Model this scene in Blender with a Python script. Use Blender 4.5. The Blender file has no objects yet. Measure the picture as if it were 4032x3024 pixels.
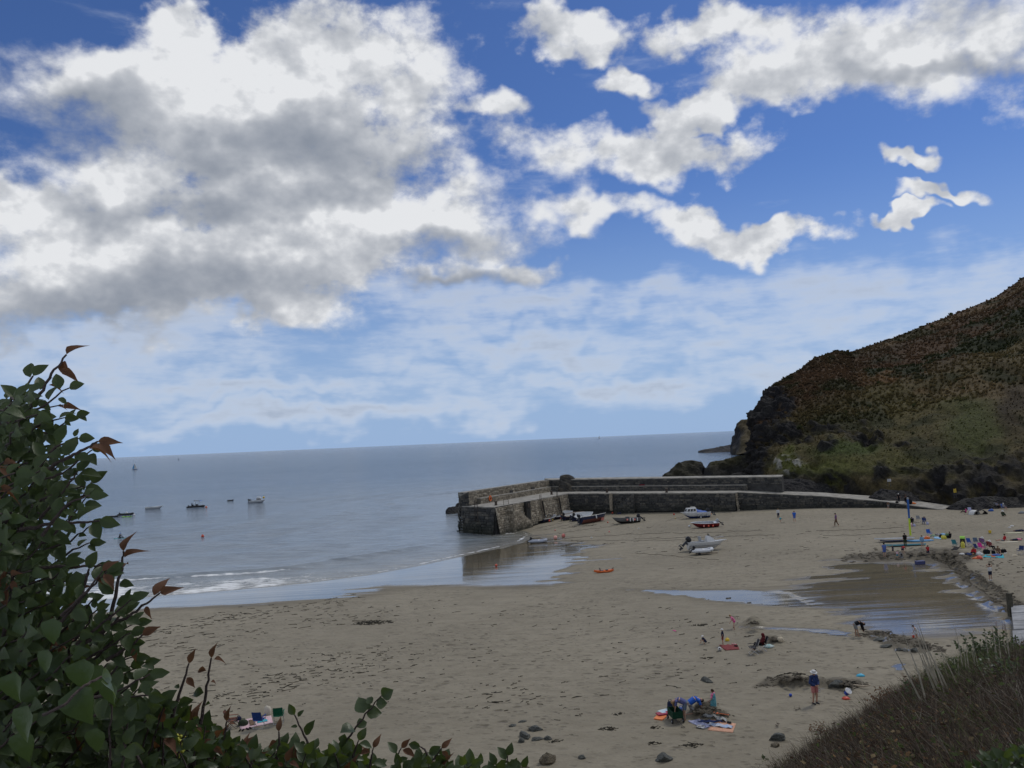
import bpy, bmesh, math, random
import numpy as np
from mathutils import Vector, Matrix
R = math.radians
sc = bpy.context.scene
COL = sc.collection
rng = random.Random(7)

# ------------------------------------------------------------------ camera
EYE = Vector((0, 0, 16.8))
FPX, CX, CY = 3029.0, 2016.0, 1512.0
_a, _p = R(2.47), math.atan(221 * math.cos(R(2.47)) / FPX)
_fw = Vector((0, math.cos(_p), math.sin(_p))); _u0 = Vector((0, -math.sin(_p), math.cos(_p))); _r0 = Vector((1, 0, 0))
CR = _r0 * math.cos(_a) - _u0 * math.sin(_a); CU = _r0 * math.sin(_a) + _u0 * math.cos(_a); CF = _fw
camd = bpy.data.cameras.new('camera'); cam = bpy.data.objects.new('camera', camd); COL.objects.link(cam)
camd.sensor_width = 36; camd.lens = 36 * FPX / 4032; camd.clip_start = 0.05; camd.clip_end = 60000
cam.matrix_world = Matrix(((CR.x, CU.x, -CF.x, EYE.x), (CR.y, CU.y, -CF.y, EYE.y), (CR.z, CU.z, -CF.z, EYE.z), (0, 0, 0, 1)))
sc.camera = cam

# ------------------------------------------------------------------ sun, sky, exposure
SUN_EL, SUN_AZ = R(52), R(48)          # azimuth measured from +Y towards +X
sun_dir = Vector((math.cos(SUN_EL) * math.sin(SUN_AZ), math.cos(SUN_EL) * math.cos(SUN_AZ), math.sin(SUN_EL)))
sd = bpy.data.lights.new('sun', 'SUN'); sd.energy = 1.25; sd.angle = R(11); sd.color = (1, .95, .87)
so = bpy.data.objects.new('sun', sd); COL.objects.link(so); so.rotation_euler = (-sun_dir).to_track_quat('-Z', 'Y').to_euler()
so.location = (40, 40, 80)
sc.view_settings.view_transform = 'Standard'; sc.view_settings.look = 'None'; sc.view_settings.gamma = 1
sc.view_settings.exposure = 0.0; sc.view_settings.use_curve_mapping = False
sc.cycles.use_denoising = True; sc.cycles.max_bounces = 5; sc.cycles.diffuse_bounces = 2; sc.cycles.glossy_bounces = 3; sc.cycles.transmission_bounces = 3; sc.cycles.transparent_max_bounces = 8

def ray(px, py):
    d = CR * ((px - CX) / FPX) + CU * (-(py - CY) / FPX) + CF
    return d
def at_z(px, py, z):
    d = ray(px, py); t = (z - EYE.z) / d.z
    return EYE + d * t
def at_y(px, py, y):                    # the point of a pixel's ray at forward distance y
    d = ray(px, py); return EYE + d * (y / d.y)
def to_px(P):                           # numpy (n,3) -> pixel arrays
    q = P - np.array(EYE)
    w = q @ np.array(CF); w = np.maximum(w, 1e-3)
    return CX + FPX * (q @ np.array(CR)) / w, CY - FPX * (q @ np.array(CU)) / w

world = bpy.data.worlds.new('World'); sc.world = world; world.use_nodes = True
world.cycles.sampling_method = 'MANUAL'; world.cycles.sample_map_resolution = 512
WT = world.node_tree; WT.nodes.clear()

def build_sky():
    N, L = WT.nodes, WT.links
    S = 0.1
    out = N.new('ShaderNodeOutputWorld'); bg = N.new('ShaderNodeBackground'); bg.inputs['Strength'].default_value = S
    L.new(bg.outputs[0], out.inputs[0])
    def M(op, a, b=None, c=None, clamp=False):
        n = N.new('ShaderNodeMath'); n.operation = op; n.use_clamp = clamp
        for i, v in enumerate((a, b, c)):
            if v is None: continue
            if isinstance(v, (int, float)): n.inputs[i].default_value = v
            else: L.new(v, n.inputs[i])
        return n.outputs[0]
    def VM(op, a, b=None):
        n = N.new('ShaderNodeVectorMath'); n.operation = op
        for i, v in enumerate((a, b)):
            if v is None: continue
            if isinstance(v, tuple): n.inputs[i].default_value = v
            else: L.new(v, n.inputs[i])
        return n
    def sstep(x, lo, hi, a=0.0, b=1.0, kind='SMOOTHSTEP'):
        n = N.new('ShaderNodeMapRange'); n.interpolation_type = kind; n.clamp = True
        L.new(x, n.inputs[0])
        for i, v in zip((1, 2, 3, 4), (lo, hi, a, b)): n.inputs[i].default_value = v
        return n.outputs[0]
    def mixc(f, a, b):
        n = N.new('ShaderNodeMix'); n.data_type = 'RGBA'
        if isinstance(f, (int, float)): n.inputs[0].default_value = f
        else: L.new(f, n.inputs[0])
        for s, v in ((6, a), (7, b)):
            if isinstance(v, tuple): n.inputs[s].default_value = (*v, 1)
            else: L.new(v, n.inputs[s])
        return n.outputs[2]
    def mixf(f, a, b):
        n = N.new('ShaderNodeMix'); n.data_type = 'FLOAT'
        for s, v in ((0, f), (2, a), (3, b)):
            if isinstance(v, (int, float)): n.inputs[s].default_value = v
            else: L.new(v, n.inputs[s])
        return n.outputs[0]
    tc = N.new('ShaderNodeTexCoord'); dirv = tc.outputs['Generated']
    sky = N.new('ShaderNodeTexSky'); sky.sky_type = 'NISHITA'; sky.sun_disc = False
    sky.sun_elevation = SUN_EL; sky.sun_rotation = SUN_AZ; sky.altitude = 0; sky.air_density = 1.0; sky.dust_density = 0.2; sky.ozone_density = 3.0
    # blobs: (cx, cy, rx, ry) in units of the photograph shown 2212 wide; turned into directions
    K = 4032 / 2212
    def blob(cx, cy, rx, ry):
        d = ray(cx * K, cy * K)
        return (d.x / d.y, d.z / d.y, rx * K / FPX, ry * K / FPX)
    puffy = [blob(*b) for b in [(470, 250, 450, 165), (300, 350, 300, 100), (800, 340, 190, 120), (170, 520, 260, 90), (700, 120, 250, 130), (190, 205, 190, 85), (640, 380, 420, 100), (880, 180, 90, 150), (380, 60, 110, 50),
             (990, 460, 150, 95), (370, 600, 500, 95), (90, 430, 150, 75), (640, 555, 220, 110), (1080, 225, 95, 55), (1180, 310, 130, 75), (1380, 318, 210, 45), (1230, 440, 130, 28), (1140, 588, 70, 30), (950, 600, 100, 34),
             (1720, 170, 220, 65), (1950, 110, 300, 100), (2150, 70, 200, 110), (1570, 50, 130, 60), (1500, 215, 90, 38), (1230, 80, 120, 38), (1350, 155, 80, 32),
             (1480, 475, 95, 42), (1640, 510, 160, 36), (2060, 432, 80, 15), (1960, 470, 70, 13), (1975, 365, 48, 16), (1480, 280, 60, 40)]]
    soft = [blob(*b) for b in [(150, 730, 430, 50), (330, 800, 330, 42), (1950, 660, 420, 70), (1530, 700, 150, 32), (1150, 745, 330, 35), (1250, 660, 480, 40), (600, 830, 330, 26), (1900, 740, 480, 46), (1400, 820, 500, 34), (700, 880, 600, 30), (1800, 830, 420, 40)]]
    dark = [blob(*b) for b in [(620, 300, 230, 85), (420, 435, 360, 55), (300, 645, 480, 65), (160, 265, 170, 65), (120, 715, 280, 45), (740, 395, 200, 65), (980, 520, 150, 45), (2080, 150, 260, 40), (1000, 615, 150, 26)]]
    tcv = N.new('ShaderNodeSeparateXYZ'); L.new(dirv, tcv.inputs[0])
    sy, sz = tcv.outputs[1], tcv.outputs[2]
    yc = M('MAXIMUM', sy, 0.05)
    X = M('DIVIDE', tcv.outputs[0], yc); Z = M('DIVIDE', sz, yc)
    cb = N.new('ShaderNodeCombineXYZ'); L.new(X, cb.inputs[0]); L.new(Z, cb.inputs[1])
    def noise(vec, scale, det, rough=.5, dist=0):
        n = N.new('ShaderNodeTexNoise'); n.inputs['Scale'].default_value = scale; n.inputs['Detail'].default_value = det
        n.inputs['Roughness'].default_value = rough; n.inputs['Distortion'].default_value = dist; L.new(vec, n.inputs['Vector']); return n
    wn = noise(cb.outputs[0], 6, 4, .62)          # warp, so that outlines are not ellipses
    wv = VM('SUBTRACT', wn.outputs['Color'], (.5, .5, .5)); ws = VM('SCALE', wv.outputs[0]); ws.inputs[3].default_value = 0.20
    cw = VM('ADD', cb.outputs[0], ws.outputs[0]).outputs[0]
    def field(blobs, start):
        acc, vec = start, cw
        for i, (x, z, rx, rz) in enumerate(blobs):
            if acc is not None and i % 3 == 0:         # chained, so that the compiler keeps few values alive
                ch = VM('MULTIPLY_ADD', acc, (1e-6, 1e-6, 1e-6)); L.new(cw, ch.inputs[2]); vec = ch.outputs[0]
            m = VM('MULTIPLY_ADD', vec, (1 / rx, 1 / rz, 0)); m.inputs[2].default_value = (-x / rx, -z / rz, 0)
            f = VM('LENGTH', m.outputs[0]).outputs['Value']
            acc = f if (acc is None or i == 0) else M('SMOOTH_MIN', acc, f, 0.35 if rx > .06 else .12)
        return M('MINIMUM', acc, 2.2)
    fp = field(puffy, None); fs = field(soft, fp); fd = field(dark, fs)
    # weather outside the frame: the same kind of sky, from low-frequency noise
    low = noise(dirv, 2.4, 2)
    gen = M('ADD', M('MULTIPLY', low.outputs['Fac'], -4.5), 3.2)
    ax = M('ABSOLUTE', X); win = M('MULTIPLY', M('MULTIPLY', sstep(ax, .66, .9, 1, 0), sstep(Z, .62, .85, 1, 0)), sstep(sy, .1, .25))
    fp = mixf(win, gen, fp); fs = mixf(win, M('ADD', gen, .3), fs); fd = mixf(win, M('ADD', gen, .4), fd)
    st = VM('MULTIPLY', dirv, (1, 1, 1.4)).outputs[0]
    n1 = noise(st, 8, 8, .6).outputs['Fac']
    n2 = noise(VM('ADD', st, (.010, 0, .032)).outputs[0], 8, 4, .6).outputs['Fac']
    ns = noise(VM('MULTIPLY', dirv, (1, 1, 4.4)).outputs[0], 6, 5, .62).outputs['Fac']
    puff = M('ADD', M('SUBTRACT', 1.25, M('MULTIPLY', fp, .98)), M('MULTIPLY', M('SUBTRACT', n1, .5), 3.5))
    wisp = M('ADD', M('MULTIPLY', M('SUBTRACT', 1.2, fs), .7), M('MULTIPLY', M('SUBTRACT', ns, .46), 3.0))
    low2 = wn.outputs['Fac']
    alpha = sstep(M('MULTIPLY', puff, sstep(low.outputs['Fac'], .38, .6, .6, 1.2)), -.12, .62); salpha = M('MULTIPLY', sstep(wisp, -.3, 1.15), .82)
    # lit from above and behind: the side towards the sun stays white, thick undersides go grey
    body = sstep(fd, 1.55, .2)
    lit = M('MULTIPLY', M('SUBTRACT', n1, n2), 2.3)
    g = M('SUBTRACT', M('ADD', M('MULTIPLY', body, .74), M('MULTIPLY', sstep(low2, .38, .66), .26)), lit); g = M('MAXIMUM', g, 0.0)
    g = M('MULTIPLY', M('DIVIDE', g, M('ADD', g, .62)), 1.3)
    W = 1 / S
    cumulus = mixc(g, tuple(v * W for v in (.78, .795, .82)), tuple(v * W for v in (.185, .22, .285)))
    stratus = mixc(sstep(wisp, .3, 1.7), tuple(v * W for v in (.64, .70, .80)), tuple(v * W for v in (.34, .40, .51)))
    sepw = N.new('ShaderNodeSeparateXYZ'); L.new(dirv, sepw.inputs[0])
    el = sepw.outputs[2]
    tint = N.new('ShaderNodeMix'); tint.data_type = 'RGBA'; tint.blend_type = 'MULTIPLY'; tint.inputs[0].default_value = 1
    L.new(sky.outputs[0], tint.inputs[6]); tint.inputs[7].default_value = SKY_TINT
    base = tint.outputs[2]
    base = mixc(sstep(el, .0, .34, .92, 0), base, tuple(v * W for v in (.31, .45, .69)))
    col = mixc(salpha, base, stratus)
    col = mixc(alpha, col, cumulus)
    L.new(col, bg.inputs['Color'])
SKY_TINT = (.41, .54, .81, 1)
build_sky()

# ------------------------------------------------------------------ noise for geometry
def _hash(ix, iy, iz, seed):
    h = (ix.astype(np.int64) * 374761393 + iy.astype(np.int64) * 668265263 + iz.astype(np.int64) * 2147483647 + seed * 1274126177) & 0xffffffff
    h = ((h ^ (h >> 13)) * 1274126177) & 0xffffffff
    h = ((h ^ (h >> 16)) * 2246822519) & 0xffffffff
    return ((h ^ (h >> 15)) & 0xffff) / 65535.0
def vnoise(x, y, z=None, seed=0):
    x = np.asarray(x, float); y = np.asarray(y, float); z = np.zeros_like(x) if z is None else np.asarray(z, float)
    xi, yi, zi = np.floor(x), np.floor(y), np.floor(z); fx, fy, fz = x - xi, y - yi, z - zi
    fx, fy, fz = (f * f * (3 - 2 * f) for f in (fx, fy, fz))
    r = 0
    for dx in (0, 1):
        for dy in (0, 1):
            for dz in (0, 1):
                r = r + _hash(xi + dx, yi + dy, zi + dz, seed) * (fx if dx else 1 - fx) * (fy if dy else 1 - fy) * (fz if dz else 1 - fz)
    return r
def fbm(x, y, z=None, seed=0, octv=5, rough=.5):
    s, a, t = 0, 1.0, 0.0
    x = np.asarray(x, float); y = np.asarray(y, float); z = np.zeros_like(x) if z is None else np.asarray(z, float)
    for o in range(octv):
        s = s + a * vnoise(x * 2 ** o, y * 2 ** o, z * 2 ** o, seed + o * 17); t += a; a *= rough
    return s / t
def sm(x, a, b):
    t = np.clip((x - a) / (b - a), 0, 1); return t * t * (3 - 2 * t)
def poly_sdf(px, py, poly):                       # negative inside
    d = np.full(px.shape, 1e18); ins = np.zeros(px.shape, bool)
    n = len(poly)
    for i in range(n):
        x0, y0 = poly[i]; x1, y1 = poly[(i + 1) % n]
        ex, ey = x1 - x0, y1 - y0
        t = np.clip(((px - x0) * ex + (py - y0) * ey) / (ex * ex + ey * ey + 1e-9), 0, 1)
        d = np.minimum(d, (px - x0 - t * ex) ** 2 + (py - y0 - t * ey) ** 2)
        c = ((y0 <= py) & (y1 > py)) | ((y1 <= py) & (y0 > py))
        with np.errstate(divide='ignore', invalid='ignore'):
            xi = x0 + (py - y0) * ex / (ey if ey != 0 else 1e-9)
        ins ^= c & (px < xi)
    d = np.sqrt(d); return np.where(ins, -d, d)
def line_dist(px, py, pts):
    d = np.full(np.shape(px), 1e18)
    for (x0, y0), (x1, y1) in zip(pts[:-1], pts[1:]):
        ex, ey = x1 - x0, y1 - y0
        t = np.clip(((px - x0) * ex + (py - y0) * ey) / (ex * ex + ey * ey + 1e-9), 0, 1)
        d = np.minimum(d, (px - x0 - t * ex) ** 2 + (py - y0 - t * ey) ** 2)
    return np.sqrt(d)

# ------------------------------------------------------------------ object helpers
def tag(o, label=None, cat=None, group=None, kind=None):
    for k, v in (('label', label), ('category', cat), ('group', group), ('kind', kind)):
        if v: o[k] = v
    return o
def empty(name, loc=(0, 0, 0), rz=0, label=None, cat=None, group=None):
    o = bpy.data.objects.new(name, None); COL.objects.link(o); o.location = loc; o.rotation_euler = (0, 0, rz); o.empty_display_size = .2
    return tag(o, label, cat, group)
def link(name, me, parent=None, mat=None):
    o = bpy.data.objects.new(name, me); COL.objects.link(o)
    if mat is not None:
        me.materials.clear(); me.materials.append(mat)
    if parent is not None: o.parent = parent
    return o
def mesh_np(name, V, Fq, smooth=True, mat=None):
    me = bpy.data.meshes.new(name)
    V = np.asarray(V, np.float32); Fq = np.asarray(Fq, np.int32); k = Fq.shape[1]
    me.vertices.add(len(V)); me.vertices.foreach_set('co', V.ravel())
    me.loops.add(Fq.size); me.loops.foreach_set('vertex_index', Fq.ravel())
    me.polygons.add(len(Fq)); me.polygons.foreach_set('loop_start', np.arange(0, Fq.size, k, dtype=np.int32))
    try: me.polygons.foreach_set('loop_total', np.full(len(Fq), k, np.int32))
    except Exception: pass
    me.polygons.foreach_set('use_smooth', np.full(len(Fq), smooth, bool))
    me.update(calc_edges=True); me.validate()
    if mat: me.materials.append(mat)
    return me
def grid_faces(nr, nc, flip=False):
    i = np.arange(nr - 1)[:, None] * nc + np.arange(nc - 1)[None, :]
    q = np.stack([i, i + 1, i + nc + 1, i + nc], -1).reshape(-1, 4)
    return q[:, ::-1] if flip else q
def attr(me, name, arr):
    a = me.attributes.new(name, 'FLOAT', 'POINT'); a.data.foreach_set('value', np.asarray(arr, np.float32).ravel())
def attr_col(me, name, arr):
    a = me.attributes.new(name, 'FLOAT_COLOR', 'POINT'); arr = np.asarray(arr, np.float32).reshape(-1, 3)
    a.data.foreach_set('color', np.concatenate([arr, np.ones((len(arr), 1), np.float32)], 1).ravel())

class MB:
    """collects shapes into one mesh"""
    def __init__(self): self.v = []; self.f = []
    def add(self, vs, fs):
        b = len(self.v); self.v += [tuple(v) for v in vs]; self.f += [tuple(i + b for i in f) for f in fs]; return self
    def box(self, c, s, rz=0, rx=0, ry=0):
        m = Matrix.Rotation(rz, 3, 'Z') @ Matrix.Rotation(ry, 3, 'Y') @ Matrix.Rotation(rx, 3, 'X'); c = Vector(c)
        vs = [c + m @ Vector((x * s[0] / 2, y * s[1] / 2, z * s[2] / 2)) for x in (-1, 1) for y in (-1, 1) for z in (-1, 1)]
        return self.add(vs, [(0, 1, 3, 2), (4, 6, 7, 5), (0, 4, 5, 1), (2, 3, 7, 6), (0, 2, 6, 4), (1, 5, 7, 3)])
    def tube(self, pts, rad, n=8, caps=True, flat=1.0):
        pts = [Vector(p) for p in pts]; rad = rad if isinstance(rad, (list, tuple)) else [rad] * len(pts)
        rings = []
        ref = None
        for i, p in enumerate(pts):
            t = (pts[min(i + 1, len(pts) - 1)] - pts[max(i - 1, 0)]).normalized()
            if ref is None: ref = Vector((0, 0, 1)) if abs(t.z) < .9 else Vector((1, 0, 0))
            s = t.cross(ref).normalized(); u = s.cross(t).normalized(); ref = u
            rings.append([p + s * math.cos(2 * math.pi * k / n) * rad[i] + u * math.sin(2 * math.pi * k / n) * rad[i] * flat for k in range(n)])
        vs = [v for r in rings for v in r]; fs = []
        for i in range(len(pts) - 1):
            for k in range(n):
                a, b = i * n + k, i * n + (k + 1) % n
                fs.append((a, b, b + n, a + n))
        if caps:
            fs.append(tuple(range(n))[::-1]); fs.append(tuple(range((len(pts) - 1) * n, len(pts) * n)))
        return self.add(vs, fs)
    def lathe(self, prof, c=(0, 0, 0), n=14, axis='Z'):
        vs, fs = [], []
        for (r, z) in prof:
            for k in range(n):
                a = 2 * math.pi * k / n; p = (r * math.cos(a), r * math.sin(a), z)
                if axis == 'Y': p = (p[0], p[2], p[1])
                if axis == 'X': p = (p[2], p[0], p[1])
                vs.append((p[0] + c[0], p[1] + c[1], p[2] + c[2]))
        for i in range(len(prof) - 1):
            for k in range(n):
                a, b = i * n + k, i * n + (k + 1) % n
                fs.append((a, b, b + n, a + n))
        return self.add(vs, fs + [tuple(range(n))[::-1], tuple(range((len(prof) - 1) * n, len(prof) * n))])
    def ball(self, c, r, n=12, m=8, sc=(1, 1, 1)):
        prof = [(max(1e-4, r * math.sin(math.pi * i / m)), -r * math.cos(math.pi * i / m)) for i in range(m + 1)]
        b = len(self.v); self.lathe(prof, (0, 0, 0), n)
        for i in range(b, len(self.v)):
            v = self.v[i]; self.v[i] = (v[0] * sc[0] + c[0], v[1] * sc[1] + c[1], v[2] * sc[2] + c[2])
        return self
    def loft(self, rings, closed=True, caps=True):
        n = len(rings[0]); vs = [v for r in rings for v in r]; fs = []
        for i in range(len(rings) - 1):
            for k in range(n if closed else n - 1):
                a, b = i * n + k, i * n + (k + 1) % n
                fs.append((a, b, b + n, a + n))
        if caps and closed: fs += [tuple(range(n))[::-1], tuple(range((len(rings) - 1) * n, len(rings) * n))]
        return self.add(vs, fs)
    def sheet(self, P, th=.02):
        """a cloth or board: grid of points with thickness"""
        nr, nc = len(P), len(P[0]); top = [Vector(p) for r in P for p in r]; bot = [p - Vector((0, 0, th)) for p in top]; n = nr * nc
        fs = []
        for i in range(nr - 1):
            for j in range(nc - 1):
                a = i * nc + j; fs.append((a, a + 1, a + nc + 1, a + nc)); fs.append((a + n, a + n + nc, a + n + nc + 1, a + n + 1))
        for i in range(nr - 1):
            a = i * nc; fs.append((a, a + nc, a + nc + n, a + n)); a = i * nc + nc - 1; fs.append((a, a + n, a + nc + n, a + nc))
        for j in range(nc - 1):
            a = j; fs.append((a, a + n, a + 1 + n, a + 1)); a = (nr - 1) * nc + j; fs.append((a, a + 1, a + 1 + n, a + n))
        return self.add(top + bot, fs)
    def mesh(self, name, smooth=False, angle=None, fix=True):
        me = bpy.data.meshes.new(name); me.from_pydata(self.v, [], self.f)
        if fix:
            bm = bmesh.new(); bm.from_mesh(me); bmesh.ops.recalc_face_normals(bm, faces=bm.faces[:]); bm.to_mesh(me); bm.free()
        if smooth: me.polygons.foreach_set('use_smooth', [True] * len(me.polygons))
        if smooth and angle: me.set_sharp_from_angle(angle=R(angle))
        me.update(); return me
    def obj(self, name, mat, parent=None, smooth=False, angle=40, bevel=0):
        o = link(name, self.mesh(name, smooth, angle), parent, mat)
        if bevel:
            b = o.modifiers.new('bevel', 'BEVEL'); b.width = bevel; b.segments = 2; b.limit_method = 'ANGLE'
        return o

# ------------------------------------------------------------------ materials
_mats = {}
def mat(name, col, rough=.6, var=.12, scale=6.0, bump=0.0, bscale=40.0, metal=0.0, spec=.4, col2=None, coat=0.0, trans=0.0, detail=4.0):
    if name in _mats: return _mats[name]
    m = bpy.data.materials.new(name); m.use_nodes = True; N, L = m.node_tree.nodes, m.node_tree.links
    b = N['Principled BSDF']; b.inputs['Roughness'].default_value = rough; b.inputs['Metallic'].default_value = metal; b.inputs['Specular IOR Level'].default_value = spec
    b.inputs['Coat Weight'].default_value = coat
    tc = N.new('ShaderNodeTexCoord'); n = N.new('ShaderNodeTexNoise'); n.inputs['Scale'].default_value = scale; n.inputs['Detail'].default_value = detail
    L.new(tc.outputs['Object'], n.inputs['Vector'])
    cr = N.new('ShaderNodeValToRGB'); e = cr.color_ramp.elements
    c2 = col2 or tuple(min(1, c * (1 + var * 1.2)) for c in col); c1 = col if col2 else tuple(c * (1 - var) for c in col)
    e[0].position = .32; e[1].position = .68; e[0].color = (*c1, 1); e[1].color = (*c2, 1)
    L.new(n.outputs['Fac'], cr.inputs[0]); L.new(cr.outputs[0], b.inputs['Base Color'])
    if bump:
        n2 = N.new('ShaderNodeTexNoise'); n2.inputs['Scale'].default_value = bscale; n2.inputs['Detail'].default_value = 5; L.new(tc.outputs['Object'], n2.inputs['Vector'])
        bp = N.new('ShaderNodeBump'); bp.inputs['Strength'].default_value = bump; bp.inputs['Distance'].default_value = .6 / bscale * 10 if bscale > 10 else .05
        L.new(n2.outputs['Fac'], bp.inputs['Height']); L.new(bp.outputs[0], b.inputs['Normal'])
    if trans:
        b.inputs['Transmission Weight'].default_value = trans
    _mats[name] = m; return m

# ------------------------------------------------------------------ the beach
def zplane_pts(lst, z=0.0): return [tuple(at_z(x, y, z)[:2]) for x, y in lst]
SHORE = [(-260, 60), (-110, 74)] + zplane_pts([(300, 2368), (600, 2350), (900, 2325), (1200, 2296), (1450, 2262), (1650, 2224), (1800, 2190), (1950, 2158), (2050, 2132), (2090, 2105), (2062, 2090), (2000, 2100)]) + [(-1, 141), (8, 170), (12, 230)]
_shore_poly = SHORE + [(600, 230), (600, -200), (-600, -200), (-600, 40)]
def sand_h(x, y):
    x = np.asarray(x, float); y = np.asarray(y, float)
    d = -poly_sdf(x, y, _shore_poly)
    z = np.where(d > 0, 1.75 * (1 - np.exp(-np.maximum(d, 0) / 26.0)) + .0 * d, np.maximum(d * .055, -3.0))
    z = z - .25 * np.exp(-((x - 20) ** 2 + (y - 95) ** 2) / 900.0)
    return z
# what has been dug, trodden and washed: mounds (m, radius, height) placed through pixels
BUMPS = []
_gx, _gy = np.arange(-140, 200.1, .5), np.arange(4, 262.1, .5)
_gz = sand_h(*np.meshgrid(_gx, _gy, indexing='xy')).tolist()
def sandz(x, y):
    fx = min(max((x + 140) * 2, 0), len(_gx) - 1.001); fy = min(max((y - 4) * 2, 0), len(_gy) - 1.001); i, j = int(fx), int(fy); fx -= i; fy -= j
    r0, r1 = _gz[j], _gz[j + 1]; z = (r0[i] * (1 - fx) + r0[i + 1] * fx) * (1 - fy) + (r1[i] * (1 - fx) + r1[i + 1] * fx) * fy
    for (bx, by, r, h) in BUMPS:
        d2 = ((x - bx) ** 2 + (y - by) ** 2) / (r * r)
        if d2 < 9: z += h * math.exp(-d2)
    return z
def gnd(px, py, zoff=0.0):
    P = at_z(px, py, 1.4)
    for _ in range(6): P = at_z(px, py, sandz(P.x, P.y) + zoff)
    return P
def bump_px(px, py, r, h):
    p = gnd(px, py); BUMPS.append((p.x, p.y, r, h))
for a in [(2970, 2462, .8, .75), (3030, 2525, 1.2, .45), (2775, 2815, .95, .62), (2835, 2806, .75, .2), (3100, 2682, .9, .3), (3150, 2680, .8, .28), (3330, 2700, .9, .4), (3200, 2685, .8, .2), (3560, 2190, 1.8, .3), (3640, 2185, 2.0, .3), (3700, 2180, 1.6, .25), (3760, 2190, 1.6, .25),
          (3500, 2178, 1.6, .2), (3470, 2200, 1.0, -.12), (3600, 2200, 1.2, -.15), (2752, 2826, .45, -.28), (3120, 2705, .8, -.18), (3900, 2098, 1.4, .25), (3690, 2125, 2.2, .15), (3015, 2992, .8, .0)]:
    bump_px(*a)
CHAN = [tuple(gnd(*p)[:2]) for p in [(3700, 2195), (3745, 2215), (3800, 2250), (3845, 2285), (3905, 2320), (3960, 2362), (4040, 2410), (4150, 2470)]]
CHAN2 = [tuple(gnd(*p)[:2]) for p in [(3690, 2215), (3760, 2250), (3800, 2285), (3850, 2325), (3920, 2372), (4000, 2425), (4150, 2510)]]

# wet and pooled areas, as outlines on the sand
WET1 = [(-400, 2500), (300, 2430), (700, 2406), (1000, 2396), (1300, 2366), (1560, 2322), (1760, 2318), (1950, 2322), (2150, 2316), (2235, 2290), (2300, 2210), (2345, 2150), (2280, 2125), (2150, 2105), (2080, 2085), (1900, 2090), (1400, 2150), (300, 2250), (-400, 2300)]
WET2 = [(2420, 2319), (2560, 2322), (2760, 2318), (2960, 2318), (3120, 2300), (3250, 2265), (3330, 2200), (3480, 2195), (3620, 2205), (3740, 2240), (3830, 2310), (3920, 2380), (4040, 2440), (4200, 2540), (3950, 2470), (3850, 2500), (3600, 2520), (3440, 2510), (3300, 2440), (3200, 2402), (2950, 2382), (2760, 2362), (2600, 2338)]
POOL = [[(2435, 2319), (2700, 2322), (2920, 2320), (3080, 2330), (3180, 2352), (3240, 2385), (3150, 2392), (3000, 2380), (2820, 2366), (2640, 2342)],
        [(2880, 2462), (3000, 2464), (3150, 2470), (3280, 2476), (3380, 2500), (3370, 2508), (3270, 2502), (3150, 2487), (3000, 2478), (2910, 2472)],
        [(3420, 2500), (3470, 2498), (3510, 2520), (3480, 2528), (3430, 2510)], [(3505, 2548), (3580, 2552), (3640, 2545), (3600, 2566), (3530, 2564)], [(3520, 2608), (3590, 2612), (3570, 2640), (3540, 2642)],
        [(3246, 2706), (3266, 2704), (3262, 2724), (3248, 2722)], [(3322, 2712), (3334, 2712), (3326, 2726), (3308, 2726)],
        [(1960, 2150), (2080, 2108), (2120, 2115), (2060, 2140), (2000, 2165)]]
DIG = [[(3330, 2190), (3420, 2170), (3560, 2168), (3640, 2150), (3760, 2160), (3820, 2180), (3860, 2200), (3800, 2215), (3700, 2225), (3560, 2205), (3440, 2215), (3320, 2205)],
       [(3010, 2668), (3100, 2662), (3210, 2672), (3300, 2668), (3400, 2680), (3420, 2700), (3300, 2712), (3180, 2706), (3060, 2704), (2960, 2702)],
       [(2740, 2765), (2800, 2758), (2810, 2790), (2870, 2800), (2850, 2815), (2800, 2825), (2740, 2822)],
       [(3380, 2490), (3440, 2484), (3560, 2510), (3640, 2525), (3700, 2560), (3600, 2575), (3480, 2540), (3420, 2520)],
       [(2950, 2450), (2975, 2445), (2995, 2462), (2945, 2464)], [(3010, 2505), (3060, 2505), (3070, 2530), (3005, 2530)]]

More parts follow.
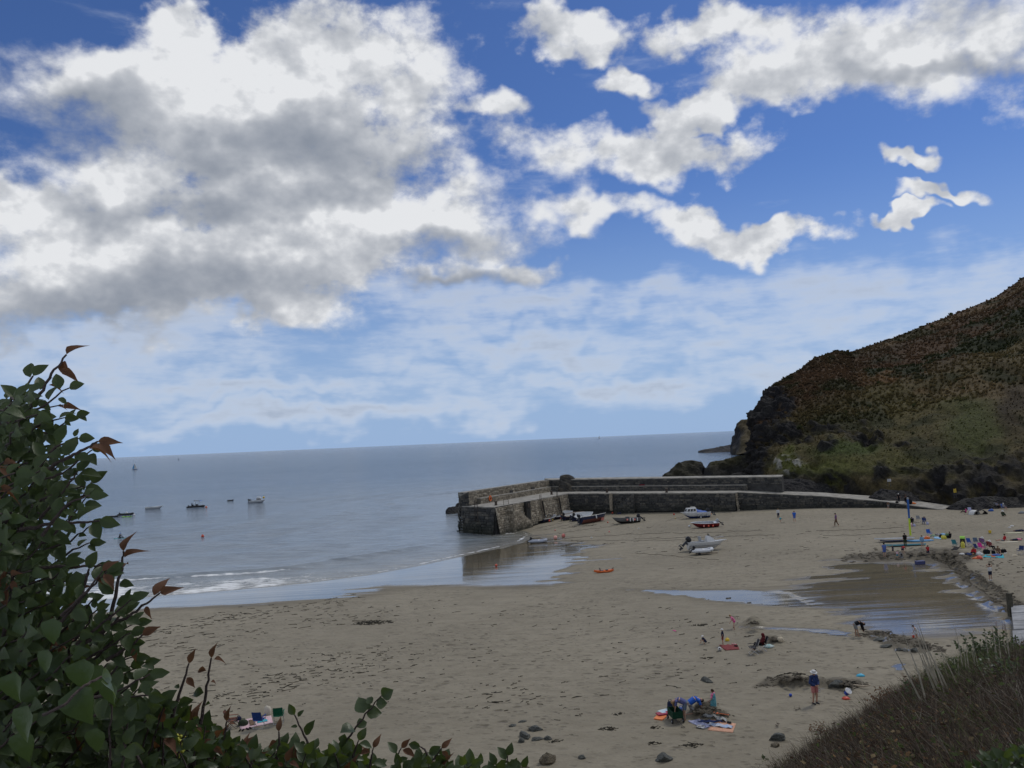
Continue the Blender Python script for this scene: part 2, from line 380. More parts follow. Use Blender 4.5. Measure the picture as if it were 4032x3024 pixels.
def build_sand():
    us = np.linspace(-1.15, 1.6, 1150)
    inv = np.concatenate([np.linspace(1 / 8.0, 1 / 26.0, 40)[:-1], np.linspace(1 / 26.0, 1 / 260.0, 420)])
    D = 1 / inv
    Y, U = np.meshgrid(D, us, indexing='ij'); X = U * Y
    Zs = sand_h(X, Y)
    for (bx, by, r, h) in BUMPS: Zs += h * np.exp(-((X - bx) ** 2 + (Y - by) ** 2) / (r * r))
    c1, c2 = line_dist(X, Y, CHAN), line_dist(X, Y, CHAN2)
    wob = fbm(X * .6, Y * .6, seed=5)
    Zs += -.5 * np.exp(-(c1 / .9) ** 2) + .12 * np.exp(-((c1 - 1.6) / .7) ** 2) * (wob * 1.6) + .18 * np.exp(-(c2 / .9) ** 2) * (wob * 1.8 - .3)
    P = np.stack([X, Y, Zs], -1).reshape(-1, 3)
    px, py = to_px(P)
    w1 = (fbm(P[:, 0] * .09, P[:, 1] * .09, seed=2) - .5); w2 = (fbm(P[:, 0] * .5, P[:, 1] * .22, seed=3, octv=4) - .5)
    w3 = fbm(P[:, 0] * .035, P[:, 1] * .75, seed=6, octv=4) - .5; w4 = fbm(P[:, 0] * .12, P[:, 1] * 1.6, seed=8, octv=3) - .5
    wx, wy = px + w1 * 110 + w2 * 50 + w3 * 420 + w4 * 140, py + w1 * 12 + w2 * 8
    wet = np.maximum(1 - sm(poly_sdf(wx, wy, WET1), -22, 8), .9 * (1 - sm(poly_sdf(wx, wy, WET2), -14, 9)))
    pool = np.zeros(len(P))
    for pl in POOL: pool = np.maximum(pool, 1 - sm(poly_sdf(px + w2 * 22 + w1 * 20 + w3 * 170 + w4 * 120, py + w2 * 6, pl), -4, 2.5))
    # the film of water along the sea: everything wet in WET1 close to the waterline
    film = np.maximum(1 - sm(poly_sdf(wx, wy, WET1), -20, -4), 1.0 * (1 - sm(poly_sdf(wx, wy, WET2), -26, -6)))
    dig = np.zeros(len(P))
    for pl in DIG: dig = np.maximum(dig, 1 - sm(poly_sdf(px + w2 * 60, py + w2 * 16, pl), -9, 7))
    dig = np.maximum(dig * (.45 + .9 * fbm(P[:, 0] * 1.3, P[:, 1] * .9, seed=9)), np.exp(-((c2.ravel()) / .9) ** 2) * .9)
    dig = np.maximum(dig, .55 * np.exp(-(c1.ravel() / .7) ** 2))
    Zr = P[:, 2]; Zr += np.clip(dig, 0, 1) * (fbm(P[:, 0] * 2.2, P[:, 1] * 1.6, seed=21) - .5) * .45 * (P[:, 1] > 30)
    Zr -= pool * .03
    me = mesh_np('beach', P, grid_faces(len(D), len(us)), True)
    attr(me, 'wet', wet); attr(me, 'pool', pool); attr(me, 'film', film); attr(me, 'dig', np.clip(dig, 0, 1))
    m = bpy.data.materials.new('sand'); m.use_nodes = True; N, L = m.node_tree.nodes, m.node_tree.links
    b = N['Principled BSDF']
    geo = N.new('ShaderNodeNewGeometry'); pos = geo.outputs['Position']
    def at(n): a = N.new('ShaderNodeAttribute'); a.attribute_name = n; return a.outputs['Fac']
    def ns(scale, det=4, vec=None, rough=.5, dist=0):
        n = N.new('ShaderNodeTexNoise'); n.inputs['Scale'].default_value = scale; n.inputs['Detail'].default_value = det; n.inputs['Roughness'].default_value = rough; n.inputs['Distortion'].default_value = dist; L.new(vec or pos, n.inputs['Vector']); return n.outputs['Fac']
    def mp(sx, sy, rz=0):
        n = N.new('ShaderNodeMapping'); n.inputs['Scale'].default_value = (sx, sy, 1); n.inputs['Rotation'].default_value = (0, 0, rz); L.new(pos, n.inputs['Vector']); return n.outputs[0]
    def rng_(x, a, b_, c=0, d=1):
        n = N.new('ShaderNodeMapRange'); n.clamp = True; L.new(x, n.inputs[0])
        for i, v in zip((1, 2, 3, 4), (a, b_, c, d)): n.inputs[i].default_value = v
        return n.outputs[0]
    def mix(f, a, c):
        n = N.new('ShaderNodeMix'); n.data_type = 'RGBA'
        if isinstance(f, (int, float)): n.inputs[0].default_value = f
        else: L.new(f, n.inputs[0])
        for s, v in ((6, a), (7, c)):
            if isinstance(v, tuple): n.inputs[s].default_value = (*v, 1)
            else: L.new(v, n.inputs[s])
        return n.outputs[2]
    def ma(op, a, c=None):
        n = N.new('ShaderNodeMath'); n.operation = op
        for i, v in enumerate((a, c)):
            if v is None: continue
            if isinstance(v, (int, float)): n.inputs[i].default_value = v
            else: L.new(v, n.inputs[i])
        return n.outputs[0]
    wetA, poolA, filmA, digA = at('wet'), at('pool'), at('film'), at('dig')
    broad = ns(.05, 5); mid = ns(.6, 5, mp(1, 2.0)); fine = ns(5.0, 5, mp(1, 1.3), .65)
    col = mix(rng_(broad, .32, .68), (.228, .204, .152), (.308, .276, .208))
    col = mix(rng_(mid, .4, .66, 0, .42), col, (.165, .144, .104))
    def vor(scale, vec, a, b_):
        n = N.new('ShaderNodeTexVoronoi'); n.feature = 'F1'; n.inputs['Scale'].default_value = scale; L.new(vec, n.inputs['Vector'])
        sp = N.new('ShaderNodeSeparateColor'); L.new(n.outputs['Color'], sp.inputs[0])
        return ma('MULTIPLY', rng_(n.outputs['Distance'], a, b_, 1, 0), rng_(sp.outputs[0], .35, .9))
    def warp(vec, k, sc_):
        n = N.new('ShaderNodeTexNoise'); n.inputs['Scale'].default_value = sc_; n.inputs['Detail'].default_value = 3; L.new(pos, n.inputs['Vector'])
        s_ = N.new('ShaderNodeVectorMath'); s_.operation = 'MULTIPLY_ADD'; L.new(n.outputs['Color'], s_.inputs[0]); s_.inputs[1].default_value = (k, k, 0); L.new(vec, s_.inputs[2]); return s_.outputs[0]
    foot = vor(1.5, warp(mp(.75, 1.25, .2), .5, 2.0), .12, .42)                # scuffs and footprints
    foot2 = vor(3.1, warp(mp(.8, 1.2, -.3), .3, 4.0), .1, .45)
    scat = rng_(ns(.11, 3), .36, .6, .25, 1.0)
    fm = ma('MULTIPLY', ma('MAXIMUM', foot, ma('MULTIPLY', foot2, .8)), scat)
    dry = rng_(wetA, .1, .5, 1, 0); fm = ma('MULTIPLY', fm, dry)
    col = mix(ma('MULTIPLY', fm, .82), col, (.085, .072, .052))
    speck = rng_(fine, .36, .64, 0, .3); col = mix(speck, col, (.15, .13, .095))
    weed = ma('MULTIPLY', rng_(ns(1.1, 4, mp(1, 2.2, .5), .7, .8), .635, .675), rng_(ns(.07, 2), .42, .6))
    col = mix(ma('MULTIPLY', ma('MULTIPLY', weed, dry), .85), col, (.035, .03, .02))
    streak = rng_(ns(.6, 5, mp(.12, 1.5), .62, .5), .45, .57)
    col = mix(ma('MULTIPLY', wetA, .75), col, mix(streak, (.135, .113, .074), (.052, .042, .024)))
    col = mix(ma('MULTIPLY', digA, .85), col, (.062, .053, .038))
    col = mix(poolA, col, (.12, .105, .075))
    L.new(col, b.inputs['Base Color'])
    shine = ma('MAXIMUM', poolA, ma('MULTIPLY', filmA, rng_(streak, 0, 1, 1.0, .94))); shine = ma('MAXIMUM', shine, ma('MULTIPLY', wetA, ma('MULTIPLY', rng_(streak, 0, 1, 1.0, .80), ma('SUBTRACT', 1.0, digA))))
    L.new(rng_(shine, .5, .97, .85, .06), b.inputs['Roughness'])
    L.new(rng_(shine, .3, 1, .25, .9), b.inputs['Specular IOR Level'])
    b.inputs['IOR'].default_value = 1.42
    h = ma('SUBTRACT', ma('ADD', ma('MULTIPLY', mid, .05), ma('MULTIPLY', fine, .022)), ma('MULTIPLY', fm, .10))
    rip = ma('MULTIPLY', ma('MULTIPLY', ns(.55, 5, mp(.14, 1.7), .6, .5), .07), rng_(ns(.16, 4, mp(.2, 2.2)), .38, .62, .12, 1.0))
    n = N.new('ShaderNodeMix'); n.data_type = 'FLOAT'; L.new(rng_(shine, .4, .95), n.inputs[0]); L.new(h, n.inputs[2]); L.new(rip, n.inputs[3])
    bp = N.new('ShaderNodeBump'); bp.inputs['Strength'].default_value = 1; bp.inputs['Distance'].default_value = 1.0
    L.new(n.outputs[0], bp.inputs['Height']); L.new(bp.outputs[0], b.inputs['Normal'])
    L.new(rng_(shine, .6, 1, 1, .22), bp.inputs['Strength'])
    o = link('beach', me, None, m); tag(o, kind='structure')
build_sand()

# ------------------------------------------------------------------ the sea
def build_sea():
    us = np.concatenate([np.linspace(-6, -1.05, 40)[:-1], np.linspace(-1.05, .5, 560), np.linspace(.5, 6, 40)[1:]])
    D = 1 / np.concatenate([np.linspace(1 / 60.0, 1 / 1500.0, 520), np.linspace(1 / 1500., 1 / 40000., 30)[1:]])
    Y, U = np.meshgrid(D, us, indexing='ij'); X = U * Y
    d = poly_sdf(X, Y, _shore_poly)                       # metres out from the waterline
    left = sm(-X, -5, 35)
    Z = np.zeros_like(X)
    lines = fbm(X * .012, Y * .05, seed=31, octv=2)
    ph = d + (fbm(X * .02, Y * .03, seed=33, octv=3) - .5) * 16
    amp = np.exp(-((d - 45) / 45.0) ** 2) * .16 * sm(d, 4, 16)
    Z += amp * np.sin(ph / 17.0 * 2 * np.pi) * (.4 + lines)
    crest = np.exp(-((ph - 15.5) / 1.7) ** 2) * sm(-X, 4, 24) * .42 * (.4 + fbm(X * .06, Y * .06, seed=35))
    crest2 = np.exp(-((ph - 44) / 2.2) ** 2) * .42 * sm(-X, -10, 3) * sm(X, -60, -30)
    Z += crest + crest2
    Z += .05 * sm(d, .5, 6) * sm(d, -2, 2)
    Z = np.where(d < 0, np.minimum(Z, 0.02), Z)
    # foam: broken wave behind the crest, and the lace that runs up the sand
    n1 = fbm(X * .35, Y * .22, seed=41, octv=4); n2 = fbm(X * 1.2, Y * .8, seed=43, octv=3)
    band = (1 - sm(ph, 5.5, 12.5)) * sm(d, -.4, .8) * sm(-X, 8, 34)
    lace = np.exp(-((d - .5) / .7) ** 2) * (.36 + .55 * n1)
    foam = np.clip(np.maximum(np.maximum(band * (.40 + .5 * n1), np.exp(-((ph - 13.6) / 1.0) ** 2) * sm(-X, 14, 34) * (.3 + .75 * n1)), lace * .95), 0, 1)
    P = np.stack([X, Y, Z], -1).reshape(-1, 3)
    me = mesh_np('sea', P, grid_faces(len(D), len(us)), True)
    attr(me, 'foam', foam); attr(me, 'out', np.clip(d, -5, 400))
    m = bpy.data.materials.new('sea_water'); m.use_nodes = True; N, L = m.node_tree.nodes, m.node_tree.links
    b = N['Principled BSDF']; geo = N.new('ShaderNodeNewGeometry'); pos = geo.outputs['Position']
    def at(n): a = N.new('ShaderNodeAttribute'); a.attribute_name = n; return a.outputs['Fac']
    def mp(sx, sy):
        n = N.new('ShaderNodeMapping'); n.inputs['Scale'].default_value = (sx, sy, 1); n.inputs['Rotation'].default_value = (0, 0, -.2); L.new(pos, n.inputs['Vector']); return n.outputs[0]
    def ns(scale, det, vec, rough=.55):
        n = N.new('ShaderNodeTexNoise'); n.inputs['Scale'].default_value = scale; n.inputs['Detail'].default_value = det; n.inputs['Roughness'].default_value = rough; L.new(vec, n.inputs['Vector']); return n.outputs['Fac']
    def rg(x, a, b_, c=0, d_=1):
        n = N.new('ShaderNodeMapRange'); n.clamp = True; L.new(x, n.inputs[0])
        for i, v in zip((1, 2, 3, 4), (a, b_, c, d_)): n.inputs[i].default_value = v
        return n.outputs[0]
    def mix(f, a, c):
        n = N.new('ShaderNodeMix'); n.data_type = 'RGBA'
        if isinstance(f, (int, float)): n.inputs[0].default_value = f
        else: L.new(f, n.inputs[0])
        for s, v in ((6, a), (7, c)):
            if isinstance(v, tuple): n.inputs[s].default_value = (*v, 1)
            else: L.new(v, n.inputs[s])
        return n.outputs[2]
    outA, foamB = at('out'), at('foam')
    fa = N.new('ShaderNodeMath'); fa.operation = 'ADD'; L.new(foamB, fa.inputs[0]); L.new(ns(.9, 6, mp(.6, 1.2), .7), fa.inputs[1])
    foamA = rg(fa.outputs[0], 1.04, 1.24)
    deep = mix(rg(ns(.012, 4, mp(.35, 1.2)), .35, .68), (.034, .068, .128), (.058, .096, .158))
    deep = mix(rg(ns(.05, 6, mp(.22, 1.6), .7), .42, .62, 0, .75), deep, (.085, .125, .165))
    col = mix(rg(outA, 0, 190, 1, 0), deep, (.190, .222, .245))
    col = mix(rg(outA, -1, 9, 1, 0), col, (.20, .185, .145))
    rm = N.new('ShaderNodeMix'); rm.data_type = 'RGBA'; rm.blend_type = 'MULTIPLY'; rm.inputs[0].default_value = 1; L.new(col, rm.inputs[6]); L.new(rg(ns(.42, 5, mp(.4, 1.5), .68), .36, .64, .68, 1.34), rm.inputs[7]); col = rm.outputs[2]
    col = mix(foamA, col, (.78, .80, .80))
    L.new(col, b.inputs['Base Color']); b.inputs['IOR'].default_value = 1.33
    L.new(rg(foamA, 0, 1, .14, .8), b.inputs['Roughness']); sp_ = N.new('ShaderNodeMath'); sp_.operation = 'MULTIPLY'; L.new(rg(ns(.09, 5, mp(.2, 1.5), .65), .35, .65, .30, .6), sp_.inputs[0]); sp2 = N.new('ShaderNodeMath'); sp2.operation = 'MULTIPLY'; L.new(rg(outA, 30, 420, 1, .16), sp2.inputs[0]); L.new(rg(ns(.30, 5, mp(.45, 1.3), .7), .38, .62, .35, 1.5), sp2.inputs[1]); L.new(sp2.outputs[0], sp_.inputs[1]); L.new(sp_.outputs[0], b.inputs['Specular IOR Level'])
    a1 = ns(.34, 7, mp(.6, 1.5), .68); a2 = ns(.05, 4, mp(.4, 1.3), .5)
    ad = N.new('ShaderNodeMath'); ad.operation = 'ADD'; L.new(a1, ad.inputs[0]); L.new(a2, ad.inputs[1])
    bp = N.new('ShaderNodeBump'); bp.inputs['Distance'].default_value = 1.0; L.new(ad.outputs[0], bp.inputs['Height']); bp.inputs['Distance'].default_value = 1.8; L.new(bp.outputs[0], b.inputs['Normal'])
    L.new(rg(outA, 0, 120, .16, .75), bp.inputs['Strength'])
    o = link('sea', me, None, m); tag(o, kind='structure')
build_sea()

# ------------------------------------------------------------------ headland and rocks
def hdist(px, d):                                  # ground-plan point at forward distance d in a pixel column (near the horizon row)
    p = at_y(px, 1806 - .0432 * (px - 337), d); return (p.x, p.y)
def veg_material(name, rough=.9, bump=.5, bs=1.2, trans=0.0):
    m = bpy.data.materials.new(name); m.use_nodes = True; N, L = m.node_tree.nodes, m.node_tree.links
    b = N['Principled BSDF']; b.inputs['Roughness'].default_value = rough; b.inputs['Specular IOR Level'].default_value = .15
    ca = N.new('ShaderNodeAttribute'); ca.attribute_name = 'tint'
    geo = N.new('ShaderNodeNewGeometry')
    n = N.new('ShaderNodeTexNoise'); n.inputs['Scale'].default_value = bs; n.inputs['Detail'].default_value = 8; n.inputs['Roughness'].default_value = .68; L.new(geo.outputs['Position'], n.inputs['Vector'])
    mr = N.new('ShaderNodeMapRange'); L.new(n.outputs['Fac'], mr.inputs[0])
    for i, v in zip((1, 2, 3, 4), (.3, .72, .45, 1.6)): mr.inputs[i].default_value = v
    mx = N.new('ShaderNodeMix'); mx.data_type = 'RGBA'; mx.blend_type = 'MULTIPLY'; mx.inputs[0].default_value = 1
    L.new(ca.outputs['Color'], mx.inputs[6]); L.new(mr.outputs[0], mx.inputs[7]); L.new(mx.outputs[2], b.inputs['Base Color'])
    bp = N.new('ShaderNodeBump'); bp.inputs['Strength'].default_value = bump; bp.inputs['Distance'].default_value = .5; L.new(n.outputs['Fac'], bp.inputs['Height']); L.new(bp.outputs[0], b.inputs['Normal'])
    if trans:                                      # thin blades let light through
        tr = N.new('ShaderNodeBsdfTranslucent'); L.new(mx.outputs[2], tr.inputs['Color']); ms = N.new('ShaderNodeMixShader'); ms.inputs[0].default_value = trans
        L.new(b.outputs[0], ms.inputs[1]); L.new(tr.outputs[0], ms.inputs[2]); L.new(ms.outputs[0], N['Material Output'].inputs['Surface'])
    return m
FROND = veg_material('bracken_frond', .9, 0, 1.5, .5)
VEG = veg_material('hillside', .9, .9, 1.5); ROCKM = veg_material('cliff_rock', .75, .9, 1.6)
def normals(P):                                    # P (r, c, 3)
    du = np.gradient(P, axis=1); dv = np.gradient(P, axis=0); n = np.cross(du, dv); return n / (np.linalg.norm(n, axis=-1, keepdims=True) + 1e-9)

def build_headland():
    cols = [  # foot px, foot y, foot z, top px, top py, top y, profile power
        (2915, 186, -1, 2976, 1668, 196, .62), (2935, 178, -1, 2977, 1640, 196, .6), (2960, 173, -1, 2982, 1606, 199, .58), (2985, 170, 1, 2998, 1568, 203, .55), (3060, 164, 3, 3053, 1510, 208, .56), (3150, 160, 3.2, 3150, 1455, 216, .58), (3240, 157, 3.2, 3209, 1409, 222, .6),
        (3330, 154, 3.3, 3296, 1381, 228, .62), (3420, 151, 3.0, 3345, 1387, 233, .64), (3560, 146.5, 2.4, 3506, 1332, 242, .68), (3740, 138, 1.7, 3733, 1244, 254, .72), (3900, 134, 1.6, 3921, 1167, 262, .74),
        (4050, 132, 1.6, 4080, 1055, 268, .76), (4400, 128, 1.6, 4500, 880, 276, .76), (5200, 118, 1.6, 5300, 720, 290, .76), (7500, 95, 1.6, 7600, 500, 300, .8)]
    A = []
    for fp, fy, fz, tp, tpy, ty, pw in cols:
        fx, fyy = hdist(fp, fy); T = at_y(tp, tpy, ty); A.append((fx, fyy, fz, T.x, T.y, T.z, pw))
    A = np.array(A); n = len(cols)
    seg = np.array([0, .35, .7, 1.05, 2.0, 3.0, 3.9, 4.8, 5.7, 7.0, 8.8, 10.4, 11.9, 14, 16.5, 18.5])
    uu = np.concatenate([np.linspace(0, 12.2, 330), np.linspace(12.2, 18.5, 60)[1:]])
    C = np.stack([np.interp(uu, seg, A[:, k]) for k in range(7)], 1)
    nv = 250; vv = np.linspace(0, 1, nv) ** .9
    t = vv[:, None]
    F, T, pw = C[:, :3], C[:, 3:6], C[:, 6]
    hor = t ** 1.0
    X = F[:, 0] + (T[:, 0] - F[:, 0]) * hor; Y = F[:, 1] + (T[:, 1] - F[:, 1]) * hor
    zf = t ** pw[None, :]
    Z = F[:, 2] + (T[:, 2] - F[:, 2]) * zf
    P = np.stack([X, Y, Z], -1)
    # the far side, falling to the sea
    nb = 26; tb = np.linspace(0, 1, nb)[1:, None]
    away = T[:, :2] / np.linalg.norm(T[:, :2], axis=1, keepdims=True)
    X2 = T[:, 0] + (away[:, 0] * 110) * tb; Y2 = T[:, 1] + (away[:, 1] * 110) * tb; Z2 = T[:, 2] + (-4 - T[:, 2]) * tb ** 1.7 - 1.0 * tb
    P = np.concatenate([P, np.stack([X2, Y2, Z2], -1)], 0)
    Nn = normals(P)
    if Nn[100, 200, 1] > 0: Nn = -Nn
    px, py = to_px(P.reshape(-1, 3)); px = px.reshape(P.shape[:2]); py = py.reshape(P.shape[:2])
    x, y, z = P[..., 0], P[..., 1], P[..., 2]
    f1 = fbm(x * .035, y * .035, z * .05, seed=61, octv=4) - .5; f2 = fbm(x * .16, y * .16, z * .2, seed=63, octv=4) - .5; f3 = fbm(x * .6, y * .6, z * .7, seed=65, octv=3) - .5
    # strata: layers dipping across the face
    lay = z * .8 + x * .6 + y * .1 + f1 * 16 + f2 * 3
    strat = np.abs(((lay / 1.9) % 1) - .5) * 2
    wx, wy = px + f1 * 260 + f2 * 130, py + f1 * 170 + f2 * 110
    def ell(cx, cy, rx, ry): return 1 - sm(np.sqrt(((wx - cx) / rx) ** 2 + ((wy - cy) / ry) ** 2),   .35, 1.4)
    vfull = np.concatenate([np.repeat(vv[:, None], P.shape[1], 1), np.ones((nb - 1, P.shape[1]))], 0)
    rock = 1 - sm(vfull + f1 * .30 + f2 * .16 + f3 * .05, .01, .07)
    cliff = (1 - sm(poly_sdf(wx, wy, [(2890, 1900), (2960, 1590), (3040, 1545), (3130, 1560), (3160, 1600), (3060, 1700), (3010, 1800), (3040, 1900)]), -25, 15))
    rock = np.maximum(rock, cliff)
    for e in [(3300, 1660, 120, 22), (3400, 1700, 90, 34), (3240, 1740, 60, 30), (3420, 1720, 30, 50), (3480, 1880, 40, 55), (3700, 1870, 50, 55), (3555, 1750, 40, 22), (3120, 1700, 40, 45), (3900, 1930, 120, 60), (3190, 1650, 70, 16)]:
        rock = np.maximum(rock, ell(*e) * .95)
    rock = np.clip(rock, 0, 1)
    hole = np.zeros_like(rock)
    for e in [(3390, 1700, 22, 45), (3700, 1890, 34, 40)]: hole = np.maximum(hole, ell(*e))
    rid = 1 - np.abs(2 * fbm(x * .22 + f1 * 2, y * .22, z * .1, seed=67, octv=4) - 1); rid = rid - .75
    disp = f1 * 6.0 * sm(vfull, .0, .25) + f2 * 2.2 + f3 * .7 + rock * ((strat - .5) * .6 + rid * 4.0 + f3 * 2.2) - hole * 1.2
    fade = 1 - sm(vfull, .90, .99) * (1 - .12); disp = disp * fade
    P = P + Nn * disp[..., None]
    # colours of what grows and lies there
    def c(*v): return np.array(v)
    col = np.zeros(P.shape); k = sm(f2 + .5 * f1, -.12, .14)[..., None]
    col[:] = c(.064, .053, .025) * (1 - k) + c(.090, .072, .034) * k                    # dull grass
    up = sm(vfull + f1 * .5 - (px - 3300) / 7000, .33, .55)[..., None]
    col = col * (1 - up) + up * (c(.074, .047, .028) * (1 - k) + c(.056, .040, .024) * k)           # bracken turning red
    tan = (1 - sm(np.abs(vfull - .93 + f2 * .1), .0, .07))[..., None] * sm(px, 3350, 3500)[..., None]; col = col * (1 - tan * .6) + tan * .6 * c(.135, .098, .055)
    def lay_(mask, cc):
        nonlocal col
        m_ = np.clip(mask, 0, 1)[..., None]; col = col * (1 - m_) + m_ * np.array(cc)
    lay_(ell(3830, 1680, 150, 110) * .9, (.056, .064, .022)); lay_(ell(3330, 1765, 170, 55) * .95, (.050, .066, .020)); lay_(ell(3250, 1850, 200, 40) * .8, (.085, .095, .026)); lay_(ell(3550, 1620, 200, 110) * .5, (.082, .074, .028))
    lay_(ell(3560, 1830, 170, 60) * .5, (.075, .082, .024)); lay_(ell(3900, 1540, 300, 40) * .7, (.125, .092, .050)); lay_(ell(3500, 1500, 120, 22) * .7, (.125, .072, .032)); lay_(ell(3100, 1790, 40, 70) * .8, (.075, .085, .02))
    gd = line_dist(wx, wy, [(4300, 1235), (4032, 1300), (3870, 1335), (3730, 1380), (3600, 1450), (3450, 1470)])
    lay_((1 - sm(gd, 14, 46)) * .92, (.020, .027, .012)); lay_(ell(3990, 1600, 60, 130) * .85, (.035, .027, .018)); lay_((1 - sm(np.abs(vfull - .99), 0, .02)) * sm(3340 - px, 0, 60) * .6, (.045, .05, .02))
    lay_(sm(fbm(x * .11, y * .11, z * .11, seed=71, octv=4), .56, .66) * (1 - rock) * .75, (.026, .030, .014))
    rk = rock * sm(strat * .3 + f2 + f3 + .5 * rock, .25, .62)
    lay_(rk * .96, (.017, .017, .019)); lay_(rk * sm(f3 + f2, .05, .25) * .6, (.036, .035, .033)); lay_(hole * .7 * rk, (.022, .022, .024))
    lay_(ell(3110, 1830, 70, 30) * sm(f3, .0, .12) * .9, (.30, .29, .26))
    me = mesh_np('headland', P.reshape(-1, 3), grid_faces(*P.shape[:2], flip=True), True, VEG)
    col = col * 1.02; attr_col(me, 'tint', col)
    vr = rk.ravel(); fv = np.array([vr[p.vertices[0]] < .3 for p in me.polygons]); me.polygons.foreach_set('use_smooth', fv); me.update()
    o = link('headland', me); tag(o, kind='structure')
    # bracken, tussocks and gorse standing on the slope
    Nn2 = normals(P); Nn2 = -Nn2 if Nn2[100, 200, 1] > 0 else Nn2
    r_ = np.random.default_rng(5); V, Fc, Cc = [], [], []
    cnt = 0
    ii = r_.integers(8, nv - 1, 60000); jj = r_.integers(2, 345, 60000)
    for i, j in zip(ii, jj):
        if rk[i, j] > .35 or hole[i, j] > .3: continue
        big = vfull[i, j] > .25
        if r_.random() > (.5 if big else .3): continue
        p = P[i, j]; h = r_.uniform(.2, .5) * (1.2 if big else .6); w = h * r_.uniform(.7, 1.3); cc = col[i, j] * r_.uniform(.95, 1.35)
        if r_.random() < .006: h *= 1.7; w *= 1.8; cc = np.array((.035, .042, .018))
        a0 = r_.uniform(0, 6.28)
        for q in range(4):
            a = a0 + q * 1.57 + r_.uniform(-.4, .4); ca, sa = math.cos(a), math.sin(a); b = len(V)
            lean = r_.uniform(.2, .7) * w
            V += [(p[0] - sa * w * .5, p[1] + ca * w * .5, p[2] - .15), (p[0] + sa * w * .5, p[1] - ca * w * .5, p[2] - .15), (p[0] + ca * lean + sa * w * .3, p[1] + sa * lean - ca * w * .3, p[2] + h * r_.uniform(.6, 1)), (p[0] + ca * lean - sa * w * .3, p[1] + sa * lean + ca * w * .3, p[2] + h * r_.uniform(.6, 1))]
            Fc.append((b, b + 1, b + 2, b + 3)); Cc += [cc, cc, cc * 1.1, cc * 1.1]
        cnt += 1
        if cnt > 10000: break
    me = mesh_np('bracken', np.array(V), np.array(Fc), False, FROND); attr_col(me, 'tint', np.array(Cc))
    tag(link('bracken', me), 'reddish brown bracken and rough grass covering the headland slope', 'bracken', kind='stuff')
build_headland()

def ridge_rock(name, tops, d0, depth, seed, label=None, cat=None, kind=None, group=None, base=-1.2, col=(.020, .020, .022), col2=(.045, .043, .038), green=None, amp=1.0, nc=70, nr=46, m=None):
    """a rock whose skyline runs through the pixels 'tops' at forward distance d0, with a front, a back and real depth"""
    xs = np.array([t[0] for t in tops], float); ys = np.array([t[1] for t in tops], float)
    pc = np.linspace(xs[0], xs[-1], nc); tp = np.interp(pc, xs, ys)
    T = np.array([at_y(a, b_, d0) for a, b_ in zip(pc, tp)])
    T[:, 2] = np.maximum(T[:, 2], base + .3)
    s = np.linspace(-1, 1, nr)
    env = np.minimum(1, np.minimum(np.arange(nc), np.arange(nc)[::-1]) / (nc * .12)) ** .5
    hz = (T[:, 2] - base)
    P = np.zeros((nr, nc, 3))
    for i, q in enumerate(s):
        w = depth * np.sign(q) * abs(q) ** 1.25 * (.25 + .75 * env)
        drop = abs(q) ** 1.7
        P[i, :, 0] = T[:, 0] * (1 + w / d0); P[i, :, 1] = T[:, 1] + w; P[i, :, 2] = T[:, 2] - hz * drop
    Nn = normals(P); Nn = -Nn if Nn[nr // 2, nc // 2, 2] < 0 else Nn
    x, y, z = P[..., 0], P[..., 1], P[..., 2]; sc_ = 1.0 / max(1.5, hz.max())
    f1 = fbm(x * sc_ * 1.6, y * sc_ * 1.6, z * sc_ * 1.6, seed=seed, octv=5) - .5
    lay = (z + x * .45) * sc_ * 5 + f1 * 3; st = np.abs((lay % 1) - .5) * 2 - .5
    fade = np.where(np.abs(s) < .12, .35, 1.0)[:, None]
    rg_ = .5 - np.abs(2 * fbm(x * sc_ * 3 + f1, y * sc_ * 3, z * sc_ * 2, seed=seed + 5, octv=4) - 1)
    P = P + Nn * ((f1 * .55 + st * .10 + rg_ * .45) * amp * hz.max() * .38 * fade)[..., None]
    me = mesh_np(name, P.reshape(-1, 3), grid_faces(nr, nc), False, m or ROCKM)
    k = sm(f1 + st * .2, -.1, .25)[..., None]; cc = np.array(col) * (1 - k) + np.array(col2) * k
    if green:
        g = (sm(Nn[..., 2] + f1, .45, .8))[..., None] * .8; cc = cc * (1 - g) + g * np.array(green)
    attr_col(me, 'tint', cc)
    o = link(name, me); tag(o, label, cat, group, kind); return o
ridge_rock('promontory', [(2880, 1770), (2884, 1738), (2888, 1724), (2900, 1712), (2905, 1690), (2912, 1668), (2926, 1657), (2950, 1648), (2977, 1634), (3040, 1600), (3160, 1560), (3300, 1640)], 560, 45, 3, kind='structure', green=(.075, .058, .026), nc=120, amp=.7)
ridge_rock('rock_outcrop', [(2753, 1779), (2790, 1768), (2830, 1764), (2870, 1754), (2905, 1746), (2960, 1735)], 640, 30, 4, 'long low dark reef running out to sea from the far point', 'rock', 'dark rocks round the headland', None) if False else None
def rocky(tops, d0, depth, seed, label, **k):
    return ridge_rock('rock_outcrop', tops, d0, depth, seed, label, 'rock', None, 'dark sea rocks', **k)
rocky([(2752, 1779), (2790, 1768), (2830, 1764), (2870, 1754), (2905, 1746), (2960, 1735)], 640, 30, 4, 'long low dark reef running out to sea from the far point')
rocky([(2596, 1905), (2612, 1872), (2640, 1848), (2676, 1824), (2700, 1817), (2762, 1816), (2768, 1840), (2780, 1880), (2790, 1905)], 196, 8, 6, 'humped dark rock standing alone in the sea behind the pier parapet', amp=.8, green=(.035, .033, .018))
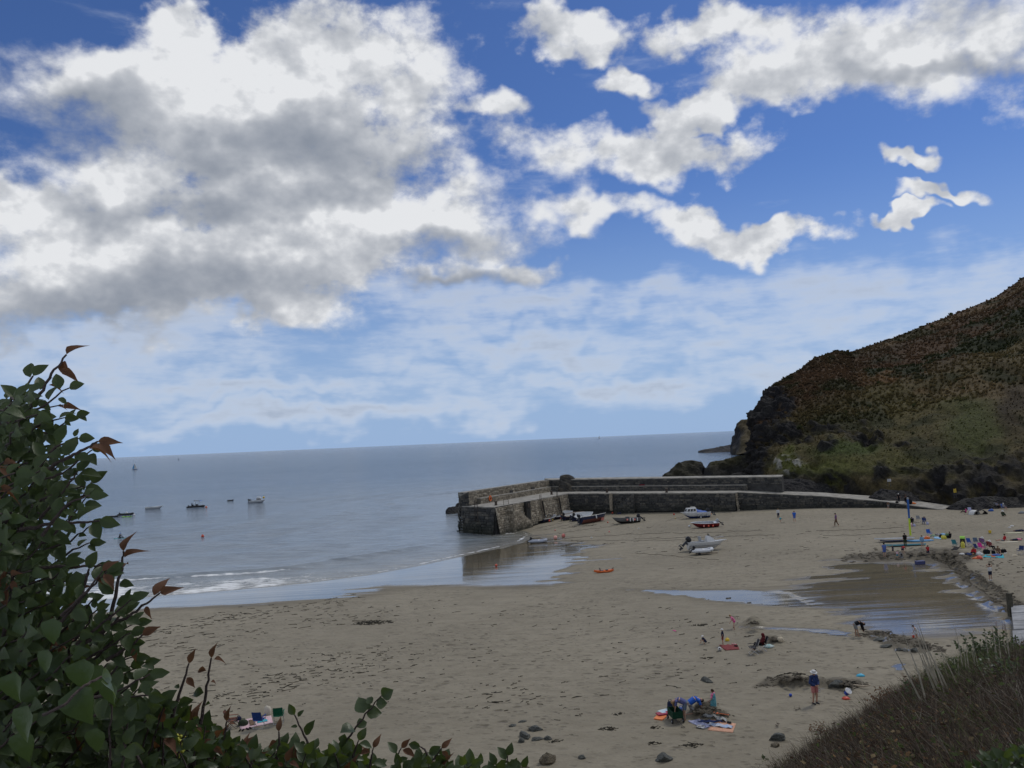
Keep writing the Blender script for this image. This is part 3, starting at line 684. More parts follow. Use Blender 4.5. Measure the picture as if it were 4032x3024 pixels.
rocky([(2776, 1905), (2782, 1856), (2796, 1821), (2850, 1815), (2904, 1797), (2960, 1790), (3000, 1830), (3030, 1900)], 190, 8, 8, 'dark rock with a greenish top joined to the cliff foot behind the pier', amp=.8, green=(.045, .042, .016))
rocky([(2868, 1910), (2885, 1868), (2910, 1860), (2960, 1872), (2990, 1905)], 180, 4, 12, 'low bedded rock just behind the parapet by the cliff', amp=.5)
rocky([(1755, 2012), (1766, 1998), (1790, 1994), (1815, 2000), (1822, 2014)], 186, 3.5, 14, 'flat black rock in the water off the pier end', amp=.7, base=-1)
rocky([(1788, 2006), (1797, 1984), (1806, 1980), (1812, 1996), (1818, 2008)], 189, 2.5, 15, 'small pointed black rock in the water off the pier end', amp=.7, base=-1)
rocky([(1806, 2006), (1816, 1976), (1832, 1966), (1850, 1970), (1862, 1990), (1866, 2008)], 178, 5, 16, 'brown boulder heap against the seaward side of the pier end', amp=.7, base=-1, col=(.06, .055, .045), col2=(.11, .10, .08))
rocky([(3030, 1930), (3060, 1890), (3150, 1885), (3260, 1905), (3400, 1935), (3440, 1955)], 160, 5, 18, 'layered dark ledges at the cliff foot where the parapet ends', amp=.8, base=2, nc=90)
rocky([(3420, 1962), (3470, 1925), (3560, 1935), (3660, 1945), (3740, 1975), (3760, 1992)], 146, 4, 19, 'broken dark ledges at the cliff foot beside the ramp', amp=.9, base=1, nc=90)
rocky([(3730, 2000), (3790, 1968), (3880, 1955), (3960, 1960), (4060, 1950), (4150, 1995)], 134.5, 3, 20, 'low dark ledges at the cliff foot above the sand', amp=.9, base=1, nc=90)

# ------------------------------------------------------------------ the pier
def stone_material(name, c1, c2, c3, weed=(.02, .024, .016), weed_z=0.0, weed_w=1.0):
    m = bpy.data.materials.new(name); m.use_nodes = True; N, L = m.node_tree.nodes, m.node_tree.links
    b = N['Principled BSDF']; b.inputs['Roughness'].default_value = .85; b.inputs['Specular IOR Level'].default_value = .25
    g = N.new('ShaderNodeNewGeometry'); oi = N.new('ShaderNodeObjectInfo')
    ad = N.new('ShaderNodeMath'); ad.operation = 'ADD'; L.new(g.outputs['Random Per Island'], ad.inputs[0]); L.new(oi.outputs['Random'], ad.inputs[1])
    fr = N.new('ShaderNodeMath'); fr.operation = 'FRACT'; L.new(ad.outputs[0], fr.inputs[0])
    cr = N.new('ShaderNodeValToRGB'); e = cr.color_ramp.elements; e[0].color = (*c1, 1); e[1].color = (*c3, 1); n_ = e.new(.55); n_.color = (*c2, 1); L.new(fr.outputs[0], cr.inputs[0])
    n = N.new('ShaderNodeTexNoise'); n.inputs['Scale'].default_value = 2.5; n.inputs['Detail'].default_value = 7; n.inputs['Roughness'].default_value = .65; L.new(g.outputs['Position'], n.inputs['Vector'])
    mr = N.new('ShaderNodeMapRange'); L.new(n.outputs['Fac'], mr.inputs[0])
    for i, v in zip((1, 2, 3, 4), (.3, .7, .55, 1.35)): mr.inputs[i].default_value = v
    mx = N.new('ShaderNodeMix'); mx.data_type = 'RGBA'; mx.blend_type = 'MULTIPLY'; mx.inputs[0].default_value = 1; L.new(cr.outputs[0], mx.inputs[6]); L.new(mr.outputs[0], mx.inputs[7])
    # weed and tide staining by height above the sea, broken by noise
    sp = N.new('ShaderNodeSeparateXYZ'); L.new(g.outputs['Position'], sp.inputs[0])
    n2 = N.new('ShaderNodeTexNoise'); n2.inputs['Scale'].default_value = .35; n2.inputs['Detail'].default_value = 5; L.new(g.outputs['Position'], n2.inputs['Vector'])
    zz = N.new('ShaderNodeMath'); zz.operation = 'MULTIPLY_ADD'; L.new(n2.outputs['Fac'], zz.inputs[0]); zz.inputs[1].default_value = 2.6; L.new(sp.outputs[2], zz.inputs[2])
    wr = N.new('ShaderNodeMapRange'); L.new(zz.outputs[0], wr.inputs[0])
    for i, v in zip((1, 2, 3, 4), (weed_z, weed_z + weed_w, .8, 0)): wr.inputs[i].default_value = v
    m2 = N.new('ShaderNodeMix'); m2.data_type = 'RGBA'; L.new(wr.outputs[0], m2.inputs[0]); L.new(mx.outputs[2], m2.inputs[6]); m2.inputs[7].default_value = (*weed, 1)
    L.new(m2.outputs[2], b.inputs['Base Color'])
    bp = N.new('ShaderNodeBump'); bp.inputs['Strength'].default_value = .5; bp.inputs['Distance'].default_value = .06; L.new(n.outputs['Fac'], bp.inputs['Height']); L.new(bp.outputs[0], b.inputs['Normal'])
    return m
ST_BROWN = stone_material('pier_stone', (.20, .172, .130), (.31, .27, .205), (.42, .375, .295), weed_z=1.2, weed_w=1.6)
ST_DARK = stone_material('pier_stone_dark', (.048, .050, .052), (.085, .083, .078), (.145, .135, .115), weed_z=2.0, weed_w=2.4)  # weed-stained copy; shade on faces turned from the sun is in the colour
MORTAR = mat('lime_mortar', (.17, .155, .125), .95, .25, 1.5, .3, 12)
MORTAR_D = mat('dark_joint', (.055, .054, .052), .95, .3, 1.5, .3, 12)
CONC = mat('pier_concrete', (.29, .275, .24), .9, .28, .9, .35, 14, detail=7)
def stone_variants(k):
    out = []
    for q in range(k):
        rr = random.Random(q * 13 + 1); b = .5; vs = []; j = lambda: rr.uniform(-.07, .07)
        for z in (0, 1):
            s = .5 if z == 0 else .40
            for (x, y) in ((-1, -1), (1, -1), (1, 1), (-1, 1)):
                vs.append((x * s + j(), y * s + j(), z * (1 + j())))
        vs.append((j(), j(), 1.12 + j()))
        fs = [(0, 1, 5, 4), (1, 2, 6, 5), (2, 3, 7, 6), (3, 0, 4, 7), (4, 5, 8), (5, 6, 8), (6, 7, 8), (7, 4, 8)]
        out.append((vs, fs))
    return out
SV = stone_variants(6)
_sv_mesh = {}
class Stones:
    """coursed rubble facing: local x along the face, y up, z outwards"""
    def __init__(self): self.items = []
    def face(self, p0, p1, z0, z1, nrm, mt, batter=0.0, hmin=.28, hmax=.52, lmin=.4, lmax=1.15, seed=1, zb1=None, zt1=None, skip=None):
        p0, p1 = Vector((p0[0], p0[1], 0)), Vector((p1[0], p1[1], 0)); nrm = Vector((nrm[0], nrm[1], 0)).normalized()
        d = p1 - p0; Ln = d.length; d.normalize(); rr = random.Random(seed)
        zb1 = z0 if zb1 is None else zb1; zt1 = z1 if zt1 is None else zt1
        z = min(z0, zb1); top = max(z1, zt1)
        while z < top - .08:
            h = rr.uniform(hmin, hmax); h = h if z + h < top - .12 else top - z
            s = rr.uniform(-.4, 0)
            while s < Ln:
                l = rr.uniform(lmin, lmax); a, b_ = max(s, 0), min(s + l, Ln); s += l
                if b_ - a < .15: continue
                m_ = (a + b_) / 2 / Ln; zl, zh = z0 + (zb1 - z0) * m_, z1 + (zt1 - z1) * m_
                if z + h * .5 < zl or z + h > zh + .05: continue
                if skip and skip((a + b_) / 2, z + h / 2): continue
                off = batter * (top - (z + h / 2)) / (top - min(z0, zb1))
                c = p0 + d * ((a + b_) / 2) + nrm * (off - .02) + Vector((0, 0, z + h / 2))
                self.items.append((c, d, nrm, (b_ - a - .035, h - .035, rr.uniform(.07, .17)), rr.randrange(6), mt))
            z += h
    def build(self, parent, n_parts=300):
        it = sorted(self.items, key=lambda i: -(i[3][0] * i[3][1]) / (i[0] - EYE).length ** 2 * 1e4)
        for c, d, nm, s, q, mt in it[:n_parts]:
            key = (q, mt.name)
            if key not in _sv_mesh:
                me = bpy.data.meshes.new('stone'); me.from_pydata(SV[q][0], [], SV[q][1]); me.materials.append(mt); me.update(); _sv_mesh[key] = me
            o = bpy.data.objects.new('stone', _sv_mesh[key]); COL.objects.link(o); o.parent = parent
            up = nm.cross(d); up = Vector((0, 0, 1))
            o.matrix_local = Matrix(((d.x * s[0], 0, nm.x * s[2], c.x), (d.y * s[0], 0, nm.y * s[2], c.y), (0, s[1], 0, c.z), (0, 0, 0, 1)))
        for mt in {i[5].name: i[5] for i in it[n_parts:]}.values():
            V, Fs = [], []
            for c, d, nm, s, q, m2 in it[n_parts:]:
                if m2 is not mt: continue
                b = len(V)
                for v in SV[q][0]: V.append(tuple(c + d * (v[0] * s[0]) + Vector((0, 0, v[1] * s[1])) + nm * (v[2] * s[2])))
                for f in SV[q][1]: Fs.append(tuple(i + b for i in f))
            me = bpy.data.meshes.new('stonework'); me.from_pydata(V, [], Fs); me.materials.append(mt); me.update()
            tag(link('stonework', me, parent), kind='stuff')
def v2(p): return Vector((p[0], p[1], 0))
def isect(p, d, q, e):
    den = d.x * e.y - d.y * e.x; t = ((q.x - p.x) * e.y - (q.y - p.y) * e.x) / den; return p + d * t
def prism(mb, poly, z0, z1, batter=None, ztops=None):
    n = len(poly); cx = sum(p[0] for p in poly) / n; cy = sum(p[1] for p in poly) / n
    bot = [(p[0], p[1], z0) for p in poly]; top = [(p[0], p[1], z1 if ztops is None else ztops[i]) for i, p in enumerate(poly)]
    mb.add(bot + top, [tuple(range(n))[::-1], tuple(range(n, 2 * n))] + [(i, (i + 1) % n, (i + 1) % n + n, i + n) for i in range(n)])

def build_pier():
    root = empty('harbour_pier', (0, 0, 0), 0, 'stone harbour pier with high parapet bending round to the cliff', 'pier')
    DK = 4.9
    A, C, E = v2(at_z(1950, 1997, DK)), v2(at_z(2235, 1943, DK)), v2(at_z(2894, 1940, DK))
    d1, d2 = (C - A).normalized(), (E - C).normalized()
    n1, n2 = Vector((-d1.y, d1.x, 0)), Vector((-d2.y, d2.x, 0))
    w1, w2 = 6.6, 5.4
    B = v2(at_z(1819, 1992, DK)); de = (B - A).normalized(); ne = Vector((de.y, -de.x, 0)); ne = -ne if ne.y > 0 else ne
    def L1(w): return A + n1 * w
    def L2(w): return C + n2 * w
    def corner(a, b_): return isect(L1(a), d1, L2(b_), d2)
    W = (A - B).length
    seat, thick = .95, 2.3
    S_end = A + d1 * 3.0                                 # the parapet starts behind the head
    far = 7.6
    E2 = E + d2 * 11
    # core bodies
    mb = MB()
    outer1 = W + .2
    oc = corner(outer1, w2 + seat + thick)
    prism(mb, [A, C, E, E + n2 * (w2 + seat + thick), oc, B], -3, DK - .02)
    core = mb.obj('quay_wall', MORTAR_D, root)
    mb = MB(); T = .16
    prism(mb, [A - ne * -.12, C - n2 * .1 - n1 * .1, E - n2 * .1 + d2 * .1, E + n2 * w2 + d2 * .1, corner(w1, w2), L1(w1) + d1 * 1.5, B + ne * .1], DK - T, DK + .02)
    mb.obj('deck', CONC, root)
    # parapet arm one, then arm two: seat step, wall, coping
    q0, q1 = L1(w1) + d1 * 4.2, corner(w1, w2)
    mb = MB(); prism(mb, [q0 + d1 * 1.5, q1, corner(w1 + seat, w2 + seat), L1(w1 + seat) + d1 * 5.7], DK - .3, DK + 1.0)
    e0 = corner(w1, w2); e1 = E + n2 * w2 + d2 * 1.0
    prism(mb, [e0, e1, E + n2 * (w2 + seat) + d2 * 1.0, corner(w1 + seat, w2 + seat)], DK - .3, DK + 1.0)
    mb.obj('seat_core', MORTAR, root)
    mb = MB(); prism(mb, [q0 + d1 * 1.4 - n1 * .06, q1 + (d2 - n1) * .0 - n1 * .06, corner(w1 + seat, w2 + seat), L1(w1 + seat) + d1 * 5.7], DK + 1.003, DK + 1.12)
    mb.obj('seat_slab', CONC, root)
    mb = MB(); prism(mb, [e0 - n2 * .06, e1 - n2 * .06, E + n2 * (w2 + seat) + d2 * 1.0, corner(w1 + seat, w2 + seat)], DK + 1.003, DK + 1.12)
    mb.obj('seat_slab', CONC, root)
    PT = 7.35
    g0 = L1(w1 + seat) + d1 * 3.0; g1 = corner(w1 + seat, w2 + seat); g2 = corner(w1 + seat + thick, w2 + seat + thick); g3 = L1(w1 + seat + thick) + d1 * 3.0
    mb = MB(); prism(mb, [g0, g1, g2, g3], DK - .5, PT, ztops=[PT, PT, PT - .25, PT - 1.2])
    h1 = E + n2 * (w2 + seat) + d2 * far; h2 = E + n2 * (w2 + seat + thick) + d2 * far
    prism(mb, [g1, h1, h2, g2], 1.0, PT, ztops=[PT, PT, PT + .2, PT + .2])
    mb.obj('parapet_core', MORTAR_D, root)
    mb = MB(); prism(mb, [g0 - n1 * .08 - d1 * .1, g1 - n1 * .08, g2, g3 - d1 * .1], PT + .003, PT + .16, ztops=[PT + .16, PT + .16, PT - .05, PT - .9]); mb.obj('coping', CONC, root)
    mb = MB(); prism(mb, [g1 - n2 * .08, h1 - n2 * .08, h2, g2], PT + .003, PT + .2, ztops=[PT + .16, PT + .16, PT + .34, PT + .34]); mb.obj('coping', CONC, root)
    # facing stones
    S = Stones()
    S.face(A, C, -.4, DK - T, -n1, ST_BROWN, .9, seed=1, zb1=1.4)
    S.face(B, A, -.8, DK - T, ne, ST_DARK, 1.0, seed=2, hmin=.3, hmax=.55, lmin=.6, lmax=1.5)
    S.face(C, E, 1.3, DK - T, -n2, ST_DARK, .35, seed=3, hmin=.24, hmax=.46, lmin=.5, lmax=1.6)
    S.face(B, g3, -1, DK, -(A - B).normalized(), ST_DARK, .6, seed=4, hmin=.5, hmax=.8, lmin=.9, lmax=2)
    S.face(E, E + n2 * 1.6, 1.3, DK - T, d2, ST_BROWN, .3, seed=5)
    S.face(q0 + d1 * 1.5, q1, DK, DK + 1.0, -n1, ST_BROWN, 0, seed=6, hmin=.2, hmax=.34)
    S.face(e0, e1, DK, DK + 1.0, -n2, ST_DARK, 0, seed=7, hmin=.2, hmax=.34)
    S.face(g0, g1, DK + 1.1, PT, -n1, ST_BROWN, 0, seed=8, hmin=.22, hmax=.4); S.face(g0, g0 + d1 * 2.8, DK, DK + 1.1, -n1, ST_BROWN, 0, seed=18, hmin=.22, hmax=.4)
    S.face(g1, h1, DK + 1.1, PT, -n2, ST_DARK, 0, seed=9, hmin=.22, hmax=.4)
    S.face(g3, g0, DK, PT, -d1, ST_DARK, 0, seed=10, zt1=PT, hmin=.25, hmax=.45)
    # the ramp to the sand
    fr = [E + n2 * 1.6 + d2 * .02, v2(at_z(3232, 1952, 3.8)), v2(at_z(3492, 1975, 2.7)), v2(at_z(3712, 2006, 1.72))]; zf = [DK, 3.8, 2.7, 1.72]
    bk = [E + n2 * (w2 + 1.0), v2(at_z(3232, 1939, 3.95)), v2(at_z(3500, 1957, 2.85)), v2(at_z(3748, 1991, 1.75))]; zbk = [DK, 3.95, 2.85, 1.75]
    mb = MB(); mc = MB()
    for i in range(3):
        zt = [zf[i], zf[i + 1], zbk[i + 1], zbk[i]]
        prism(mc, [fr[i], fr[i + 1], bk[i + 1], bk[i]], .2, 0, ztops=[q - .14 for q in zt])
        vs = [(*p.xy, q) for p, q in zip([fr[i], fr[i + 1], bk[i + 1], bk[i]], zt)]
        f_n = (fr[i + 1] - fr[i]).normalized(); out = Vector((f_n.y, -f_n.x, 0)) * .08
        vs[0] = (vs[0][0] + out.x, vs[0][1] + out.y, vs[0][2]); vs[1] = (vs[1][0] + out.x, vs[1][1] + out.y, vs[1][2])
        mb2 = MB(); mb2.add([(x, y, z - .137) for x, y, z in vs] + vs, [(3, 2, 1, 0), (4, 5, 6, 7)] + [(k, (k + 1) % 4, (k + 1) % 4 + 4, k + 4) for k in range(4)])
        mb2.obj('ramp_slab', CONC, root)
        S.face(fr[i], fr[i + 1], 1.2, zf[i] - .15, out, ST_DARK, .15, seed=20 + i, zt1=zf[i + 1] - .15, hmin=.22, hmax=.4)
    mc.obj('ramp_core', MORTAR_D, root)
    # stairs against the inner faces
    def s_at(P0, d, px):
        lo, hi = -5.0, 45.0
        for _ in range(40):
            m_ = (lo + hi) / 2; p = P0 + d * m_; q = to_px(np.array([[p.x, p.y, DK]]))[0][0]
            lo, hi = (m_, hi) if q < px else (lo, m_)
        return (lo + hi) / 2
    def stair_face(P0, d, nrm, s0, s1, z0, z1, mt, wd, sd):
        a, b_ = P0 + d * s0 + nrm * (wd + .25), P0 + d * s1 + nrm * (wd + .25); zb = -.3 if wd > 1 else 1.4
        S.face(a, b_, zb, z0 - .2, nrm, mt, 0, seed=sd, zt1=z1 - .2)
    def stairs(P0, d, nrm, s0, s1, z0, z1, n, mt, wd=.9):
        for i in range(n):
            a = s0 + (s1 - s0) * i / n; b_ = s0 + (s1 - s0) * (i + 1) / n; z = z0 + (z1 - z0) * (i + .5) / n
            c = P0 + d * ((a + b_) / 2) + nrm * (wd / 2 + .25)
            zb = min(z0, z1) - 1.2
            m_ = MB(); m_.box((c.x, c.y, (z + zb) / 2), (abs(b_ - a) + .02 * (i % 2), wd, z - zb), math.atan2(d.y, d.x)); m_.obj('step', mt, root)
    sA = s_at(A, d1, 1992); sB = s_at(A, d1, 2066)
    stairs(A, d1, -n1, sA, sB, DK - .1, 1.0, 17, ST_BROWN, 1.3); stair_face(A, d1, -n1, sA, sB, DK - .1, 1.0, ST_BROWN, 1.3, 31); S.face(A + d1 * sA, A + d1 * sA - n1 * 1.5, -.3, DK - .4, -d1, ST_BROWN, 0, seed=32)
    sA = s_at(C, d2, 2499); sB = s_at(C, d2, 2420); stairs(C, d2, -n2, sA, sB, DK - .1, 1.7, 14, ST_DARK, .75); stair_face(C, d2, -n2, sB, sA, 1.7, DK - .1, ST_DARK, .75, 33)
    S.build(root)
    # iron ladders, fender posts, recess box, pilaster, bollards
    IRON = mat('rusty_iron', (.06, .045, .035), .8, .4, 8, .3, 60); TIMB = mat('dark_wet_timber', (.022, .022, .02), .8, .4, 3, .4, 30)
    def ladder(px):
        s = s_at(A, d1, px); c = A + d1 * s - n1 * .35; m_ = MB()
        for k in (-.26, .26):
            p = c + d1 * k; m_.tube([(p.x - n1.x * .7, p.y - n1.y * .7, 1.0), (p.x, p.y, DK - .1), (p.x, p.y, DK + .9)], .055, 6)
        o = m_.obj('ladder_rail', IRON, root)
        for k in range(13):
            z = 1.2 + k * .3; off = -n1 * (.7 * max(0, (DK - z)) / 4.2); a_ = c - d1 * .26 + off; b_ = c + d1 * .26 + off
            m2 = MB(); m2.tube([(a_.x, a_.y, z), (b_.x, b_.y, z)], .04, 5); m2.obj('rung', IRON, o)
        m2 = MB(); p = c + d1 * .6 - n1 * .1; m2.tube([(p.x - n1.x * .5, p.y - n1.y * .5, 1.2), (p.x, p.y, DK - .4)], .13, 7); m2.obj('fender_post', TIMB, root)
    ladder(2122); ladder(2188)
    s = s_at(A, d1, 2064); c = A + d1 * s - n1 * .42; m_ = MB()
    m_.box((c.x - n1.x * .2, c.y - n1.y * .2, 3.0), (1.7, .55, 3.9), math.atan2(d1.y, d1.x)); tm = m_.obj('recess_box', TIMB, root)  # dark box standing in for a shaded recess with timber in it
    m_ = MB(); m_.box((c.x - n1.x * .5, c.y - n1.y * .5, 4.2), (.8, .1, .8), math.atan2(d1.y, d1.x)); m_.obj('recess_plate', IRON, tm)
    s = s_at(C, d2, 2407); c = C + d2 * s - n2 * .3; m_ = MB(); m_.box((c.x, c.y, 3.1), (.6, .5, 3.5), math.atan2(d2.y, d2.x)); m_.obj('pilaster', ST_BROWN, root)
    for px, py in [(2172, 1948), (1953, 1990), (2390, 1940), (2625, 1940)]:
        p = at_z(px, py, DK); m_ = MB(); m_.lathe([(.30, 0), (.26, .1), (.2, .5), (.3, .62), (.3, .75), (.1, .82)], (p.x, p.y, DK + .02), 12); m_.obj('bollard', IRON, root, True)
    for px in (2025, 2110, 2200):                     # stones jutting from the parapet
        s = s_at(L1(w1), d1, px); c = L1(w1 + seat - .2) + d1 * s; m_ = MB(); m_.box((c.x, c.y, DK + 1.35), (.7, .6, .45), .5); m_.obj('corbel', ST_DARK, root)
    # handrail at the stair head
    p = A + d1 * (s_at(A, d1, 1992) - .3) + n1 * .3; m_ = MB()
    m_.tube([(p.x, p.y, DK), (p.x, p.y, DK + 1.1), (p.x + d1.x * 1.7, p.y + d1.y * 1.7, DK + .9), (p.x + d1.x * 1.9, p.y + d1.y * 1.9, DK)], .04, 6); m_.obj('handrail', IRON, root)
    m_ = MB(); p = A + (B - A).normalized() * 4.4 + ne * .55
    for k in (-.35, .35):
        a_ = p + (B - A).normalized() * k; m_.tube([(a_.x, a_.y, 1.5), (a_.x, a_.y, DK + 1.1)], .06, 6)
    for k in range(4): m_.box((p.x, p.y, DK + 1.1 - k * .28), (.8, .06, .06), math.atan2(de.y, de.x))
    m_.obj('ladder_frame', IRON, root)
    return dict(A=A, C=C, E=E, d1=d1, d2=d2, n1=n1, n2=n2, w1=w1, w2=w2, DK=DK, s_at=s_at, L1=L1, seat=seat, ne=ne, B=B, e0=e0)
PIER = build_pier()
p = at_z(2240, 1929, 4.9)
ridge_rock('rock_outcrop', [(2200, 1932), (2206, 1874), (2222, 1870), (2240, 1869), (2258, 1878), (2274, 1896), (2282, 1930)], PIER['e0'].y - .6, 2.2, 30, 'craggy natural rock built into the bend of the pier parapet', 'rock', None, 'dark sea rocks', base=4.7, col=(.05, .048, .044), col2=(.13, .11, .08), amp=.7)

# ------------------------------------------------------------------ materials for things
WHITE = mat('white_gelcoat', (.62, .63, .63), .35, .06, 3, coat=.3); OFFW = mat('off_white_paint', (.55, .54, .50), .45, .10, 4)
NAVY = mat('navy_paint', (.012, .018, .055), .4, .2, 3, coat=.2); RED = mat('dark_red_paint', (.17, .012, .016), .4, .15, 3, coat=.2); RUST = mat('red_brown_antifoul', (.16, .055, .04), .7, .25, 4)
BLUEB = mat('blue_antifoul', (.02, .05, .19), .6, .2, 4); GREYP = mat('grey_paint', (.13, .135, .14), .5, .12, 4); LGREY = mat('pale_grey_lining', (.36, .38, .40), .6, .15, 5)
WOOD = mat('varnished_timber', (.22, .13, .07), .5, .25, 6); BLACK = mat('black_plastic', (.012, .013, .016), .4, .2, 6); DGREY = mat('dark_grey_plastic', (.05, .053, .06), .5, .2, 6)
GLASS = mat('dark_cabin_glass', (.015, .018, .022), .08, .1, 2, spec=.8); STEEL = mat('steel_tube', (.45, .45, .46), .3, .08, 8, metal=.9)
BLUEC = mat('blue_tarpaulin', (.02, .09, .36), .6, .2, 3, .3, 20); ROPE = mat('wet_rope', (.105, .09, .065), .9, .2, 20); RUBBER = mat('tyre_rubber', (.015, .015, .016), .8, .2, 10)
PINKB = mat('faded_pink_plastic', (.62, .20, .17), .5, .15, 4); CORAL = mat('coral_red_plastic', (.62, .09, .05), .45, .12, 4); ORANGE = mat('orange_plastic', (.68, .14, .025), .45, .1, 4); YEL = mat('yellow_plastic', (.70, .48, .04), .45, .1, 4)
PALEG = mat('pale_grey_hypalon', (.33, .36, .42), .55, .08, 3); WHITH = mat('white_hypalon', (.56, .58, .60), .5, .06, 3); BLKH = mat('black_hypalon', (.014, .015, .017), .55, .2, 3)
LBLUE = mat('light_blue_paint', (.13, .33, .55), .5, .12, 4); CYAN = mat('cyan_plastic', (.05, .42, .62), .45, .1, 4); BLUEP = mat('blue_plastic', (.02, .07, .42), .45, .1, 4); LIME = mat('lime_green', (.28, .62, .05), .5, .1, 4)
SKIN = mat('skin', (.46, .27, .19), .55, .08, 5); SKIN2 = mat('tanned_skin', (.36, .20, .13), .55, .08, 5)
def cloth(name, col, var=.14): return mat(name, col, .85, var, 9, .2, 60, spec=.15)

# ------------------------------------------------------------------ boats (local +x is the bow, z = 0 the keel line)
def hull_grid(L, B, D, sheer=.35, rake=.35, trans=.82, n=18, m=7, fl=2.2, inset=0.0, fwd=.5):
    rows = []
    for i in range(n + 1):
        s = i / n
        b = B / 2 * (trans + (1 - trans) * math.sin(math.pi / 2 * min(s / fwd, 1))) if s < fwd else B / 2 * max(0.0, 1 - ((s - fwd) / (1 - fwd)) ** 2.3)
        zs = D * (1 + sheer * s ** 2.4 + .06 * (1 - s) ** 2); zk = D * .8 * max(0, (s - .7) / .3) ** 2.2
        b = max(b - inset, .0); zk += inset * 1.4
        x0 = -L / 2 + L * s * (1 - rake / L) - (inset * .6 if s > .5 else -inset * .6)
        pts = []
        for k in range(-m, m + 1):
            t = abs(k) / m; y = b * (1 - (1 - t) ** fl) * (.93 + .07 * t); z = zk + (zs - zk) * t ** 1.25
            pts.append((x0 + rake * t * s ** 2, math.copysign(y, k) if k else 0.0, z))
        rows.append(pts)
    return rows
def open_loft(rows, a, b, name, mt, parent, smooth=True):
    mb = MB(); mb.loft([r[a:b + 1] for r in rows], closed=False); return mb.obj(name, mt, parent, smooth, 50)
def outboard(parent, x, z, tilt=.9, sc_=1.0, cowl=BLACK, leg=DGREY):
    """an outboard motor clamped to a transom; tilt in radians lifts the leg astern"""
    ca, sa = math.cos(tilt), math.sin(tilt)
    def tr(p): px, py, pz = (v * sc_ for v in p); return (x + px * ca - pz * -sa * -1 if False else x + px * ca + pz * sa, py, z - px * sa * -1 * -1 + pz * ca if False else z + pz * ca - px * sa * 1.0)
    def put(mb): mb.v = [tr(v) for v in mb.v]; return mb
    mb = MB(); mb.loft([[(-.42 + a, -w, h) for a, w, h in ()] or [(cx + dx * l, dy * w_, zz) for dx, dy in ((-1, -.6), (-.6, -1), (.6, -1), (1, -.6), (1, .6), (.6, 1), (-.6, 1), (-1, .6))] for cx, l, w_, zz in ((-.12, .20, .12, .12), (-.12, .27, .17, .2), (-.13, .28, .18, .4), (-.14, .22, .14, .52), (-.14, .1, .07, .56))])
    o = put(mb).obj('outboard_cowl', cowl, parent, True, 45)
    mb = MB(); mb.box((-.1, 0, -.2), (.2, .12, .7)); mb.box((-.14, 0, -.52), (.42, .14, .03)); mb.tube([(-.3, 0, -.7), (.12, 0, -.7)], [.05, .075], 8); mb.box((-.02, 0, -.86), (.2, .02, .26)); mb.box((.06, 0, 0), (.16, .2, .3)); put(mb).obj('outboard_leg', leg, o)
    mb = MB()
    for k in range(3): a = k * 2.09; mb.box((-.33, math.sin(a) * .1, -.7 + math.cos(a) * .1), (.02, .1, .16), 0, a)
    mb.tube([(-.4, 0, -.7), (-.28, 0, -.7)], [.02, .04], 6); put(mb).obj('propeller', leg, o)
    return o
def make_boat(name, label, px, py, heading, L=5, B=1.8, D=.75, top=NAVY, bottom=RUST, lining=WHITE, rail=OFFW, heel=0, sheer=.35, rake=.45, thwarts=3, motor=None, group=None, cat='boat', water=None, split=3, fl=2.2, lift=0, base=None):
    p = Vector(base) if base else (at_z(px, py, water) if water is not None else gnd(px, py))
    root = empty(name, (p.x, p.y, p.z + lift), R(heading), label, cat, group); root.rotation_euler = (R(heel), 0, R(heading))
    G = hull_grid(L, B, D, sheer, rake, fl=fl); m = 7
    mb = MB(); mb.loft([r[:m - split + 1] for r in G], closed=False); mb.loft([r[m + split:] for r in G], closed=False); mb.obj('hull', top, root, True, 50)
    open_loft(G, m - split, m + split, 'hull_bottom', bottom, root)
    I = hull_grid(L - .06, B, D, sheer, rake, inset=.05, fl=fl)
    open_loft(I, 0, 2 * m, 'lining', lining, root)
    mb = MB(); mb.add(G[0], [tuple(range(2 * m + 1))]); mb.add([(x + .04, y, z) for x, y, z in G[0]], [tuple(range(2 * m + 1))]); mb.obj('transom', top, root)
    for side in (0, 2 * m):
        mb = MB(); mb.tube([(r[side][0], r[side][1], r[side][2]) for r in G], .045, 6); mb.obj('gunwale', rail, root, True)
    mb = MB(); mb.tube([G[0][0], G[0][2 * m]], .045, 6); mb.obj('gunwale', rail, root, True)
    for k in range(thwarts):
        s = .2 + .5 * k / max(1, thwarts - 1); i = int(s * 18); w = I[i][2 * m][1] * .96
        mb = MB(); mb.box((I[i][m][0], 0, D * .68), (.26, 2 * w, .035)); mb.obj('thwart', WOOD if lining is not WHITE else LGREY, root)
    mb = MB(); i0, i1 = 1, 13
    mb.sheet([[(I[i][m][0], yy * abs(I[i][m + 3][1]) * .8, D * .27) for yy in (-1, 0, 1)] for i in range(i0, i1)], .02); mb.obj('floorboard', LGREY, root)
    if motor: outboard(root, -L / 2 - .06, D * 1.02, **motor)
    return root, G
def fender(parent, G, i, side, mt, r=.14, long=False, drop=.3):
    pt = G[i][0 if side > 0 else -1] if side > 0 else G[i][0]
    pt = G[i][-1] if side > 0 else G[i][0]
    mb = MB(); y = pt[1] + (r + .03) * (1 if side > 0 else -1)
    if long: mb.lathe([(.02, -.3), (.09, -.24), (.1, 0), (.09, .24), (.02, .3)], (pt[0], y, pt[2] - drop), 10)
    else: mb.ball((pt[0], y, pt[2] - drop), r, 12, 8)
    mb.tube([(pt[0], y, pt[2] - drop + r * .8), (pt[0], pt[1], pt[2])], .012, 4)
    return mb.obj('fender', mt, parent, True)

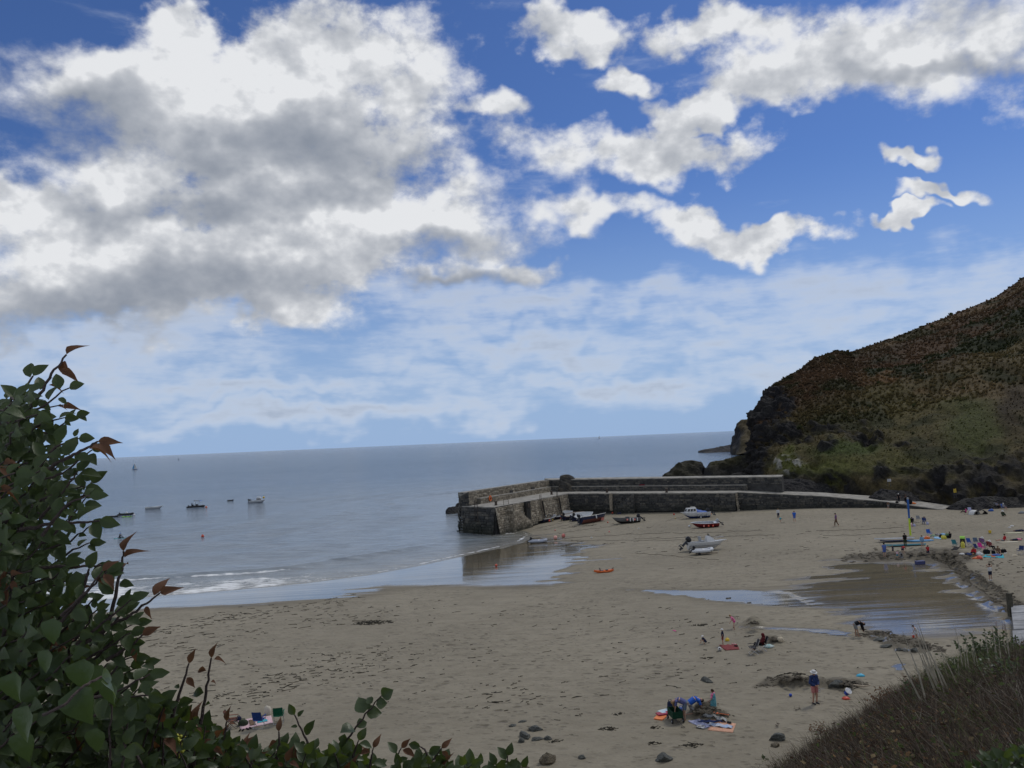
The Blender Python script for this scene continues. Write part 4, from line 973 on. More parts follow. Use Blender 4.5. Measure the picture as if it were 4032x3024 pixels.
# beached rowing boats in a row below the pier
ROWG = 'rowing boats drawn up in a row under the pier'
b, G = make_boat('rowing_boat', 'navy open boat with a white box, first in the row below the ladder', 2158, 2054, 52, 4.6, 1.7, .75, NAVY, BLACK, LGREY, OFFW, 10, thwarts=2, group=ROWG)
mb = MB(); mb.box((-1.2, .1, .95), (.5, .6, .55)); mb.obj('locker', WHITE, b, bevel=.03); fender(b, G, 5, -1, CORAL, .15); fender(b, G, 9, -1, YEL, .1); fender(b, G, 7, -1, OFFW, .1); outboard(b, -2.45, .8, .5, .9)
mb = MB(); mb.tube([(-.2, .3, .8), (.1, .1, 1.2), (.5, .2, 1.1), (.8, -.1, .9)], .09, 6); mb.obj('tackle_bundle', DGREY, b)
b, G = make_boat('rowing_boat', 'navy hull boat heeled over showing its wide white inside', 2212, 2040, 42, 5.2, 1.9, .8, NAVY, RUST, WHITE, WHITE, 22, thwarts=2, motor=dict(tilt=.6), group=ROWG); fender(b, G, 4, -1, CORAL, .15)
b, G = make_boat('rowing_boat', 'light blue rowing boat behind the white lined one', 2262, 2024, 42, 4.4, 1.6, .7, LBLUE, LBLUE, LBLUE, LBLUE, -14, thwarts=3, group=ROWG)
b, G = make_boat('rowing_boat', 'navy boat carrying pale oars and planks along its thwarts', 2258, 2043, 42, 5.4, 1.8, .75, NAVY, NAVY, OFFW, WOOD, 12, thwarts=4, motor=dict(tilt=.5, sc_=.9), group=ROWG)
for k in range(3):
    mb = MB(); mb.tube([(-2.2, -.4 + k * .25, .72), (1.9, -.3 + k * .2, .95)], [.05, .04], 6); mb.box((-2.4, -.41 + k * .25, .71), (.6, .15, .03)); mb.obj('oar', OFFW, b)
b, G = make_boat('rowing_boat', 'white lined boat with a round stern and a white buoy on its quarter', 2292, 2046, 44, 5.2, 1.9, .8, NAVY, BLACK, WHITE, WHITE, 18, thwarts=3, motor=dict(tilt=.7), group=ROWG); fender(b, G, 2, -1, WHITE, .17)
b, G = make_boat('rowing_boat', 'navy boat with a red brown bottom, last in the row', 2341, 2056, 40, 6.4, 2.0, .9, NAVY, RUST, OFFW, OFFW, -16, thwarts=3, motor=dict(tilt=.3, sc_=1.1), group=ROWG, split=4); fender(b, G, 8, -1, WHITE, .13, True)
mb = MB(); mb.box((1.3, -.75, .22), (.8, .06, .4), .2, .5); mb.obj('bilge_keel', PINKB, b)
for boat_scale in [o for o in COL.objects if o.get('group') == ROWG]: boat_scale.scale = (1.12, 1.15, 1.2)
GB, G = make_boat('motor_boat', 'grey open boat with pink and white fenders and a black outboard', 2466, 2060, 192, 5.2, 1.9, .85, GREYP, BLACK, LGREY, GREYP, 4, motor=dict(tilt=1.0, sc_=1.25, leg=BLACK), thwarts=2)
for i, mt, lg in ((10, PINKB, 0), (8, WHITE, 1), (6, WHITE, 1), (5, PINKB, 0), (3, WHITE, 1)): fender(GB, G, i, 1, mt, .17, bool(lg))
mb = MB(); mb.tube([(-.6, -.8, .9), (-.6, -.8, 1.1), (.6, -.85, 1.15), (.6, -.85, .95)], .025, 6); mb.obj('grab_rail', STEEL, GB)
mb = MB(); mb.box((-.3, 0, .95), (.6, .7, .4)); mb.obj('console', DGREY, GB, bevel=.04)

CB, G = make_boat('cabin_boat', 'white cabin boat with a blue tarpaulin and a blue bottom', 2738, 2040, 187, 5.4, 2.1, .95, WHITE, BLUEB, WHITE, WHITE, 3, sheer=.25, rake=.7, thwarts=0, motor=dict(tilt=1.05, sc_=1.3))
mb = MB(); prof = [(.15, 1.5), (1.0, 1.45), (1.5, 1.2)]
def cabin(parent, x0, x1, w, z0, h, mt=WHITE, rake_f=.45):
    mb = MB(); rings = []
    for f, ww, zz in ((0, 1, 0), (0, .97, .25), (1, .86, .9), (1, .72, 1.0)):
        rings.append([(x0 + f * .05, -w * ww, z0 + h * zz), (x1 - rake_f * zz * h, -w * ww * .8, z0 + h * zz), (x1 - rake_f * zz * h, w * ww * .8, z0 + h * zz), (x0 + f * .05, w * ww, z0 + h * zz)])
    mb.loft(rings); c = mb.obj('cabin', mt, parent, bevel=.03)
    for side in (-1, 1):
        for k in range(3):
            a, b_ = .08 + k * .31, .33 + k * .31; q = []
            for u, zz in ((a, .32), (b_, .32), (b_, .8), (a, .8)):
                ww = w * (.97 - .11 * (zz - .25) / .65); xb = x1 - rake_f * zz * h; xx = x0 + .06 + (xb - x0 - .1) * u; wy = ww * (1 - .2 * (xx - x0) / (xb - x0)) + .012
                q.append((xx, side * wy, z0 + h * zz))
            m2 = MB(); m2.add(q, [(0, 1, 2, 3)]); m2.add([(x, y - side * .03, z) for x, y, z in q], [(0, 1, 2, 3)]); m2.obj('window', GLASS, c)
    ww = w * .8; m2 = MB(); q = [(x1 - rake_f * z * h + .012, s_ * ww * .75 * (1 - .1 * z), z0 + h * z) for s_, z in ((-1, .35), (1, .35), (1, .82), (-1, .82))]
    m2.add(q, [(0, 1, 2, 3)]); m2.obj('windscreen', GLASS, c); return c
c = cabin(CB, -.1, 1.9, .85, .95, .95)
mb = MB(); mb.box((.35, 0, 1.98), (.7, .9, .16)); mb.obj('roof_hatch', OFFW, c, bevel=.03)
mb = MB(); rows = []
for i in range(9):
    x = -.12 - i * .26; hgt = 1.78 - .62 * (i / 8) ** .6
    rows.append([(x, y * .98, max(.98, hgt - .75 * abs(y) ** 2.2 + .04 * math.sin(i * 2 + y * 5))) for y in (-1, -.7, -.35, 0, .35, .7, 1)])
mb.sheet(rows, .03); mb.obj('tarpaulin', BLUEC, CB, True)
for i, in ((9,), (6,), (3,)): fender(CB, G, i, 1, LGREY, .09, True, .4)
mb = MB(); mb.ball((-2.95, -.1, .95), .2, 12, 8); mb.obj('float', YEL, CB, True); mb = MB(); mb.ball((-2.85, .2, .62), .17, 12, 8); mb.obj('float', ORANGE, CB, True)

RB, G = make_boat('rowing_boat', 'dark red open boat with white inside and three pink fenders', 2774, 2077, 183, 4.6, 1.75, .78, RED, RED, LGREY, WHITE, -6, sheer=.18, thwarts=1, motor=dict(tilt=1.0, cowl=LGREY, leg=DGREY))
for i, mt in ((11, PINKB), (8, CORAL), (5, CORAL)): fender(RB, G, i, 1, mt, .15, False, .38)
mb = MB(); mb.box((-1.9, 0, .72), (.6, 1.3, .12)); mb.obj('stern_seat', WHITE, RB, bevel=.02)

SB, G = make_boat('speedboat', 'white speedboat with a console, bow rail and big black outboard', 2786, 2166, 4, 5.3, 2.1, .95, WHITE, WHITE, LGREY, WHITE, -4, sheer=.22, rake=.9, thwarts=0, motor=dict(tilt=.85, sc_=1.4), fl=1.7, lift=.12)
mb = MB(); rows = [[(G[i][0][0], G[i][0][1] * f, G[i][0][2] + .03) for f in (1, .5, 0, -.5, -1)] for i in range(10, 18)]; mb.sheet(rows, .03); mb.obj('foredeck', WHITE, SB, True)
for sd in (0, -1):
    mb = MB(); mb.tube([(r[sd][0], r[sd][1] * 1.0, r[sd][2] * .56) for r in G[:16]], .02, 5); mb.obj('stripe', NAVY, SB)
mb = MB(); mb.loft([[(-.2, -.6, .8), (1.1, -.65, .8), (1.1, .65, .8), (-.2, .6, .8)], [(-.1, -.5, 1.4), (.8, -.55, 1.35), (.8, .55, 1.35), (-.1, .5, 1.4)], [(.0, -.4, 1.75), (.3, -.45, 1.75), (.3, .45, 1.75), (.0, .4, 1.75)]]); cn = mb.obj('console', WHITE, SB, bevel=.03)
mb = MB(); mb.add([(.31, -.45, 1.75), (.82, -.55, 1.35), (.82, .55, 1.35), (.31, .45, 1.75), (.2, -.4, 2.05), (.2, .4, 2.05)], [(0, 1, 2, 3), (0, 3, 5, 4)]); mb.obj('windscreen', GLASS, cn)
for y in (-.4, .25):
    mb = MB(); mb.box((-.75, y, 1.15), (.45, .5, .12)); mb.box((-.98, y, 1.45), (.1, .5, .6), 0, 0, -.15); mb.obj('seat', LGREY, SB, bevel=.03)
mb = MB(); mb.tube([(G[12][0][0], G[12][0][1], 1.1), (G[13][0][0], G[13][0][1], 1.45), (G[17][0][0], G[17][0][1], 1.6), (G[18][7][0], 0, 1.62), (G[17][-1][0], G[17][-1][1], 1.6), (G[13][-1][0], G[13][-1][1], 1.45), (G[12][-1][0], G[12][-1][1], 1.1)], .02, 6); mb.obj('bow_rail', STEEL, SB)

def inflatable(name, label, px, py, heading, L=2.8, B=1.45, r=.2, tube=PALEG, floor=LGREY, water=None, motor=True, wheels=False, lift=.0, group=None, cat='dinghy', cone=True):
    p = at_z(px, py, water) if water is not None else gnd(px, py)
    root = empty(name, (p.x, p.y, p.z + lift), R(heading), label, cat, group)
    w = B / 2 - r; pts = []; zr = r + .02
    pts.append((-L / 2 - .25, -w, zr + .03)); pts += [(-L / 2 + .1, -w, zr), (0, -w, zr), (L * .22, -w, zr + .02)]
    for k in range(1, 8):
        a = -math.pi / 2 + math.pi * k / 8; pts.append((L * .22 + math.cos(a) * (L * .28 - r), math.sin(a) * w, zr + .02 + .16 * math.cos(a)))
    pts += [(L * .22, w, zr + .02), (0, w, zr), (-L / 2 + .1, w, zr), (-L / 2 - .25, w, zr + .03)]
    rad = [r * .35] + [r] * (len(pts) - 2) + [r * .35]
    mb = MB(); mb.tube(pts, rad, 12); mb.obj('buoyancy_tube', tube, root, True)
    mb = MB(); mb.sheet([[(x, y * w * (1 if x < L * .25 else .6), .09 if x < L * .2 else .2) for y in (-1, 0, 1)] for x in (-L / 2 + .12, -.3, L * .2, L * .4)], .03); mb.obj('floor', floor, root)
    mb = MB(); mb.box((-L / 2 + .1, 0, .26), (.04, 2 * w, .42)); mb.obj('transom', DGREY, root)
    mb = MB(); mb.box((0, 0, 2 * r - .02), (.24, 2 * w + .1, .04)); mb.obj('thwart', OFFW, root)
    if motor: outboard(root, -L / 2 + .05, .45, .8, .75)
    if wheels:
        for s_ in (-1, 1):
            mb = MB(); mb.lathe([(.06, -.05), (.17, -.05), (.18, 0), (.17, .05), (.06, .05)], (-L / 2 + .2, s_ * (w + .1), .18 - lift), 14, 'Y'); mb.obj('wheel', RUBBER, root, True)
            mb = MB(); mb.tube([(-L / 2 + .2, s_ * (w + .1), .18 - lift), (-L / 2 + .1, s_ * w, .4)], .02, 5); mb.obj('wheel_strut', STEEL, root)
    return root
d = inflatable('inflatable_dinghy', 'white inflatable dinghy on a launching trolley in front of the speedboat', 2770, 2183, 2, 2.7, 1.4, .21, WHITH, lift=.26)
mb = MB(); mb.tube([(.85, -.72, .1), (.85, -.75, .3), (.85, -.3, .48), (.85, .3, .48), (.85, .75, .3), (.85, .72, .1)], .025, 5); mb.obj('strap', BLACK, d)
p = gnd(2770, 2183); t = empty('launching_trolley', p, R(2), 'low rusty trolley carrying the white inflatable dinghy', 'trolley')
mb = MB()
for y in (-.35, .35): mb.tube([(-1.0, y, .2), (1.0, y * .4, .16), (1.9, 0, .12)], .03, 6)
mb.tube([(-.7, -.6, .18), (-.7, .6, .18)], .03, 6); mb.box((-.7, 0, .235), (.2, .9, .05)); mb.box((.6, 0, .22), (.2, .5, .05)); mb.obj('frame', IRONM if False else mat('rusty_steel', (.10, .06, .04), .8, .3, 8), t)
mb = MB(); mb.tube([(1.9, 0, .12), (1.95, 0, .42)], .025, 6); mb.tube([(1.95, -.2, .42), (1.95, .2, .42)], .025, 6); mb.obj('handle', STEEL, t)
for y in (-.65, .65):
    mb = MB(); mb.lathe([(.05, -.06), (.17, -.06), (.19, 0), (.17, .06), (.05, .06)], (-.7, y, .19), 14, 'Y'); mb.obj('wheel', RUBBER, t, True)
inflatable('inflatable_dinghy', 'grey inflatable dinghy with small black wheels at the water edge', 2122, 2137, -8, 2.8, 1.5, .2, PALEG, mat('blue_grey_floor', (.10, .13, .24), .6), wheels=True, lift=.05)

def kayak(name, label, px, py, heading, L=2.6, B=.72, mt=ORANGE, water=None, cat='kayak', group=None, seat=BLACK):
    p = at_z(px, py, water) if water is not None else gnd(px, py)
    root = empty(name, p, R(heading), label, cat, group); rings = []
    for i in range(15):
        s = -1 + 2 * i / 14; w = B / 2 * max(.03, (1 - abs(s) ** 2.6)); zb = .14 * abs(s) ** 2.5; zt = .24 + .12 * s * s
        dip = .10 * max(0, 1 - abs(s) * 1.6)
        rings.append([(s * L / 2, -w * .7, zb), (s * L / 2, -w, (zb + zt) / 2), (s * L / 2, -w * .85, zt), (s * L / 2, -w * .4, zt - dip), (s * L / 2, w * .4, zt - dip), (s * L / 2, w * .85, zt), (s * L / 2, w, (zb + zt) / 2), (s * L / 2, w * .7, zb)])
    mb = MB(); mb.loft(rings); mb.obj('hull', mt, root, True, 50)
    mb = MB(); mb.box((-.25, 0, .22), (.4, .4, .06)); mb.box((-.46, 0, .38), (.06, .4, .34), 0, 0, -.2); mb.obj('seat', seat, root, bevel=.02)
    return root
k = kayak('kayak', 'orange sit-on-top kayak lying alone on the wet sand', 2378, 2254, 6, 2.35, .72)
mb = MB(); mb.tube([(.95, 0, .36), (1.2, .1, .46)], .04, 5); mb.obj('carry_handle', BLACK, k); mb = MB(); mb.box((.35, 0, .27), (.3, .3, .1)); mb.obj('hatch', BLACK, k, bevel=.02)

# ------------------------------------------------------------------ afloat
def sailboat(label, px, py, L, mast, sail, jib, hullm, heading):
    p = at_z(px, py, 0); root, G = make_boat('sailing_boat', label, px, py, heading, L, L * .3, L * .13, hullm, hullm, OFFW, WHITE, 0, sheer=.25, rake=.5, thwarts=1, water=0, base=(p.x, p.y, -.25), cat='sailing boat')
    mb = MB(); mb.tube([(L * .08, 0, .3), (L * .08, 0, mast)], [.09, .05], 6); mb.obj('mast', STEEL, root)
    mb = MB(); mb.tube([(L * .08, 0, L * .22), (-L * .4, 0, L * .22)], .06, 6); mb.obj('boom', STEEL, root)
    def tri(a, b_, c, nm, mt):
        mb = MB(); n = 7; rows = []
        for i in range(n + 1):
            u = i / n; p0 = Vector(a).lerp(Vector(c), u); p1 = Vector(b_).lerp(Vector(c), u)
            rows.append([tuple(p0.lerp(p1, v / 5) + Vector((0, .06 * L * math.sin(math.pi * v / 5) * (1 - u), 0))) for v in range(6)])
        vs = [q for r in rows for q in r]; fs = [(i * 6 + j, i * 6 + j + 1, i * 6 + j + 7, i * 6 + j + 6) for i in range(n) for j in range(5)]
        mb.add(vs, fs); mb.add([(x, y + .03, z) for x, y, z in vs], [f[::-1] for f in fs]); mb.obj(nm, mt, root, True)
    tri((L * .07, 0, L * .24), (-L * .39, 0, L * .24), (L * .07, 0, mast * .98), 'mainsail', sail)
    if jib: tri((L * .5, 0, L * .2), (L * .12, 0, L * .2), (L * .09, 0, mast * .85), 'jib', jib)
    return root
SAILW = cloth('sailcloth', (.66, .66, .62), .05)
sailboat('sailing boat with a white mainsail and pale blue jib', 531, 1849, 7.2, 9.0, SAILW, cloth('blue_sail', (.10, .30, .52)), BLUEB, 180)
sailboat('dark sailed boat far out near the horizon', 702, 1812, 7, 8, cloth('dark_sail', (.05, .06, .09)), None, NAVY, 150)
sailboat('tiny white sailing boat out by the horizon beyond the pier', 2360, 1727, 20, 24, SAILW, None, WHITE, 20)
def moored(label, px, py, L, heading, top, **k):
    p = at_z(px, py, 0); return make_boat(k.pop('name', 'motor_boat'), label, px, py, heading, L, L * .36, L * .17, top, k.pop('bottom', top), k.pop('lining', LGREY), k.pop('rail', top), 0, sheer=.3, rake=.6, thwarts=k.pop('thwarts', 0), water=0, base=(p.x, p.y, -L * .05), motor=k.pop('motor', None))
w, G = moored('white motor boat moored with nobody aboard', 608, 2004, 5.2, 8, WHITE, thwarts=1, bottom=LGREY)
mb = MB(); mb.sheet([[(G[i][0][0], G[i][0][1] * f, G[i][0][2] + .05) for f in (1, 0, -1)] for i in range(9, 18)], .03); mb.obj('foredeck', WHITE, w, True)
w, G = moored('small white cabin cruiser moored with a yellow buoy on its bow', 1014, 1979, 5.3, 6, WHITE, bottom=NAVY, motor=dict(tilt=.2, sc_=1.1))
cabin(w, -.3, 1.5, .75, .9, .95); mb = MB(); mb.ball((2.0, 0, 1.85), .34, 12, 8); mb.obj('float', YEL, w, True)
mb = MB(); mb.tube([(-1.0, .3, .9), (-1.0, .3, 2.2)], .03, 5); mb.tube([(-1.8, -.3, .9), (-1.8, -.3, 1.9)], .03, 5); mb.obj('pole', STEEL, w)
mb = MB(); mb.box((-2.3, 0, 1.2), (.3, .4, .5)); mb.obj('fuel_box', DGREY, w)
mb = MB(); mb.tube([(-.2, -.6, 1.8), (-.1, -.6, 2.2), (.7, -.55, 2.2), (.8, -.55, 1.8)], .04, 5); mb.tube([(-.2, .6, 1.8), (-.1, .6, 2.2), (.7, .55, 2.2), (.8, .55, 1.8)], .04, 5); mb.box((.3, 0, 2.22), (.9, 1.2, .05)); mb.obj('hardtop', WHITE, w)
r_ = inflatable('rigid_inflatable_boat', 'black rigid inflatable boat with a canopy and blue awning', 774, 1999, 5, 5.2, 2.1, .3, BLKH, DGREY, water=-.12, cat='boat')
mb = MB(); mb.box((.1, 0, .75), (.6, .7, .7)); mb.obj('console', DGREY, r_, bevel=.04)
mb = MB()
for x in (-.5, .8):
    for y in (-.6, .6): mb.tube([(x, y, .5), (x * .9, y, 2.15)], .04, 6)
mb.obj('canopy_frame', STEEL, r_); mb = MB(); mb.sheet([[(x, y, 2.2 + .08 * math.cos(y * 2)) for y in (-.8, -.3, .3, .8)] for x in (-.7, .1, .9)], .05); mb.obj('canopy', BLACK, r_, True); mb = MB(); mb.sheet([[(x, y, 2.2 - .12 * (x - .9)) for y in (-.7, 0, .7)] for x in (.92, 1.3, 1.6)], .04); mb.obj('awning', BLUEC, r_, True)
mb = MB(); mb.box((-1.2, 0, .75), (.5, .9, .5)); mb.box((-1.4, 0, 1.2), (.1, .9, .5)); mb.obj('seat', BLACK, r_, bevel=.04)
r_ = inflatable('rigid_inflatable_boat', 'low black inflatable boat with a white bundle aboard', 498, 2029, 4, 4.2, 1.7, .28, BLKH, DGREY, water=-.08, cat='boat'); mb = MB(); mb.ball((.0, 0, .7), .36, 12, 8, (1, 1, .9)); mb.obj('bundle', WHITH, r_, True)
kayak('kayak', 'lime green kayak afloat alongside the low black inflatable', 500, 2037, 2, 2.7, .8, LIME, water=-.06)
inflatable('inflatable_dinghy', 'small dark dinghy afloat between the canopy boat and the cabin cruiser', 909, 1973, 2, 1.9, 1.2, .18, BLKH, DGREY, water=-.05, motor=False)
inflatable('inflatable_dinghy', 'dark dinghy afloat behind the leafy shrub', 448, 2037, 4, 3.0, 1.4, .22, BLKH, DGREY, water=-.05, motor=False)
kayak('kayak', 'pale blue kayak afloat behind the leafy shrub', 420, 2080, 2, 3.0, .8, LBLUE, water=-.06)
PADK = kayak('kayak', 'pale turquoise kayak being paddled off the beach', 475, 2124, 8, 2.6, .7, mat('turquoise_plastic', (.12, .45, .48), .4), water=-.06)

def buoy(label, px, py, r, mt, water=None, group=None, eye=True, lying=True):
    p = at_z(px, py, water) if water is not None else gnd(px, py)
    o = empty('mooring_buoy', (p.x, p.y, p.z), rng.uniform(0, 6), label, 'buoy', group)
    mb = MB(); mb.lathe([(.001, -r), (r * .5, -r * .87), (r * .87, -r * .5), (r, 0), (r * .87, r * .5), (r * .5, r * .87), (r * .2, r * 1.05), (.12 * r, r * 1.15)], (0, 0, 0), 14)
    a = .9 if lying and water is None else .15
    mb.v = [(x, y * math.cos(a) - z * math.sin(a), y * math.sin(a) + z * math.cos(a) + r * (.9 if water is None else .35)) for x, y, z in mb.v]; mb.obj('float', mt, o, True)
    mb = MB(); cx, cz = (-math.sin(a) * r * 1.2, math.cos(a) * r * 1.2 + r * (.9 if water is None else .35)); mb.lathe([(.2 * r, 0), (.3 * r, .06 * r), (.2 * r, .12 * r)], (0, cx, cz), 8); mb.obj('rope_eye', BLACK, o)
    return o
BG = 'mooring buoys on the sand'
buoy('large pale pink buoy lying beside the grey dinghy', 2187, 2124, .33, mat('pale_pink_plastic', (.70, .36, .30), .5), group=BG); buoy('large coral buoy with a black collar beside the pale pink one', 2219, 2116, .33, PINKB, group=BG)
buoy('red buoy standing in the film of water below the pier end', 1954, 2231, .17, CORAL, group=BG, lying=False); buoy('bright red buoy on dry sand between the rowing boats and the wall', 2412, 2023, .2, CORAL, group=BG)
buoy('small red buoy on a chain beside the last rowing boat', 2393, 2059, .13, CORAL, group=BG); buoy('small pinkish buoy on the sand below the grey boat', 2399, 2096, .13, PINKB, group=BG); buoy('small white buoy out on the open sand below the boats', 2329, 2120, .13, WHITE, group=BG)
buoy('little pink buoy on a weedy rope above the grey dinghy', 2186, 2090, .13, PINKB, group=BG); buoy('red buoy on the sand ahead of the cabin boat bow', 2654, 2028, .17, CORAL, group=BG); buoy('tiny yellow float on the cabin boat mooring line', 2659, 2042, .09, YEL, group=BG)
buoy('white buoy lying against the cabin boat hull', 2760, 2040, .18, WHITE, group=BG); buoy('white buoy ahead of the red boat bow', 2715, 2076, .2, WHITE, group=BG); buoy('white float alone between the grey boat and the red boat', 2515, 2083, .1, WHITE, group=BG)
buoy('small red buoy floating alone off the beach', 798, 2113, .3, CORAL, 0, 'buoys afloat'); buoy('orange buoy floating by the canopy boat bow', 812, 1999, .35, ORANGE, 0, 'buoys afloat'); buoy('yellow buoy floating behind the leafy shrub', 350, 1995, .5, YEL, 0, 'buoys afloat'); buoy('white buoy floating beside the low black inflatable', 528, 2029, .3, WHITE, 0, 'buoys afloat')
def crate(label, px, py, s, mt, rz=0, cat='box', name='crate'):
    p = gnd(px, py); o = empty(name, p, rz, label, cat); mb = MB(); mb.box((0, 0, s[2] / 2), s); mb.obj('body', mt, o, bevel=min(s) * .12)
    mb = MB(); mb.box((0, 0, s[2] * .98), (s[0] * 1.05, s[1] * 1.05, s[2] * .14)); mb.obj('lid', mt, o, bevel=min(s) * .05); return o
crate('dark blue box on the sand near the bright red buoy', 2438, 2024, (.8, .45, .3), NAVY)
def rope(label, pts, r=.025, name='mooring_rope', mt=ROPE, group='mooring ropes lying across the sand'):
    q = []
    for a, b_ in zip(pts[:-1], pts[1:]):
        for k in range(8): q.append((a[0] + (b_[0] - a[0]) * k / 8, a[1] + (b_[1] - a[1]) * k / 8 + math.sin(k * 1.7 + a[0]) * 1.5))
    q.append(pts[-1]); P = [gnd(*v) for v in q]; mb = MB(); mb.tube([(v.x, v.y, v.z + r * .4) for v in P], r, 5)
    o = mb.obj(name, mt); tag(o, label, 'rope', group)
RL = ['from the coral buoy past the grey boat', 'from the grey dinghy out below the boats', 'beside the pier wall, first of the three leading to the rowing boats', 'parallel to the wall rope under the first rowing boats', 'weaving from the little pink buoy to the grey boat', 'short and slack below the white lined rowing boat', 'running on past the red boat', 'curving below the speedboat', 'between the red boat and the speedboat', 'from the open sand to the chairs by the marker pole', 'from the open sand to the foot of the marker pole']
for pts in ([(2225, 2120), (2330, 2112), (2480, 2105), (2640, 2098)], [(2160, 2133), (2300, 2128), (2500, 2128), (2700, 2127)], [(2100, 2085), (2160, 2070), (2230, 2056)], [(2140, 2088), (2200, 2074), (2260, 2060)], [(2220, 2098), (2300, 2085), (2400, 2075), (2440, 2062)], [(2210, 2082), (2280, 2072), (2350, 2066)], [(2500, 2122), (2700, 2118), (2900, 2112), (3050, 2105)], [(2500, 2178), (2600, 2186), (2720, 2196), (2830, 2205)], [(2650, 2100), (2800, 2098), (3000, 2088)], [(3240, 2090), (3400, 2085), (3560, 2076)], [(3240, 2110), (3400, 2106), (3540, 2096)]):
    rope('dark mooring rope ' + RL.pop(0), pts, .035)
rope('slack line from the cabin boat bow to the sand', [(2620, 2052), (2650, 2044), (2690, 2036)], .03, group=None)
# lifebuoy and two ropes on the pier
D_ = PIER; s = D_['s_at'](D_['L1'](D_['w1']), D_['d1'], 1927); c = D_['L1'](D_['w1'] - .15) + D_['d1'] * max(s, 4.6)
lb = empty('lifebuoy', (c.x, c.y, D_['DK'] + .05), math.atan2(D_['d1'].y, D_['d1'].x), 'orange lifebuoy ring hanging near the pier end', 'lifebuoy')
mb = MB(); mb.tube([(math.cos(a) * .36, -.1, .75 + math.sin(a) * .46) for a in [k * 2 * math.pi / 20 for k in range(21)]], .11, 8); mb.obj('ring', ORANGE, lb, True); mb = MB(); mb.box((0, .05, .6), (.12, .1, 1.3)); mb.obj('stand', DGREY, lb)
for k, (x, y) in enumerate(((2160, 2040), (2185, 2046))):
    p0 = D_['A'] + D_['d1'] * (3.2 + k); p1 = gnd(x, y); mb = MB(); mb.tube([Vector((p0.x, p0.y, 4.9)).lerp(Vector((p1.x, p1.y, p1.z + .7)), u) - Vector((0, 0, 1.1 * math.sin(math.pi * u))) for u in [i / 12 for i in range(13)]], .035, 5)
    tag(mb.obj('mooring_rope', ROPE), ['upper slack rope from the pier end to the first rowing boat', 'lower slack rope from the pier end to the second rowing boat'][k], 'rope', 'ropes from the pier to the boats')
mb = MB(); p = at_z(2530, 1912, 6.0); mb.ball((p.x, p.y, 6.1), .35, 10, 6, (2.2, .8, .5)); tag(mb.obj('kit_bag', cloth('dark_red_canvas', (.16, .02, .03))), 'dark red bag left on the pier seat', 'bag')

# ------------------------------------------------------------------ people
def capsule(mb, a, b, ra, rb, n=8, flat=False):
    a, b = Vector(a), Vector(b); d = b - a; L = max(d.length, 1e-4); d = d / L
    ref = Vector((0, 0, 1)) if abs(d.z) < .9 else Vector((1, 0, 0)); s = d.cross(ref).normalized(); u = s.cross(d)
    if flat: st = [(0, ra), (L, rb)]
    else: st = [(-ra, ra * .05), (-ra * .75, ra * .66), (0, ra), (L, rb), (L + rb * .75, rb * .66), (L + rb, rb * .05)]
    mb.loft([[tuple(a + d * t + (s * math.cos(2 * math.pi * k / n) + u * math.sin(2 * math.pi * k / n)) * r) for k in range(n)] for t, r in st])
def remesh(o, vox, smooth=2):
    m = o.modifiers.new('skin', 'REMESH'); m.mode = 'VOXEL'; m.voxel_size = vox; m.use_smooth_shade = True
    s = o.modifiers.new('soften', 'SMOOTH'); s.factor = .5; s.iterations = smooth
